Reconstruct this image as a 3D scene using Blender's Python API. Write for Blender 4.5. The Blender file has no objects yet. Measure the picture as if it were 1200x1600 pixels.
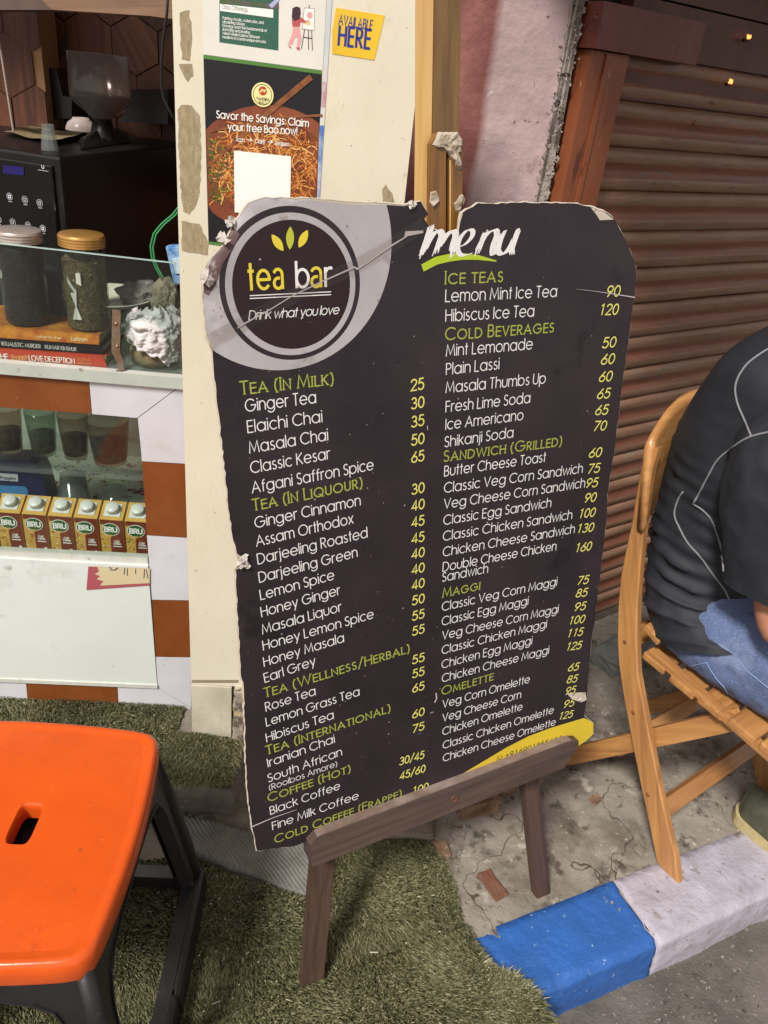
import bpy, bmesh, math, random
import numpy as np
from mathutils import Vector, Matrix, noise
from mathutils.bvhtree import BVHTree
from mathutils.geometry import delaunay_2d_cdt
random.seed(7); rng = np.random.default_rng(7)
scn = bpy.context.scene
COL = scn.collection

# ------------------------------------------------------------------ camera
F, CX, CY, H = 1201.0, 600.0, 800.0, 1.5
_d = np.array([350 - CX, -(2900 - CY), -F]); _u = -_d / np.linalg.norm(_d)
_fw = np.array([0, 0, -1.0]); _Y = _fw - _fw.dot(_u) * _u; _Y /= np.linalg.norm(_Y); _X = np.cross(_Y, _u)
R = np.array([_X, _Y, _u])
cam = bpy.data.objects.new('camera', bpy.data.cameras.new('camera')); COL.objects.link(cam)
cam.matrix_world = Matrix.Translation((0, 0, H)) @ Matrix(R.tolist()).to_4x4()
cam.data.sensor_fit = 'VERTICAL'; cam.data.sensor_height = 32; cam.data.lens = F / 1600 * 32
cam.data.clip_start = 0.02; cam.data.clip_end = 200
scn.camera = cam
# ------------------------------------------------------------------ light
SUN_AZ, SUN_EL = 27.0, 50.0          # from the left of the viewing direction, degrees above the horizon
w = bpy.data.worlds.new('World'); scn.world = w; w.use_nodes = True
nt = w.node_tree; nt.nodes.clear()
sky = nt.nodes.new('ShaderNodeTexSky'); sky.sky_type = 'NISHITA'; sky.sun_disc = False
sky.sun_elevation = math.radians(SUN_EL); sky.sun_rotation = math.radians(180 + SUN_AZ)
hs = nt.nodes.new('ShaderNodeHueSaturation'); hs.inputs['Saturation'].default_value = 0.12
mx = nt.nodes.new('ShaderNodeMix'); mx.data_type = 'RGBA'; mx.blend_type = 'MULTIPLY'; mx.inputs[0].default_value = 1
mx.inputs[7].default_value = (1.0, 0.93, 0.89, 1)
bg = nt.nodes.new('ShaderNodeBackground'); bg.inputs[1].default_value = 0.125
wo = nt.nodes.new('ShaderNodeOutputWorld')
nt.links.new(sky.outputs[0], hs.inputs['Color']); nt.links.new(hs.outputs[0], mx.inputs[6])
nt.links.new(mx.outputs[2], bg.inputs[0]); nt.links.new(bg.outputs[0], wo.inputs[0])
sl = bpy.data.lights.new('sun', 'SUN'); sl.energy = 3.8; sl.angle = math.radians(9.0); sl.color = (1.0, 0.965, 0.92)
so = bpy.data.objects.new('sun', sl); COL.objects.link(so)
_a, _e = math.radians(SUN_AZ), math.radians(SUN_EL)
so.rotation_euler = Vector((math.sin(_a) * math.cos(_e), math.cos(_a) * math.cos(_e), -math.sin(_e))).to_track_quat('-Z', 'Y').to_euler()
so.location = (-1.5, -3, 3)
scn.view_settings.view_transform = 'Standard'; scn.view_settings.look = 'None'
scn.view_settings.exposure = 0.28; scn.view_settings.gamma = 1.0; scn.view_settings.use_curve_mapping = False
scn.cycles.max_bounces = 8; scn.cycles.transparent_max_bounces = 12; scn.cycles.transmission_bounces = 8
scn.cycles.caustics_refractive = False; scn.cycles.caustics_reflective = False

# ------------------------------------------------------------------ measuring helpers
V = lambda *a: np.array(a, float)
CAM = V(0, 0, H)
def ray(px, py): return R @ V(px - CX, -(py - CY), -F)
def atz(px, py, z=0.0):
    r = ray(px, py); return CAM + r * ((z - H) / r[2])
def atp(px, py, p0, n):
    r = ray(px, py); return CAM + r * (np.dot(np.asarray(p0) - CAM, n) / np.dot(r, n))
class Pl:
    """a plane standing in the place: origin, horizontal x axis, second axis y, normal n towards the street"""
    def __init__(s, o, ex, ey=None):
        s.o = np.asarray(o, float); s.ex = np.asarray(ex, float); s.ex /= np.linalg.norm(s.ex)
        s.ey = V(0, 0, 1) if ey is None else np.asarray(ey, float); s.ey /= np.linalg.norm(s.ey)
        s.n = np.cross(s.ex, s.ey)
    def uv(s, px, py, off=0.0):
        q = atp(px, py, s.o + s.n * off, s.n) - s.o; return (q @ s.ex, q @ s.ey)
    def w(s, u, v, off=0.0): return s.o + s.ex * u + s.ey * v + s.n * off
    def moved(s, off): return Pl(s.o + s.n * off, s.ex, s.ey)

# ------------------------------------------------------------------ materials
def srgb(h):
    if isinstance(h, str):
        h = h.lstrip('#'); c = [int(h[i:i + 2], 16) / 255 for i in (0, 2, 4)]
        return tuple(((x + .055) / 1.055) ** 2.4 if x > .04045 else x / 12.92 for x in c)
    return tuple(h)
_mats = {}
def mat(name, col, rough=0.6, metal=0.0, var=None, vscale=8, bump=0.0, bscale=60, spots=None, spot_scale=30, spot_amt=0.55,
        stretch=(1, 1, 1), trans=0.0, ior=1.45, spec=0.5, alpha=1.0, coat=0.0, emit=None, attr=None, col2=None, detail=6, sheen=0):
    if name in _mats: return _mats[name]
    m = bpy.data.materials.new(name); m.use_nodes = True; n = m.node_tree.nodes; l = m.node_tree.links
    b = n['Principled BSDF']; c = srgb(col)
    b.inputs['Base Color'].default_value = (*c, 1); b.inputs['Roughness'].default_value = rough; b.inputs['Metallic'].default_value = metal
    b.inputs['IOR'].default_value = ior; b.inputs['Transmission Weight'].default_value = trans; b.inputs['Specular IOR Level'].default_value = spec
    b.inputs['Alpha'].default_value = alpha; b.inputs['Coat Weight'].default_value = coat
    if sheen: b.inputs['Sheen Weight'].default_value = sheen
    if emit: b.inputs['Emission Color'].default_value = (*srgb(emit[0]), 1); b.inputs['Emission Strength'].default_value = emit[1]
    geo = n.new('ShaderNodeNewGeometry'); mp = n.new('ShaderNodeMapping'); mp.inputs['Scale'].default_value = stretch
    l.new(geo.outputs['Position'], mp.inputs[0]); last = None
    def noi(scale, det=detail, rg=.6):
        t = n.new('ShaderNodeTexNoise'); t.inputs['Scale'].default_value = scale; t.inputs['Detail'].default_value = det
        t.inputs['Roughness'].default_value = rg; l.new(mp.outputs[0], t.inputs['Vector']); return t
    if var is not None:
        t = noi(vscale); r = n.new('ShaderNodeValToRGB'); r.color_ramp.elements[0].position = .35; r.color_ramp.elements[1].position = .65
        l.new(t.outputs[0], r.inputs[0]); r.color_ramp.elements[0].color = (*c, 1); r.color_ramp.elements[1].color = (*srgb(var), 1); last = r.outputs[0]
        rr = n.new('ShaderNodeMapRange'); rr.inputs[3].default_value = max(0, rough - .1); rr.inputs[4].default_value = min(1, rough + .1)
        l.new(t.outputs[0], rr.inputs[0]); l.new(rr.outputs[0], b.inputs['Roughness'])
    if attr is not None:
        a = n.new('ShaderNodeAttribute'); a.attribute_name = attr; r = n.new('ShaderNodeValToRGB')
        els = r.color_ramp.elements; els[0].color = (*c, 1); els[1].color = (*srgb(col2[-1]), 1)
        for i, cc in enumerate(col2[:-1]):
            e = els.new((i + 1) / len(col2)); e.color = (*srgb(cc), 1)
        l.new(a.outputs['Fac'], r.inputs[0])
        if last is not None:
            q = n.new('ShaderNodeMix'); q.data_type = 'RGBA'; q.inputs[0].default_value = .3; l.new(r.outputs[0], q.inputs[6]); l.new(last, q.inputs[7]); last = q.outputs[2]
        else: last = r.outputs[0]
    for sp in (spots or []):
        sc_, am, cc = sp[:3]; t = noi(sc_, 8, .65); r = n.new('ShaderNodeValToRGB')
        r.color_ramp.elements[0].position = am; r.color_ramp.elements[1].position = min(1, am + (sp[3] if len(sp) > 3 else .03))
        r.color_ramp.elements[0].color = (0, 0, 0, 1); r.color_ramp.elements[1].color = (1, 1, 1, 1); l.new(t.outputs[0], r.inputs[0])
        q = n.new('ShaderNodeMix'); q.data_type = 'RGBA'; l.new(r.outputs[0], q.inputs[0])
        if last is not None: l.new(last, q.inputs[6])
        else: q.inputs[6].default_value = (*c, 1)
        q.inputs[7].default_value = (*srgb(cc), 1); last = q.outputs[2]
    if last is not None: l.new(last, b.inputs['Base Color'])
    if bump:
        t = noi(bscale, 8); bp = n.new('ShaderNodeBump'); bp.inputs['Strength'].default_value = 1.0; bp.inputs['Distance'].default_value = bump
        l.new(t.outputs[0], bp.inputs['Height']); l.new(bp.outputs[0], b.inputs['Normal'])
    _mats[name] = m; return m
def wood(name, c1, c2, axis, rough=.5, scale=14, coat=0.0, bump=.0006, knots=False):
    """grain running along the world direction 'axis'"""
    if name in _mats: return _mats[name]
    m = bpy.data.materials.new(name); m.use_nodes = True; n = m.node_tree.nodes; l = m.node_tree.links; b = n['Principled BSDF']
    geo = n.new('ShaderNodeNewGeometry'); vr = n.new('ShaderNodeVectorRotate'); vr.rotation_type = 'EULER_XYZ'
    q = Vector(axis).normalized().rotation_difference(Vector((0, 0, 1))).to_euler(); vr.inputs['Rotation'].default_value = q
    mp = n.new('ShaderNodeMapping'); mp.inputs['Scale'].default_value = (1, 1, .07)
    l.new(geo.outputs['Position'], vr.inputs['Vector']); l.new(vr.outputs[0], mp.inputs[0])
    t = n.new('ShaderNodeTexNoise'); t.inputs['Scale'].default_value = scale * 8; t.inputs['Detail'].default_value = 8; t.inputs['Distortion'].default_value = .6
    l.new(mp.outputs[0], t.inputs['Vector'])
    t2 = n.new('ShaderNodeTexNoise'); t2.inputs['Scale'].default_value = scale; t2.inputs['Detail'].default_value = 4; l.new(mp.outputs[0], t2.inputs['Vector'])
    ad = n.new('ShaderNodeMath'); ad.operation = 'ADD'; l.new(t.outputs[0], ad.inputs[0]); l.new(t2.outputs[0], ad.inputs[1])
    r = n.new('ShaderNodeValToRGB'); mr = n.new('ShaderNodeMath'); mr.operation = 'MULTIPLY'; mr.inputs[1].default_value = .5; l.new(ad.outputs[0], mr.inputs[0]); l.new(mr.outputs[0], r.inputs[0])
    r.color_ramp.elements[0].position = .36; r.color_ramp.elements[1].position = .62
    r.color_ramp.elements[0].color = (*srgb(c1), 1); r.color_ramp.elements[1].color = (*srgb(c2), 1); l.new(r.outputs[0], b.inputs['Base Color'])
    b.inputs['Roughness'].default_value = rough; b.inputs['Coat Weight'].default_value = coat; b.inputs['Coat Roughness'].default_value = .25
    bp = n.new('ShaderNodeBump'); bp.inputs['Strength'].default_value = 1; bp.inputs['Distance'].default_value = bump; l.new(t.outputs[0], bp.inputs['Height']); l.new(bp.outputs[0], b.inputs['Normal'])
    _mats[name] = m; return m
def clear(name, col, rough=.05, alpha=.25, spec=.6):
    """thin clear glass or plastic: part see-through, part glossy surface"""
    if name in _mats: return _mats[name]
    m = bpy.data.materials.new(name); m.use_nodes = True; n = m.node_tree.nodes; l = m.node_tree.links; n.remove(n['Principled BSDF'])
    tr = n.new('ShaderNodeBsdfTransparent'); tr.inputs[0].default_value = (*srgb(col), 1)
    gl = n.new('ShaderNodeBsdfGlossy'); gl.inputs['Roughness'].default_value = rough
    df = n.new('ShaderNodeBsdfDiffuse'); df.inputs[0].default_value = (.75, .78, .76, 1)
    lw = n.new('ShaderNodeLayerWeight'); lw.inputs[0].default_value = .5; pw = n.new('ShaderNodeMath'); pw.operation = 'POWER'; pw.inputs[1].default_value = 4
    l.new(lw.outputs['Facing'], pw.inputs[0]); fr = n.new('ShaderNodeMath'); fr.operation = 'MULTIPLY_ADD'; fr.inputs[1].default_value = .55; fr.inputs[2].default_value = .03; l.new(pw.outputs[0], fr.inputs[0])
    m1 = n.new('ShaderNodeMixShader'); l.new(fr.outputs[0], m1.inputs[0]); l.new(tr.outputs[0], m1.inputs[1]); l.new(gl.outputs[0], m1.inputs[2])
    m2 = n.new('ShaderNodeMixShader'); m2.inputs[0].default_value = alpha; l.new(m1.outputs[0], m2.inputs[1]); l.new(df.outputs[0], m2.inputs[2])
    l.new(m2.outputs[0], n['Material Output'].inputs[0]); _mats[name] = m; return m

# ------------------------------------------------------------------ mesh helpers
class MB:
    def __init__(s): s.v = []; s.f = []; s.m = []; s.sm = []
    def add(s, verts, faces, mi=0, smooth=False):
        b = len(s.v); s.v += [tuple(map(float, p)) for p in verts]; s.f += [tuple(i + b for i in f) for f in faces]
        s.m += [mi] * len(faces); s.sm += [smooth] * len(faces); return s
    def box(s, c, size, ax=None, mi=0, bev=0.0):
        """oriented box; ax = 3 unit axes; bev chamfers every edge"""
        ax = np.eye(3) if ax is None else np.asarray(ax, float); c = np.asarray(c, float); h = np.asarray(size, float) / 2
        bm = bmesh.new(); bmesh.ops.create_cube(bm, size=1)
        for v in bm.verts: v.co = Vector((v.co.x * 2 * h[0], v.co.y * 2 * h[1], v.co.z * 2 * h[2]))
        if bev: bmesh.ops.bevel(bm, geom=bm.edges[:], offset=bev, segments=2, profile=.6, affect='EDGES')
        bm.verts.index_update()
        s.add([c + ax[0] * v.co.x + ax[1] * v.co.y + ax[2] * v.co.z for v in bm.verts], [[v.index for v in f.verts] for f in bm.faces], mi); bm.free(); return s
    def bar(s, a, b, wid, thk, side, mi=0, bev=0.0, ext=0):
        a = np.asarray(a, float); b = np.asarray(b, float); d = b - a; L = np.linalg.norm(d); d /= L; a = a - d * ext; b = b + d * ext
        sd = np.asarray(side, float); sd = sd - d * (sd @ d); sd /= np.linalg.norm(sd); t = np.cross(d, sd)
        return s.box((a + b) / 2, (wid, thk, L + 2 * ext), (sd, t, d), mi, bev)
    def tube(s, pts, r, n=8, mi=0, caps=True, smooth=True):
        pts = [np.asarray(p, float) for p in pts]; rr = r if hasattr(r, '__len__') else [r] * len(pts); vs = []; fs = []
        prev = None
        for i, p in enumerate(pts):
            t = pts[min(i + 1, len(pts) - 1)] - pts[max(i - 1, 0)]; t = t / (np.linalg.norm(t) + 1e-12)
            if prev is None: a = np.cross(t, V(0, 0, 1)) if abs(t[2]) < .9 else np.cross(t, V(1, 0, 0))
            else: a = prev - t * (prev @ t)
            a = a / np.linalg.norm(a); prev = a; b = np.cross(t, a)
            vs += [p + (a * math.cos(2 * math.pi * k / n) + b * math.sin(2 * math.pi * k / n)) * rr[i] for k in range(n)]
        for i in range(len(pts) - 1):
            for k in range(n): fs.append((i * n + k, i * n + (k + 1) % n, (i + 1) * n + (k + 1) % n, (i + 1) * n + k))
        if caps: fs += [tuple(range(n))[::-1], tuple((len(pts) - 1) * n + k for k in range(n))]
        return s.add(vs, fs, mi, smooth)
    def lathe(s, c, prof, n=32, mi=0, ax=None, smooth=True, closed=False):
        c = np.asarray(c, float); ax = np.eye(3) if ax is None else ax; vs = []; fs = []
        for r, z in prof: vs += [c + ax[0] * r * math.cos(2 * math.pi * k / n) + ax[1] * r * math.sin(2 * math.pi * k / n) + ax[2] * z for k in range(n)]
        for i in range(len(prof) - 1):
            for k in range(n): fs.append((i * n + k, i * n + (k + 1) % n, (i + 1) * n + (k + 1) % n, (i + 1) * n + k))
        return s.add(vs, fs, mi, smooth)
    def flat(s, poly, P, off=0.0, mi=0):
        return s.add([P.w(u, v, off) for u, v in poly], [tuple(range(len(poly)))], mi)
    def prism(s, poly, P, o0, o1, mi=0):
        """polygon (counter-clockwise in u,v) given depth from offset o0 (back) to o1 (front)"""
        n = len(poly); vs = [P.w(u, v, o1) for u, v in poly] + [P.w(u, v, o0) for u, v in poly]
        fs = [tuple(range(n)), tuple(range(2 * n - 1, n - 1, -1))] + [(i, i + n, (i + 1) % n + n, (i + 1) % n) for i in range(n)]
        return s.add(vs, fs, mi)
    def ribbon(s, pts, wd, P, off=0.0, mi=0):
        """flat stroke on plane P with half width wd"""
        q = np.asarray(pts, float); n = len(q)
        if n < 2: return s
        ww = wd if hasattr(wd, '__len__') else [wd] * n
        vs = []
        for i in range(n):
            a = q[i] - q[i - 1] if i else q[1] - q[0]; b = q[i + 1] - q[i] if i < n - 1 else a
            a = a / (np.linalg.norm(a) + 1e-9); b = b / (np.linalg.norm(b) + 1e-9); t = a + b; L = np.linalg.norm(t)
            t = t / L if L > .3 else b; nn = V(-t[1], t[0]); k = min(1 / max(abs(nn @ V(-b[1], b[0])), .35), 2.0)
            c = q[i] + (-a * ww[i] * .6 if i == 0 else (a * ww[i] * .6 if i == n - 1 else 0))
            vs += [P.w(*(c + nn * ww[i] * k), off), P.w(*(c - nn * ww[i] * k), off)]
        return s.add(vs, [(2 * i, 2 * i + 1, 2 * i + 3, 2 * i + 2) for i in range(n - 1)], mi)
    def build(s, name, mats, parent=None, smooth=None):
        me = bpy.data.meshes.new(name); base = V(0, 0, 0)
        if parent is not None: base = V(*parent.get('_w', (0, 0, 0)))
        elif s.v:
            a = np.array(s.v); base = (a.min(0) + a.max(0)) / 2; base[2] = a[:, 2].min()
        me.from_pydata([tuple(V(*p) - base) for p in s.v], [], s.f)
        for m in (mats if isinstance(mats, (list, tuple)) else [mats]): me.materials.append(m)
        me.polygons.foreach_set('material_index', s.m); me.polygons.foreach_set('use_smooth', [True] * len(s.f) if smooth else s.sm); me.update()
        o = bpy.data.objects.new(name, me); COL.objects.link(o)
        if parent is not None: o.parent = parent; o['_w'] = list(map(float, base))
        else: o.location = base; o['_w'] = list(map(float, base))
        return o
def tag(o, label=None, cat=None, group=None, kind=None):
    if label: o['label'] = label
    if cat: o['category'] = cat
    if group: o['group'] = group
    if kind: o['kind'] = kind
    return o
def thing(name, loc, label, cat, group=None):
    o = bpy.data.objects.new(name, None); COL.objects.link(o); o.location = tuple(map(float, loc)); o['_w'] = list(map(float, loc)); o.empty_display_size = .05
    return tag(o, label, cat, group)
def circ(cx, cy, rx, ry=None, n=32, a0=0, a1=360):
    ry = rx if ry is None else ry
    return [(cx + rx * math.cos(math.radians(a0 + (a1 - a0) * i / n)), cy + ry * math.sin(math.radians(a0 + (a1 - a0) * i / n))) for i in range(n + (0 if abs(a1 - a0) == 360 else 1))]
def inside(p, poly):
    x, y = p; c = False; n = len(poly)
    for i in range(n):
        x1, y1 = poly[i]; x2, y2 = poly[i - 1]
        if (y1 > y) != (y2 > y) and x < (x2 - x1) * (y - y1) / (y2 - y1) + x1: c = not c
    return c
def rough_line(pts, amp, step, seed=0):
    """densify a closed 2-D outline and jitter it like torn board"""
    r = random.Random(seed); out = []
    for i, p in enumerate(pts):
        q = pts[(i + 1) % len(pts)]; L = math.dist(p, q); k = max(1, int(L / step))
        for j in range(k):
            t = j / k; out.append((p[0] + (q[0] - p[0]) * t + (r.uniform(-amp, amp) if j else 0), p[1] + (q[1] - p[1]) * t + (r.uniform(-amp, amp) if j else 0)))
    return out

# ------------------------------------------------------------------ stroke lettering (geometric sans)
def _a(cx, cy, rx, ry, a0, a1, n=None):
    n = n or max(4, int(abs(a1 - a0) / 24)); return [(cx + rx * math.cos(math.radians(a0 + (a1 - a0) * i / n)), cy + ry * math.sin(math.radians(a0 + (a1 - a0) * i / n))) for i in range(n + 1)]
_O = _a(.36, .37, .36, .37, 0, 360, 18)
G = {
 'a': (.74, [_O, [(.72, .74), (.72, 0)]]), 'b': (.74, [[(0, 1.05), (0, 0)], _O]), 'c': (.62, [_a(.36, .37, .36, .37, 48, 312)]),
 'd': (.74, [_O, [(.72, 1.05), (.72, 0)]]), 'e': (.72, [[(0, .37), (.72, .37)] , _a(.36, .37, .36, .37, 0, 318)]),
 'f': (.30, [_a(.30, .83, .18, .2, 90, 180) + [(.12, 0)], [(0, .7), (.3, .7)]]),
 'g': (.74, [_O, [(.72, .74), (.72, 0)] + _a(.37, .0, .35, .3, 0, -150)[1:]]), 'h': (.56, [[(0, 1.05), (0, 0)], _a(.28, .46, .28, .28, 180, 0) + [(.56, 0)]]),
 'i': (.0, [[(0, .74), (0, 0)], [(0, .94), (0, 1.0)]]), 'j': (.06, [[(.04, .74), (.04, -.16)] + _a(-.06, -.16, .10, .12, 0, -90)[1:], [(.04, .94), (.04, 1.0)]]),
 'k': (.5, [[(0, 1.05), (0, 0)], [(.46, .74), (.0, .33)], [(.16, .46), (.5, 0)]]), 'l': (.0, [[(0, 1.05), (0, 0)]]),
 'm': (.96, [[(0, .74), (0, 0)], _a(.24, .5, .24, .24, 180, 0) + [(.48, 0)], _a(.72, .5, .24, .24, 180, 0) + [(.96, 0)]]),
 'n': (.56, [[(0, .74), (0, 0)], _a(.28, .46, .28, .28, 180, 0) + [(.56, 0)]]), 'o': (.72, [_O]),
 'p': (.74, [[(0, .74), (0, -.3)], _O]), 'q': (.74, [_O, [(.72, .74), (.72, -.3)]]), 'r': (.28, [[(0, .74), (0, 0)], _a(.24, .5, .24, .24, 180, 75)]),
 's': (.38, [_a(.2, .555, .17, .185, 50, 265) + _a(.19, .185, .19, .185, 85, -145)]),
 't': (.26, [[(.13, 1.0), (.13, 0)], [(0, .72), (.27, .72)]]), 'u': (.56, [[(0, .74), (0, .28)] + _a(.28, .28, .28, .28, 180, 360)[1:] + [(.56, .74)]]),
 'v': (.56, [[(0, .74), (.28, 0), (.56, .74)]]), 'w': (.88, [[(0, .74), (.22, 0), (.44, .74), (.66, 0), (.88, .74)]]),
 'x': (.5, [[(0, .74), (.5, 0)], [(.5, .74), (0, 0)]]), 'y': (.56, [[(0, .74), (.28, .03)], [(.56, .74), (.17, -.3)]]), 'z': (.46, [[(0, .72), (.46, .72), (0, .02), (.48, .02)]]),
 'A': (.82, [[(0, 0), (.41, 1), (.82, 0)], [(.14, .35), (.68, .35)]]), 'B': (.52, [[(0, 0), (0, 1)] + _a(.24, .76, .22, .24, 90, -90) + [(0, .52)], [(0, .52)] + _a(.26, .26, .27, .26, 90, -90) + [(0, 0)]]),
 'C': (.86, [_a(.5, .5, .5, .5, 45, 315)]), 'D': (.74, [[(0, 0), (0, 1)] + _a(.26, .5, .48, .5, 90, -90) + [(0, 0)]]),
 'E': (.46, [[(.46, 1), (0, 1), (0, 0), (.46, 0)], [(0, .53), (.44, .53)]]), 'F': (.44, [[(.44, 1), (0, 1), (0, 0)], [(0, .53), (.42, .53)]]),
 'G': (1.0, [_a(.5, .5, .5, .5, 45, 360) + [(.55, .5)]]), 'H': (.64, [[(0, 0), (0, 1)], [(.64, 0), (.64, 1)], [(0, .54), (.64, .54)]]), 'I': (.0, [[(0, 0), (0, 1)]]),
 'J': (.4, [[(.4, 1), (.4, .22)] + _a(.2, .22, .2, .22, 0, -170)[1:]]), 'K': (.58, [[(0, 0), (0, 1)], [(.54, 1), (.0, .45)], [(.14, .58), (.58, 0)]]),
 'L': (.42, [[(0, 1), (0, 0), (.42, 0)]]), 'M': (.92, [[(0, 0), (.12, 1), (.46, .12), (.80, 1), (.92, 0)]]), 'N': (.66, [[(0, 0), (0, 1), (.66, 0), (.66, 1)]]),
 'O': (1.0, [_a(.5, .5, .5, .5, 0, 360, 20)]), 'P': (.5, [[(0, 0), (0, 1)] + _a(.24, .74, .26, .26, 90, -90) + [(0, .48)]]), 'Q': (1.0, [_a(.5, .5, .5, .5, 0, 360, 20), [(.6, .25), (.95, -.05)]]),
 'R': (.54, [[(0, 0), (0, 1)] + _a(.24, .74, .26, .26, 90, -90) + [(0, .48)], [(.2, .48), (.54, 0)]]), 'S': (.46, [_a(.24, .76, .21, .24, 40, 262) + _a(.23, .26, .23, .26, 82, -150)]),
 'T': (.5, [[(0, 1), (.5, 1)], [(.25, 1), (.25, 0)]]), 'U': (.6, [[(0, 1), (0, .3)] + _a(.3, .3, .3, .3, 180, 360)[1:] + [(.6, 1)]]), 'V': (.72, [[(0, 1), (.36, 0), (.72, 1)]]),
 'W': (1.2, [[(0, 1), (.3, 0), (.6, 1), (.9, 0), (1.2, 1)]]), 'X': (.62, [[(0, 0), (.62, 1)], [(0, 1), (.62, 0)]]), 'Y': (.62, [[(0, 1), (.31, .48), (.62, 1)], [(.31, .48), (.31, 0)]]), 'Z': (.5, [[(0, 1), (.5, 1), (0, 0), (.52, 0)]]),
 '0': (.5, [_a(.25, .5, .25, .5, 0, 360, 16)]), '1': (.5, [[(.14, .86), (.3, 1), (.3, 0)]]), '2': (.5, [_a(.25, .74, .24, .26, 170, -35) + [(0, 0), (.5, 0)]]),
 '3': (.5, [_a(.24, .75, .2, .25, 150, -90), _a(.24, .26, .25, .27, 95, -150)]), '4': (.52, [[(.38, 0), (.38, 1), (0, .25), (.52, .25)]]),
 '5': (.5, [[(.44, 1), (.12, 1), (.06, .58)] + _a(.23, .32, .26, .33, 125, -150)]), '6': (.5, [[(.4, 1), (.06, .45)], _a(.25, .29, .25, .29, 0, 360, 14)]),
 '7': (.48, [[(0, 1), (.48, 1), (.12, 0)]]), '8': (.5, [_a(.25, .76, .2, .24, 0, 360, 12), _a(.25, .27, .25, .27, 0, 360, 14)]), '9': (.5, [[(.1, 0), (.44, .55)], _a(.25, .71, .25, .29, 0, 360, 14)]),
 '(': (.2, [_a(.42, .4, .42, .68, 128, 232)]), ')': (.2, [_a(-.22, .4, .42, .68, 52, -52)]), '/': (.42, [[(0, -.1), (.42, 1.1)]]), '+': (.5, [[(0, .5), (.5, .5)], [(.25, .25), (.25, .75)]]),
 ':': (.0, [[(0, .02), (0, .08)], [(0, .6), (0, .66)]]), '!': (.0, [[(0, 1), (0, .3)], [(0, 0), (0, .06)]]), ',': (.05, [[(.05, .05), (0, -.15)]]), '.': (.0, [[(0, 0), (0, .06)]]), '-': (.3, [[(0, .4), (.3, .4)]]),
 '>': (.9, [[(0, .4), (.8, .4)], [(.5, .65), (.8, .4), (.5, .15)]]), "'": (.0, [[(0, 1), (0, .8)]]), ' ': (.22, []),
}
G['\x01'] = (.56, [_a(.27, .56, .25, .2, 155, 0) + [(.52, 0)], _a(.26, .2, .25, .21, 75, 330)])   # two-storey a
def layout(txt, gap=.2, small=None):
    """strokes of a line in units of its cap height, and its width"""
    out = []; x = 0
    for ch in txt:
        k = 1.0
        if small and ch.islower(): ch = ch.upper(); k = small
        if ch not in G: ch = ' '
        adv, st = G[ch]; out += [[(x + px * k, py * k) for px, py in s] for s in st]; x += adv * k + gap * (1 if ch != ' ' else .6)
    return out, x - gap
def ccw2(p):
    a = sum(p[i - 1][0] * p[i][1] - p[i][0] * p[i - 1][1] for i in range(len(p))); return p if a > 0 else p[::-1]
_lift = [0]
def text(mb, txt, P, a, b, cap, wt=.055, off=.0006, slant=0.0, gap=.2, small=None, mi=0, fn=None, serif=False):
    """lay a line of lettering on plane P from uv a to uv b (its baseline) with the given cap height"""
    st, W = layout(txt, gap, small); a = V(*a); b = V(*b); e = (b - a); L = np.linalg.norm(e); e /= L; up = V(-e[1], e[0]); sx = L / max(W, .2)
    for s in st:
        pts = [a + e * (x * sx + y * cap * slant) + up * y * cap for x, y in s]
        _lift[0] = (_lift[0] + 1) % 9
        if fn: pts = [fn(p) for p in pts]
        mb.ribbon(pts, wt * cap, P, off + _lift[0] * 1.2e-5, mi)
        if serif and len(s) < 6:
            for q in (pts[0], pts[-1]): mb.ribbon([q - e * cap * .1, q + e * cap * .1], wt * cap * .55, P, off + _lift[0] * 1.2e-5 + 6e-6, mi)

# ================================================================== THE SETTING
c_conc = mat('concrete', '#8f877b', .85, var='#6d665c', vscale=5, bump=.004, bscale=38, spots=[(5, .50, '#655c50', .12), (11, .56, '#463f36', .10), (26, .60, '#5b5247', .05), (60, .62, '#a59c8e', .05), (9, .58, '#aaa294', .08), (140, .66, '#3f3932', .03)])
def add_cracks(m, sc=3.1, wd=.0035, col='#4a4238'):
    n = m.node_tree.nodes; l = m.node_tree.links; b_ = n['Principled BSDF']; src = b_.inputs['Base Color'].links[0].from_socket
    g = n.new('ShaderNodeNewGeometry'); t = n.new('ShaderNodeTexNoise'); t.inputs['Scale'].default_value = sc; t.inputs['Detail'].default_value = 4; t.inputs['Roughness'].default_value = .5; l.new(g.outputs['Position'], t.inputs['Vector'])
    a = n.new('ShaderNodeMath'); a.operation = 'SUBTRACT'; a.inputs[1].default_value = .5; l.new(t.outputs[0], a.inputs[0]); c = n.new('ShaderNodeMath'); c.operation = 'ABSOLUTE'; l.new(a.outputs[0], c.inputs[0])
    r = n.new('ShaderNodeMapRange'); r.inputs[1].default_value = wd * .4; r.inputs[2].default_value = wd; l.new(c.outputs[0], r.inputs[0])
    q = n.new('ShaderNodeMix'); q.data_type = 'RGBA'; l.new(r.outputs[0], q.inputs[0]); q.inputs[6].default_value = (*srgb(col), 1); l.new(src, q.inputs[7]); l.new(q.outputs[2], b_.inputs['Base Color'])
add_cracks(c_conc)
c_road = mat('asphalt', '#6b645c', .9, var='#4f4a44', vscale=9, bump=.004, bscale=120, spots=[(90, .62, '#8a857c', .03)])
KD = V(.890, .456, 0); KO = V(.415, .847, 0); KN = V(.456, -.890, 0)      # kerb direction, a point of its outer top edge, outward normal
def kside(x, y): return (V(x, y, 0) - KO) @ KN
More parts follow.
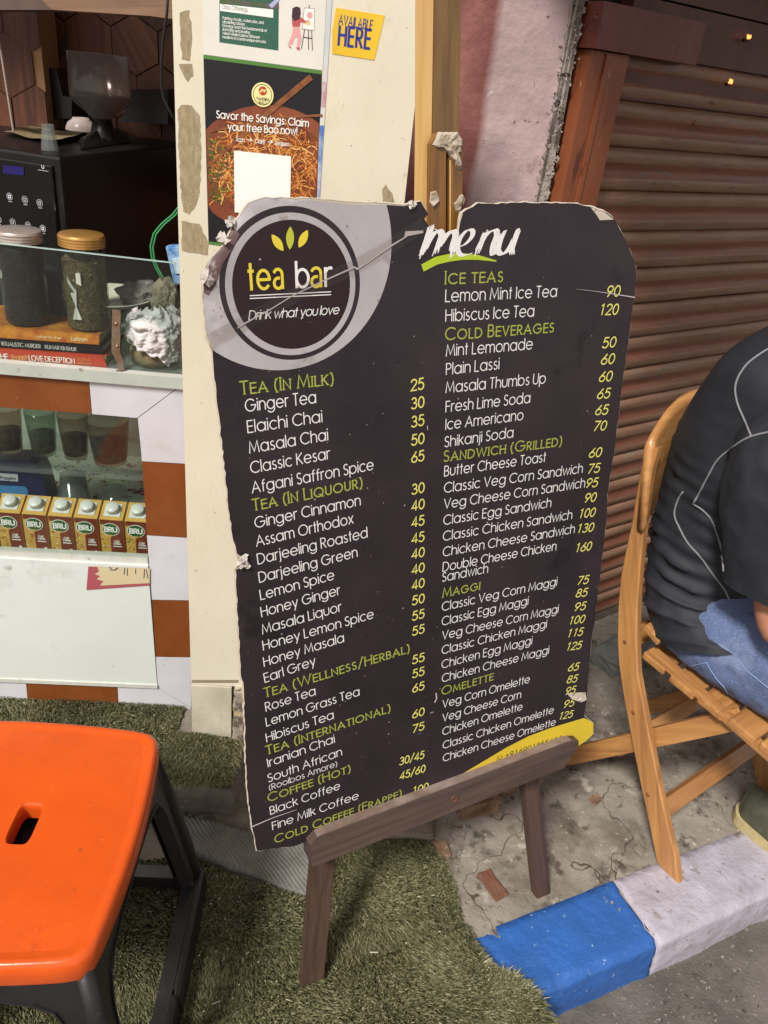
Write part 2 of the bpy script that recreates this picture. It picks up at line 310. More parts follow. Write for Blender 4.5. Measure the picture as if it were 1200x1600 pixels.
def crack(x, y):
    n = noise.noise((x * 3, y * 3, 0.3)) * .006 + noise.noise((x * 11, y * 11, 4)) * .003 + noise.noise((x * 38, y * 38, 7)) * .0012
    r = abs(noise.noise((x * 2.3 + 5, y * 2.3, 1.7))); w = math.sin(60 * (x + .05 * noise.noise((x * 8, y * 8, 2))) + 9 * noise.noise((x * 14, y * 14, 3))); return n + .0012 * w - (.012 * max(0, 1 - r / .02))
xs = np.concatenate([[-30, -8, -3], np.linspace(-1.3, 2.0, 230), [3, 8, 30]]); ys = np.concatenate([[.35], np.linspace(.55, 2.6, 150), [3, 8, 30]])
vv = []; 
for y in ys:
    for x in xs:
        z = crack(x, y) if (-1.3 <= x <= 2 and .5 < y < 2.7) else 0
        vv.append([x, y, z])
ff = []; nx = len(xs)
for j in range(len(ys) - 1):
    for i in range(nx - 1):
        cx_, cy_ = (xs[i] + xs[i + 1]) / 2, (ys[j] + ys[j + 1]) / 2
        if kside(cx_, cy_) > -.06 : continue
        ff.append((j * nx + i, j * nx + i + 1, (j + 1) * nx + i + 1, (j + 1) * nx + i))
b = MB(); b.add(vv, ff, 0, True)
o = b.build('pavement', c_conc); tag(o, kind='structure')
b = MB(); nxr = 90; gx = np.concatenate([[-40, -5], np.linspace(-.2, 2.2, 90), [5, 40]]); gy = np.concatenate([[-40, -5], np.linspace(.3, 1.7, 60)])
vv = [(x, y, -.1 + (noise.noise((x * 30, y * 30, 2)) * .004 + noise.noise((x * 8, y * 8, 5)) * .006)) for y in gy for x in gx]
ff = [(j * len(gx) + i, j * len(gx) + i + 1, (j + 1) * len(gx) + i + 1, (j + 1) * len(gx) + i) for j in range(len(gy) - 1) for i in range(len(gx) - 1)]
b.add(vv, ff, 0, True); tag(b.build('road', c_road), kind='structure')

# kerb: painted concrete blocks, blue then white
p_blue = mat('blue_kerb_paint', '#2f5fa6', .45, var='#2c5796', vscale=9, bump=.0045, bscale=45, spots=[(70, .66, '#93a8be', .02), (24, .64, '#5f82ac', .05), (11, .64, '#27497a', .1), (34, .69, '#8e8678', .01)])
p_white = mat('white_kerb_paint', '#aea8b3', .6, var='#9a949c', vscale=16, bump=.004, bscale=60, spots=[(40, .6, '#857e78', .08), (13, .60, '#7d766f', .06), (28, .66, '#645c52', .015)])
kerb = thing('kerb', KO, None, None); tag(kerb, 'painted concrete kerb in alternating blue and white blocks', 'kerb', kind=None)
kerb['kind'] = 'structure'; del kerb['category']
def kerb_block(a, bb, m, seed):
    mb = MB(); n = 44; prof = [(-.155, -.012), (-.15, .004), (-.07, .006), (-.012, .005), (0, -.006), (.006, -.05), (.008, -.125)]
    jit = 0
    pr = []
    for i in range(len(prof) - 1):
        for k in range(5): t = k / 5; pr.append((prof[i][0] * (1 - t) + prof[i + 1][0] * t, prof[i][1] * (1 - t) + prof[i + 1][1] * t))
    pr.append(prof[-1]); vs = []
    for i in range(n + 1):
        t = a + (bb - a) * i / n
        for k, (o_, z) in enumerate(pr):
            p = KO + KD * t + KN * o_; j = noise.noise((p[0] * 26 + seed, p[1] * 26, z * 26)) * .004 + noise.noise((p[0] * 7, p[1] * 7, z * 7 + seed)) * .006
            edge = .008 * noise.noise((t * 22, 3 + seed, 0)) if k == 0 else 0
            wob = (.010 * noise.noise((o_ * 60, z * 60, 3.3)) + .004 * noise.noise((o_ * 190, z * 190, 1))) if (i == n and a < 0) or (i == 0 and 0 < a < .5) else 0
            vs.append(p + KD * wob + V(0, 0, z + j * .7) + KN * (j * .6 + edge))
    m_ = len(pr); fs = [(i * m_ + k, i * m_ + k + 1, (i + 1) * m_ + k + 1, (i + 1) * m_ + k) for i in range(n) for k in range(m_ - 1)]
    fs += [tuple(range(m_))[::-1], tuple(n * m_ + k for k in range(m_))]
    mb.add(vs, fs, 0, True); return mb.build('kerb_block', m, kerb)
tag(kerb_block(-.12, .285, p_blue, 1), 'bright blue painted kerb block')
tag(kerb_block(.288, 1.0, p_white, 2), 'chipped white painted kerb block')
kerb_block(1.003, 1.7, p_blue, 3)

# raised plinth under the counter
PZ = .09
c_pl = mat('plinth_concrete', '#7f776c', .9, var='#57504a', vscale=10, bump=.006, bscale=30, spots=[(20, .58, '#a9a195', .06)])
b = MB()
pe = [(-1.6, 1.145), (-.80, 1.15), (-.26, 1.162), (-.255, 1.30), (-.06, 1.335), (.02, 1.75), (.02, 2.6), (-1.6, 2.6)]
P0 = Pl((0, 0, 0), (1, 0, 0), (0, 1, 0))
b.prism(pe, P0, -.02, PZ); tag(b.build('plinth', c_pl), kind='structure')

# ------------------------------------------------------------------ artificial turf
def turf(name, poly, z, n, hgt, cols, label, seed, lean=(.3, -.6)):
    """stiff blades standing on a woven backing"""
    r = np.random.default_rng(seed); pa = np.array(poly); lo, hi = pa.min(0), pa.max(0); pts = []
    while len(pts) < n:
        c = r.uniform(lo, hi, (n, 2)); x, y = c[:, 0], c[:, 1]; ins = np.zeros(len(c), bool); k = len(poly)
        for i in range(k):
            x1, y1 = poly[i]; x2, y2 = poly[i - 1]
            with np.errstate(divide='ignore', invalid='ignore'): cond = ((y1 > y) != (y2 > y)) & (x < (x2 - x1) * (y - y1) / (y2 - y1) + x1)
            ins ^= cond
        pts += c[ins].tolist()
    p = np.array(pts[:n]); zz = z if np.isscalar(z) else None
    zb = np.full(n, z) if zz is not None else np.array([z(a, bb_) for a, bb_ in p])
    ang = r.uniform(0, 2 * np.pi, n); hh = hgt * r.uniform(.55, 1.2, n); wd = r.uniform(.0008, .0015, n)
    dirx = np.cos(ang) * .45 + lean[0] + .25 * np.sin(p[:, 0] * 23 + p[:, 1] * 11); diry = np.sin(ang) * .45 + lean[1] + .25 * np.sin(p[:, 1] * 27 - p[:, 0] * 9)
    flat_ = np.array([max(0, noise.noise((a * 7, c * 7, seed))) for a, c in p]) * 2.2; hh = hh * (1 - .45 * np.clip(flat_, 0, 1)); L = r.uniform(.3, 1.25, n) * hh * (1 + np.clip(flat_, 0, 1)); sx, sy = -np.sin(ang) * wd, np.cos(ang) * wd
    v = np.zeros((n, 5, 3))
    v[:, 0] = np.c_[p[:, 0] - sx, p[:, 1] - sy, zb]; v[:, 1] = np.c_[p[:, 0] + sx, p[:, 1] + sy, zb]
    mxx, myy = p[:, 0] + dirx * L * .38, p[:, 1] + diry * L * .38
    v[:, 2] = np.c_[mxx - sx * .9, myy - sy * .9, zb + hh * .6]; v[:, 3] = np.c_[mxx + sx * .9, myy + sy * .9, zb + hh * .6]
    v[:, 4] = np.c_[p[:, 0] + dirx * L, p[:, 1] + diry * L, zb + hh * r.uniform(.72, 1.0, n)]
    me = bpy.data.meshes.new(name); me.vertices.add(n * 5); me.vertices.foreach_set('co', v.reshape(-1).astype(np.float32))
    base = (np.arange(n) * 5)[:, None]; tri = np.concatenate([base + [0, 1, 3], base + [0, 3, 2], base + [2, 3, 4]], 1).reshape(-1)
    nf = n * 3; me.loops.add(nf * 3); me.loops.foreach_set('vertex_index', tri.astype(np.int32)); me.polygons.add(nf)
    me.polygons.foreach_set('loop_start', np.arange(0, nf * 3, 3, dtype=np.int32)); me.polygons.foreach_set('loop_total', np.full(nf, 3, np.int32))
    at = me.attributes.new('tone', 'FLOAT', 'POINT'); tone = np.clip(r.beta(2, 2.4, n) , 0, 1)
    at.data.foreach_set('value', np.repeat(tone, 5).astype(np.float32)); me.update(); me.validate()
    me.materials.append(mat(name + '_blades', cols[0], .55, attr='tone', col2=cols[1:], spec=.4))
    ob = bpy.data.objects.new(name, me); COL.objects.link(ob); tag(ob, label, 'artificial grass', kind='stuff'); return ob
tz = [(225, 1345), (300, 1338), (330, 1352), (400, 1378), (484, 1407), (532, 1314), (600, 1308), (662, 1311), (690, 1335), (712, 1385), (722, 1440), (755, 1500), (790, 1535), (820, 1570), (848, 1602), (880, 1690), (100, 1760), (-260, 1600), (-200, 1330)]
tw = [tuple(atz(x, y, .004)[:2]) for x, y in tz]
c_back = mat('turf_backing', '#2c3018', .95, var='#3c3a26', vscale=40, bump=.002, bscale=200)
b = MB(); b.prism(tw[::-1], P0, .0, .004); tag(b.build('turf_backing', c_back), 'dark woven backing under the lower artificial turf', 'mat')
bpy.data.objects['turf_backing']['kind'] = 'stuff'
turf('turf', tw, lambda a, c: .004 if kside(a, c) < -.17 else .016, 170000, .0135, ['#34351f', '#5a5a3d', '#777553', '#908b6b', '#b3ab8e'], 'olive artificial turf laid on the ground under the easel and stool', 3)
tz2 = [(735, 1480), (768, 1520), (800, 1525), (838, 1560), (862, 1604), (800, 1650), (740, 1610), (760, 1560)]
turf('turf', [tuple(atz(x, y, .008)[:2]) for x, y in tz2], .016, 4500, .022, ['#3a4420', '#5b6a2e', '#7d8a42', '#a5ad63'], 'brighter tuft of artificial turf curling over the blue kerb', 5, (.5, -.2))
up = [(-1.5, 1.15), (-.80, 1.153), (-.272, 1.166), (-.268, 1.298), (-.43, 1.30), (-.43, 1.40), (-1.5, 1.31)]
b = MB(); b.prism([(x, y) for x, y in up], P0, PZ, PZ + .004); tag(b.build('turf_backing', c_back), 'dark woven backing under the turf on the plinth', 'mat', kind='stuff')
turf('turf', up, PZ + .004, 60000, .014, ['#3f4627', '#646c42', '#84885c', '#a9a984'], 'dusty artificial turf on the plinth before the counter', 4)
turf('turf', [(-.455, 1.148), (-.272, 1.166), (-.268, 1.298), (-.43, 1.30)], PZ + .006, 16000, .019, ['#486021', '#6f9433', '#94b84c', '#c2dc7c'], 'fresh green turf patch on the plinth below the door panel', 8, (.2, -.7))

# grey ribbed underside of a folded turf sheet
rc = [atz(283, 1281, 0), atz(500, 1322, 0), atz(497, 1408, 0), atz(292, 1338, 0)]
b = MB(); nu, nv = 150, 40; vs = []
for j in range(nv + 1):
    for i in range(nu + 1):
        s_, t_ = i / nu, j / nv; p = (rc[0] * (1 - s_) + rc[1] * s_) * (1 - t_) + (rc[3] * (1 - s_) + rc[2] * s_) * t_
        x = p[0] * .8 + p[1] * .75; y = -p[0] * .75 + p[1] * .8
        h = .012 + .0035 * (max(0, math.sin(x * 2 * math.pi / .0088)) ** .6) * (.65 + .35 * math.sin(y * 2 * math.pi / .007)) + .006 * math.sin(s_ * 5 + 1) + .004 * noise.noise((p[0] * 12, p[1] * 12, 0))
        if j in (0, nv) or i in (0, nu): h = .002
        vs.append((p[0] + .004 * noise.noise((x * 20, y * 20, 1)), p[1] + .004 * noise.noise((x * 20, y * 20, 9)), h))
b.add(vs, [(j * (nu + 1) + i, (j + 1) * (nu + 1) + i, (j + 1) * (nu + 1) + i + 1, j * (nu + 1) + i + 1) for j in range(nv) for i in range(nu)], 0, True)
tag(b.build('ribbed_mat', mat('mat_backing', '#7d7b74', .7, var='#67655e', vscale=20)), 'grey ribbed mat strip lying between turf and plinth', 'mat')

# ================================================================== ROLLER SHUTTER
SH = Pl(V(.746, 2.119, 0), V(.7965, .6046, 0))
c_sh = mat('shutter_paint', '#75523f', .40, var='#866852', vscale=5, bump=.0012, bscale=30, stretch=(1, 1, 6), spots=[(7, .57, '#77685a', .12), (26, .64, '#8a4a30', .05), (60, .68, '#a08a76', .02), (14, .62, '#3f2a20', .08)], metal=.1)
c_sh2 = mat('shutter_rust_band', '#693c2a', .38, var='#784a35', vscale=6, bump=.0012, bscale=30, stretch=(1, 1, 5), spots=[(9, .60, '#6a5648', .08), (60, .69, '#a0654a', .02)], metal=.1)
sh = thing('roller_shutter', SH.w(0, 0), 'closed rusty brown corrugated roller shutter behind the seated person', 'shutter')
pitch = .0882; prof = [(0, -.005), (.03, .001), (.09, .0045), (.17, .0065), (.26, .0068), (.30, .0062), (.36, .0035), (.44, .0015), (.52, .0015), (.60, .0035), (.66, .0058), (.72, .007), (.80, .0075), (.88, .0065), (.95, .003), (.985, .0), (1.0, -.005)]
z0 = 1.501 - 17 * pitch
for i in range(18):
    b = MB(); za = z0 + (i) * pitch; vs = []; n = 26; sg = noise.noise((i * 1.7, 0, 0)) * .002
    for k in range(n + 1):
        u = -.494 + 1.9 * k / n
        for t, d in prof:
            j = noise.noise((u * 6, i * 3.1, t * 2)) * .0022
            vs.append(SH.w(u, za + t * pitch + sg + noise.noise((u * 3, i * 2, 0)) * .0012, d + j))
    m_ = len(prof)
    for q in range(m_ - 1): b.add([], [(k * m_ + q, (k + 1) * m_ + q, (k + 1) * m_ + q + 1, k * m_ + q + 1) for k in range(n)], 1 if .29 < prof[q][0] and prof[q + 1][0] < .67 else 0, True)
    b.v = [tuple(map(float, p)) for p in vs]
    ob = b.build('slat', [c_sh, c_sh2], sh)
b = MB(); b.box(SH.w(.45, 1.2, -.03), (2.2, .01, 2.6), (SH.ex, SH.n, V(0, 0, 1))); b.build('backing', mat('dark_gap', '#120c0a', .9), sh)
# upper cover plates over the curtain
c_red = mat('red_oxide_steel', '#6b3426', .42, var='#5a2c20', vscale=6, bump=.0015, bscale=30, spots=[(18, .62, '#3a1d16', .08), (60, .68, '#a5836c', .03)])
for (za, zb, d) in ((1.5035, 1.583, .004), (1.586, 1.68, .014), (1.683, 2.4, .02)):
    b = MB(); b.prism([(-.488, za), (1.4, za), (1.4, zb), (-.488, zb)], SH, -.02, d); b.build('cover_plate', mat('cover_paint', '#5a3226', .5, var='#4a2a20', vscale=6, bump=.001, bscale=25, spots=[(30, .66, '#2a1814', .05)]), sh)
b = MB(); b.box(SH.w(.45, -.02, .0), (2.0, .05, .05), (SH.ex, SH.n, V(0, 0, 1)), bev=.004); b.build('bottom_rail', mat('rail_steel', '#5a5048', .6, var='#3d3530', vscale=12), sh)
# guide rail: orange brown box section
b = MB(); b.prism([(-.600, 0), (-.491, 0), (-.491, 1.578), (-.600, 1.578)], SH, -.02, .035); b.build('guide_rail', mat('rail_orange', '#8d5232', .42, var='#7a4128', vscale=7, bump=.0012, bscale=25, stretch=(1, 1, .3), spots=[(22, .58, '#54301f', .08), (9, .60, '#8f623f', .1), (70, .66, '#b08a68', .02), (12, .64, '#3a2015', .04)]), sh)
b = MB(); b.prism([(-.56, 0), (-.548, 0), (-.548, 1.575), (-.56, 1.575)], SH, .0352, .039); b.build('rail_lip', _mats['rail_orange'], sh)
b = MB(); b.prism([(-.610, 1.580), (-.30, 1.580), (-.30, 1.655), (-.610, 1.655)], SH, -.02, .052); b.build('lintel_plate', c_red, sh)
# bolt heads
for px, py in ((930, 27), (1110, 195)):
    b = MB(); u, v = SH.uv(px, py, .05); b.lathe(SH.w(u, v, .05 if px < 950 else .004), [(.006, 0), (.006, .003), (.003, .005), (0, .005)], 12, 0, (SH.ex, SH.ey, SH.n)); b.build('bolt', c_red, sh)
# lamp reflections on the cover, modelled as two clusters of glowing amber beads
aw = mat('awning_sheet', '#3a2a24', .7, var='#2c1f1a', vscale=4)
for k, (px, py, r_) in enumerate(((1163, 58, .0085), (1136, 127, .0065))):
    t = thing('lamp_glint', SH.w(*SH.uv(px, py, .03), .03), ('upper' if k == 0 else 'lower') + ' small glowing amber reflection on the dark shutter head', 'glint')
    b = MB(); u, v = SH.uv(px, py, .02); b.box(SH.w(u, v - .006, .024), (.014, .008, .006), (SH.ex, SH.n, V(0, 0, 1)), bev=.0015); b.build('glint_base', mat('glint_base_dark', '#1a0f0c', .7), t)
    b = MB(); rr_ = random.Random(k)
    for q in range(7):
        b.lathe(SH.w(u + rr_.uniform(-1, 1) * r_, v + rr_.uniform(-.4, .6) * r_, .03), [(0, -.0022), (.0022, -.001), (.0025, .0006), (.0012, .002), (0, .0022)], 8, 0, (SH.ex, SH.ey, SH.n))
    b.build('glint_bead', mat('amber_glow', '#ff9a50', .4, emit=('#ff9348', 2.2)), t)
b = MB(); b.box(SH.w(.3, 1.95, .14), (2.4, .62, .02), (SH.ex, SH.n, V(0, 0, 1))); b.box(SH.w(.3, 1.92, .44), (2.4, .02, .09), (SH.ex, SH.n, V(0, 0, 1)))
tag(b.build('awning', aw), 'dark sheet awning projecting above the roller shutter', 'awning')

# ================================================================== masonry pier between stall and shutter
PW = Pl(V(.255, 1.738, 0), V(.9957, .092, 0))
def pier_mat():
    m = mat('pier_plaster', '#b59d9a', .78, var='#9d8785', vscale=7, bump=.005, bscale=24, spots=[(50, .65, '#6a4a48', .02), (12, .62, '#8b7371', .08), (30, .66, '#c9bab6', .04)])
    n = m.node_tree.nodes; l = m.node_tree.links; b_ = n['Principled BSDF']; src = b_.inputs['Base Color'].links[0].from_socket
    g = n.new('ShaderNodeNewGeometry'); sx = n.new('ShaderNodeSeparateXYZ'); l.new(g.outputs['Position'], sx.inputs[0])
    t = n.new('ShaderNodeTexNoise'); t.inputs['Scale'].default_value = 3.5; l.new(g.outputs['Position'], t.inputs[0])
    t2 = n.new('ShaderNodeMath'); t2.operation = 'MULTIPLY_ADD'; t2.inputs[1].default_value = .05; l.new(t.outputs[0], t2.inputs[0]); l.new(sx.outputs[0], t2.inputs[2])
    # shadow painted into the colour: maroon on the left half, paler lit plaster beyond
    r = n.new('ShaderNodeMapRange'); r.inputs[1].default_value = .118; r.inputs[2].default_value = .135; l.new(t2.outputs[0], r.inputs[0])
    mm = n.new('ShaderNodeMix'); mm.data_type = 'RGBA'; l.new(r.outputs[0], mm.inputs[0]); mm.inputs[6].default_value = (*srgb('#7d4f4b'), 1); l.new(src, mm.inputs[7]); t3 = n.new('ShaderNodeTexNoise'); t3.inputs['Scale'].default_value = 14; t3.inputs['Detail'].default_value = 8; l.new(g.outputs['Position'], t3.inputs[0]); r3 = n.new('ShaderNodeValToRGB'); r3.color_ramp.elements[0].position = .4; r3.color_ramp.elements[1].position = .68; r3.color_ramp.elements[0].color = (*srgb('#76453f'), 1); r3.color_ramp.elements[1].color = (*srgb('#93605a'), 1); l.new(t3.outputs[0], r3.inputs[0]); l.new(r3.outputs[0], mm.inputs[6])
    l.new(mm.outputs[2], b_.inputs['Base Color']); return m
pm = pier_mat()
pier = thing('wall_pier', PW.w(-.15, 0), 'pale plastered pier with painted maroon shadow between stall and shutter', 'wall')
b = MB(); nu, nv = 60, 120; vs = []
for j in range(nv + 1):
    for i in range(nu + 1):
        u, v = -.42 + .425 * i / nu, 2.4 * j / nv
        vs.append(PW.w(u + (noise.noise((v * 14, 0, 5)) * .006 if i == nu else 0), v, .006 * noise.noise((u * 7, v * 7, 0)) + .0025 * noise.noise((u * 30, v * 30, 3))))
b.add(vs, [(j * (nu + 1) + i, j * (nu + 1) + i + 1, (j + 1) * (nu + 1) + i + 1, (j + 1) * (nu + 1) + i) for j in range(nv) for i in range(nu)], 0, True)
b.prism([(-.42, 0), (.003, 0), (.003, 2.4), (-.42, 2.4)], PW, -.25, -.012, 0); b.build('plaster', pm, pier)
# broken edge: crumbling whitish mortar down the right side
b = MB(); rr_ = random.Random(3)
for k in range(900):
    v = rr_.uniform(.9, 2.2); wv = .010 * noise.noise((v * 9, 2, 0)) + .005 * noise.noise((v * 30, 7, 0)); u = rr_.gauss(-.003, .0065) + wv; s_ = rr_.uniform(.0008, .0034) * (1.7 if k % 17 == 0 else 1)
    bm = bmesh.new(); bmesh.ops.create_icosphere(bm, subdivisions=1, radius=1); rot = Matrix.Rotation(rr_.uniform(0, 6), 3, Vector((rr_.uniform(-1, 1), rr_.uniform(-1, 1), rr_.uniform(-1, 1))))
    sc3 = (rr_.uniform(.7, 1.6), rr_.uniform(.7, 1.8), rr_.uniform(.3, .8))
    vs = []
    for q in bm.verts: c_ = rot @ Vector((q.co.x * sc3[0], q.co.y * sc3[1], q.co.z * sc3[2])) * s_ * rr_.uniform(.8, 1.15); vs.append(PW.w(u + c_.x, v + c_.y, .002 + c_.z))
    b.add(vs, [[q.index for q in f.verts] for f in bm.faces], 1 if noise.noise((v * 16, u * 40, 9)) > .22 else 0); bm.free()
strip = rough_line([(-.020, .85), (.004, .85), (.004, 2.2), (-.016, 2.2)], .0055, .006, 77)
b.prism(ccw2(strip), PW, -.010, .0035, 2)
o = b.build('crumbling_mortar', [mat('mortar', '#b3a79d', .9, var='#8f8379', vscale=40, bump=.002, bscale=120), mat('mortar_dark', '#33261f', .95), mat('lime_edge', '#a89c93', .9, var='#7b6f66', vscale=22, bump=.006, bscale=70, spots=[(26, .58, '#3b2d26', .03), (60, .6, '#c4bab0', .05)])], pier); o['kind'] = 'stuff'

# ================================================================== CREAM PANEL (door leaf of the stall)
PN = Pl(V(-.389, 1.302, .09), V(.9957, .092, 0))
def cream_mat(name='cream_paint'):
    return mat(name, '#d8d1bb', .5, var='#cfc7b0', vscale=4, bump=.0006, bscale=50, spots=[(90, .68, '#6f6450', .02), (5, .62, '#c4bb9f', .10), (18, .66, '#b3a88b', .06)], stretch=(1, 1, .6))
cm = cream_mat()
pan = thing('stall_door_panel', PN.w(.18, 0), 'cream painted door panel carrying the posters beside the counter', 'door panel')
b = MB(); b.prism([(.0, .165), (.364, .165), (.364, 1.75), (.0, 1.75)], PN, -.035, 0); b.build('leaf', cm, pan)
b = MB(); b.prism([(.0, .0), (.091, .0), (.091, .163), (.0, .163)], PN, -.035, .004)
b.build('skirting', mat('skirting_paint', '#c6beaa', .55, var='#aea693', vscale=12, bump=.001, bscale=60, spots=[(60, .64, '#7b7364', .04)]), pan)
# worn patches where the paint has come off the left stile, bounded and slightly recessed looking raw board
raw = mat('raw_board', '#a8987a', .9, var='#8f8162', vscale=60, bump=.0012, bscale=400, stretch=(3, 3, 1))
def blob(px, amp=.004, seed=1, P=PN, off=0): return rough_line([P.uv(x, y, off) for x, y in px], amp, .006, seed)
b = MB()
for i, pp in enumerate(([(277, 172), (283, 164), (300, 165), (312, 180), (314, 240), (312, 300), (304, 325), (296, 335), (286, 330), (280, 260)], [(283, 345), (312, 350), (326, 380), (325, 398), (285, 392)],
                        [(281, 20), (296, 16), (300, 60), (296, 95), (284, 92)], [(279, 100), (300, 100), (302, 118), (294, 128), (284, 112)], [(597, 296), (603, 288), (613, 302), (617, 317), (598, 317)])):
    b.flat(blob(pp, .0015, i)[::-1], PN, .0005 + i * 1e-5)
b.build('bare_patch', raw, pan)
b = MB(); b.prism([PN.uv(*q) for q in ((300, 1062), (372, 1062), (372, 1066), (300, 1066))][::-1], PN, 0, .0015); b.build('seam_strip', mat('seam', '#8c8069', .8), pan)

# chipped timber post right of the panel foot
b = MB(); u0 = PN.uv(366, 1068)[0]; 
pp = rough_line([(u0 - .001, -.09), (u0 + .026, -.09), (u0 + .024, .165), (u0 + .002, .165)], .002, .012, 8)
b.prism(pp, PN, -.03, .022)
tag(b.build('door_post', mat('chipped_white_paint', '#b5ac9a', .7, var='#8d8475', vscale=30, bump=.003, bscale=80, spots=[(40, .53, '#5f5549', .05), (18, .6, '#c7a86a', .04)])), 'short chipped white timber post standing at the panel foot', 'post')

# ---- posters
paper = mat('poster_paper', '#d9d6cc', .45, var='#d2cfc4', vscale=12)
blk = mat('print_black', '#17161a', .4, spec=.5); wht = mat('print_white', '#e8e6df', .5); grn = mat('print_green', '#2f5b49', .5)
def px_poly(P, pts): return [P.uv(x, y) for x, y in pts]
def ccw(p):
    a = sum(p[i - 1][0] * p[i][1] - p[i][0] * p[i - 1][1] for i in range(len(p))); return p if a > 0 else p[::-1]
po = thing('food_poster', PN.w(*PN.uv(410, 240)), 'black food offer poster with noodles and chopsticks on cream panel', 'poster')
corner = [(318, 88), (503, 112), (497, 320), (490, 470), (326, 381)]
b = MB(); q = ccw(px_poly(PN, [(318, 87), (503, 112), (495, 403), (326, 381)])); b.prism(q, PN, .0005, .0009); b.build('sheet', blk, po)
for q in ([(318, 86), (503, 110.5), (503, 116), (318, 91.5)], [(326, 377), (495, 400), (495, 403), (326, 381)]): b = MB(); b.flat(ccw(px_poly(PN, q)), PN, .0010); b.build('border', mat('print_leafgreen', '#4d7a33', .5), po)
def clipx(pts, lo, hi): return [(min(max(x, lo + (y - 88) * .027), hi - (y - 88) * .03), y) for x, y in pts]
bowlm = mat('print_bowl', '#8a4a2c', .45, var='#6d3620', vscale=25, stretch=(1, 1, .3))
b = MB(); ell = [(415 + 118 * math.cos(t), 262 + 98 * math.sin(t)) for t in np.linspace(0, 2 * math.pi, 48, endpoint=False)]
b.flat(ccw(px_poly(PN, clipx(ell, 319, 502))), PN, .0012); b.build('bowl_print', bowlm, po)
b = MB(); ell = [(415 + 106 * math.cos(t), 262 + 74 * math.sin(t)) for t in np.linspace(0, 2 * math.pi, 48, endpoint=False)]
b.flat(ccw(px_poly(PN, clipx(ell, 319, 502))), PN, .0014); b.build('bowl_inside_print', mat('print_bowl_dark', '#5b2c1b', .45, var='#7e4528', vscale=30), po)
# noodles: hundreds of curved strokes in five inks
b = MB(); rr_ = random.Random(5)
for k in range(620):
    cx_ = rr_.uniform(322, 498); cy_ = rr_.uniform(203, 316)
    if ((cx_ - 415) / 104) ** 2 + ((cy_ - 264) / 66) ** 2 > 1.1: continue
    green = cx_ < 352 and rr_.random() < .6; a = rr_.uniform(0, 6.28); L = rr_.uniform(12, 34); cv = rr_.uniform(-.06, .06); pts = []
    for s_ in range(7):
        pts.append((cx_, cy_)); cx_ += math.cos(a) * L / 6; cy_ += math.sin(a) * L / 6; a += cv * L / 6 * 2
    pts = [p for p in pts if 321 + (p[1] - 88) * .027 < p[0] < 501 - (p[1] - 88) * .03 and p[1] < 320]
    if len(pts) < 3: continue
    b.ribbon([PN.uv(*p) for p in pts], rr_.uniform(.0005, .0010), PN, .0016 + k * 9e-7, (4 if rr_.random() < .7 else 3) if green else rr_.choice([0, 0, 1, 1, 2, 5, 5]))
b.build('noodle_print', [mat('ink_orange', '#b3652a', .45), mat('ink_amber', '#c98037', .45), mat('ink_cream', '#dba765', .45), mat('ink_olive', '#8c8a35', .45), mat('ink_green', '#4f5a26', .45), mat('ink_rust', '#84421c', .45)], po)
b = MB(); b.ribbon([PN.uv(484, 122), PN.uv(424, 172), PN.uv(325, 260)], [.0042, .0038, .0018], PN, .0023); b.ribbon([PN.uv(503, 180), PN.uv(430, 184), PN.uv(330, 205)], [.0016, .0016, .0014], PN, .00225)
b.build('chopsticks_print', mat('ink_stick', '#935a34', .45, var='#6a3d22', vscale=80), po)
b = MB(); b.flat(circ(*PN.uv(410.5, 148), .0165, n=28), PN, .0026, 0); b.flat(circ(*PN.uv(410.5, 148), .0142, n=28), PN, .00265, 1); b.flat(circ(*PN.uv(410.5, 148), .0132, n=28), PN, .0027, 0)
b.flat(circ(*PN.uv(411, 142), .0062, n=20), PN, .00275, 2); cu, cv_ = PN.uv(411, 142); b.ribbon([(cu - .004, cv_ - .002), (cu - .001, cv_ + .002), (cu + .002, cv_ - .001), (cu + .004, cv_ + .002)], .0008, PN, .0028, 0)
text(b, 'TANGRA', PN, PN.uv(401, 156), PN.uv(421, 158), .0038, .1, .0028, mi=1)
text(b, 'BULLY', PN, PN.uv(405, 161.5), PN.uv(417, 163), .003, .1, .0028, mi=1)
b.build('roundel_print', [mat('ink_paleyellow', '#e7dc9a', .45), blk, mat('ink_red', '#b33a22', .45)], po)
b = MB()
for t_, a_, c_, cap_ in (('Savor the Savings: Claim', (339, 184), (482, 198), .0098), ('your free Bao now!', (357, 203), (464, 210), .0098), ('Scan', (369, 220), (382, 222), .0058), ('>', (387, 222), (395, 222.5), .0085), ('Claim', (399, 223), (414, 224.5), .0058), ('>', (419, 225), (427, 225.6), .0085), ('Redeem', (431, 226.5), (452, 228.5), .0058)):
    text(b, t_, PN, PN.uv(*a_), PN.uv(*c_), cap_, .072 if cap_ > .009 else .06, .0027)
b.build('headline_print', wht, po)
b = MB(); b.flat(ccw(px_poly(PN, [(366, 235), (455, 244), (453, 346), (367, 331)])), PN, .00285); tag(b.build('white_square_print', wht, po), 'plain white square on the noodle poster')

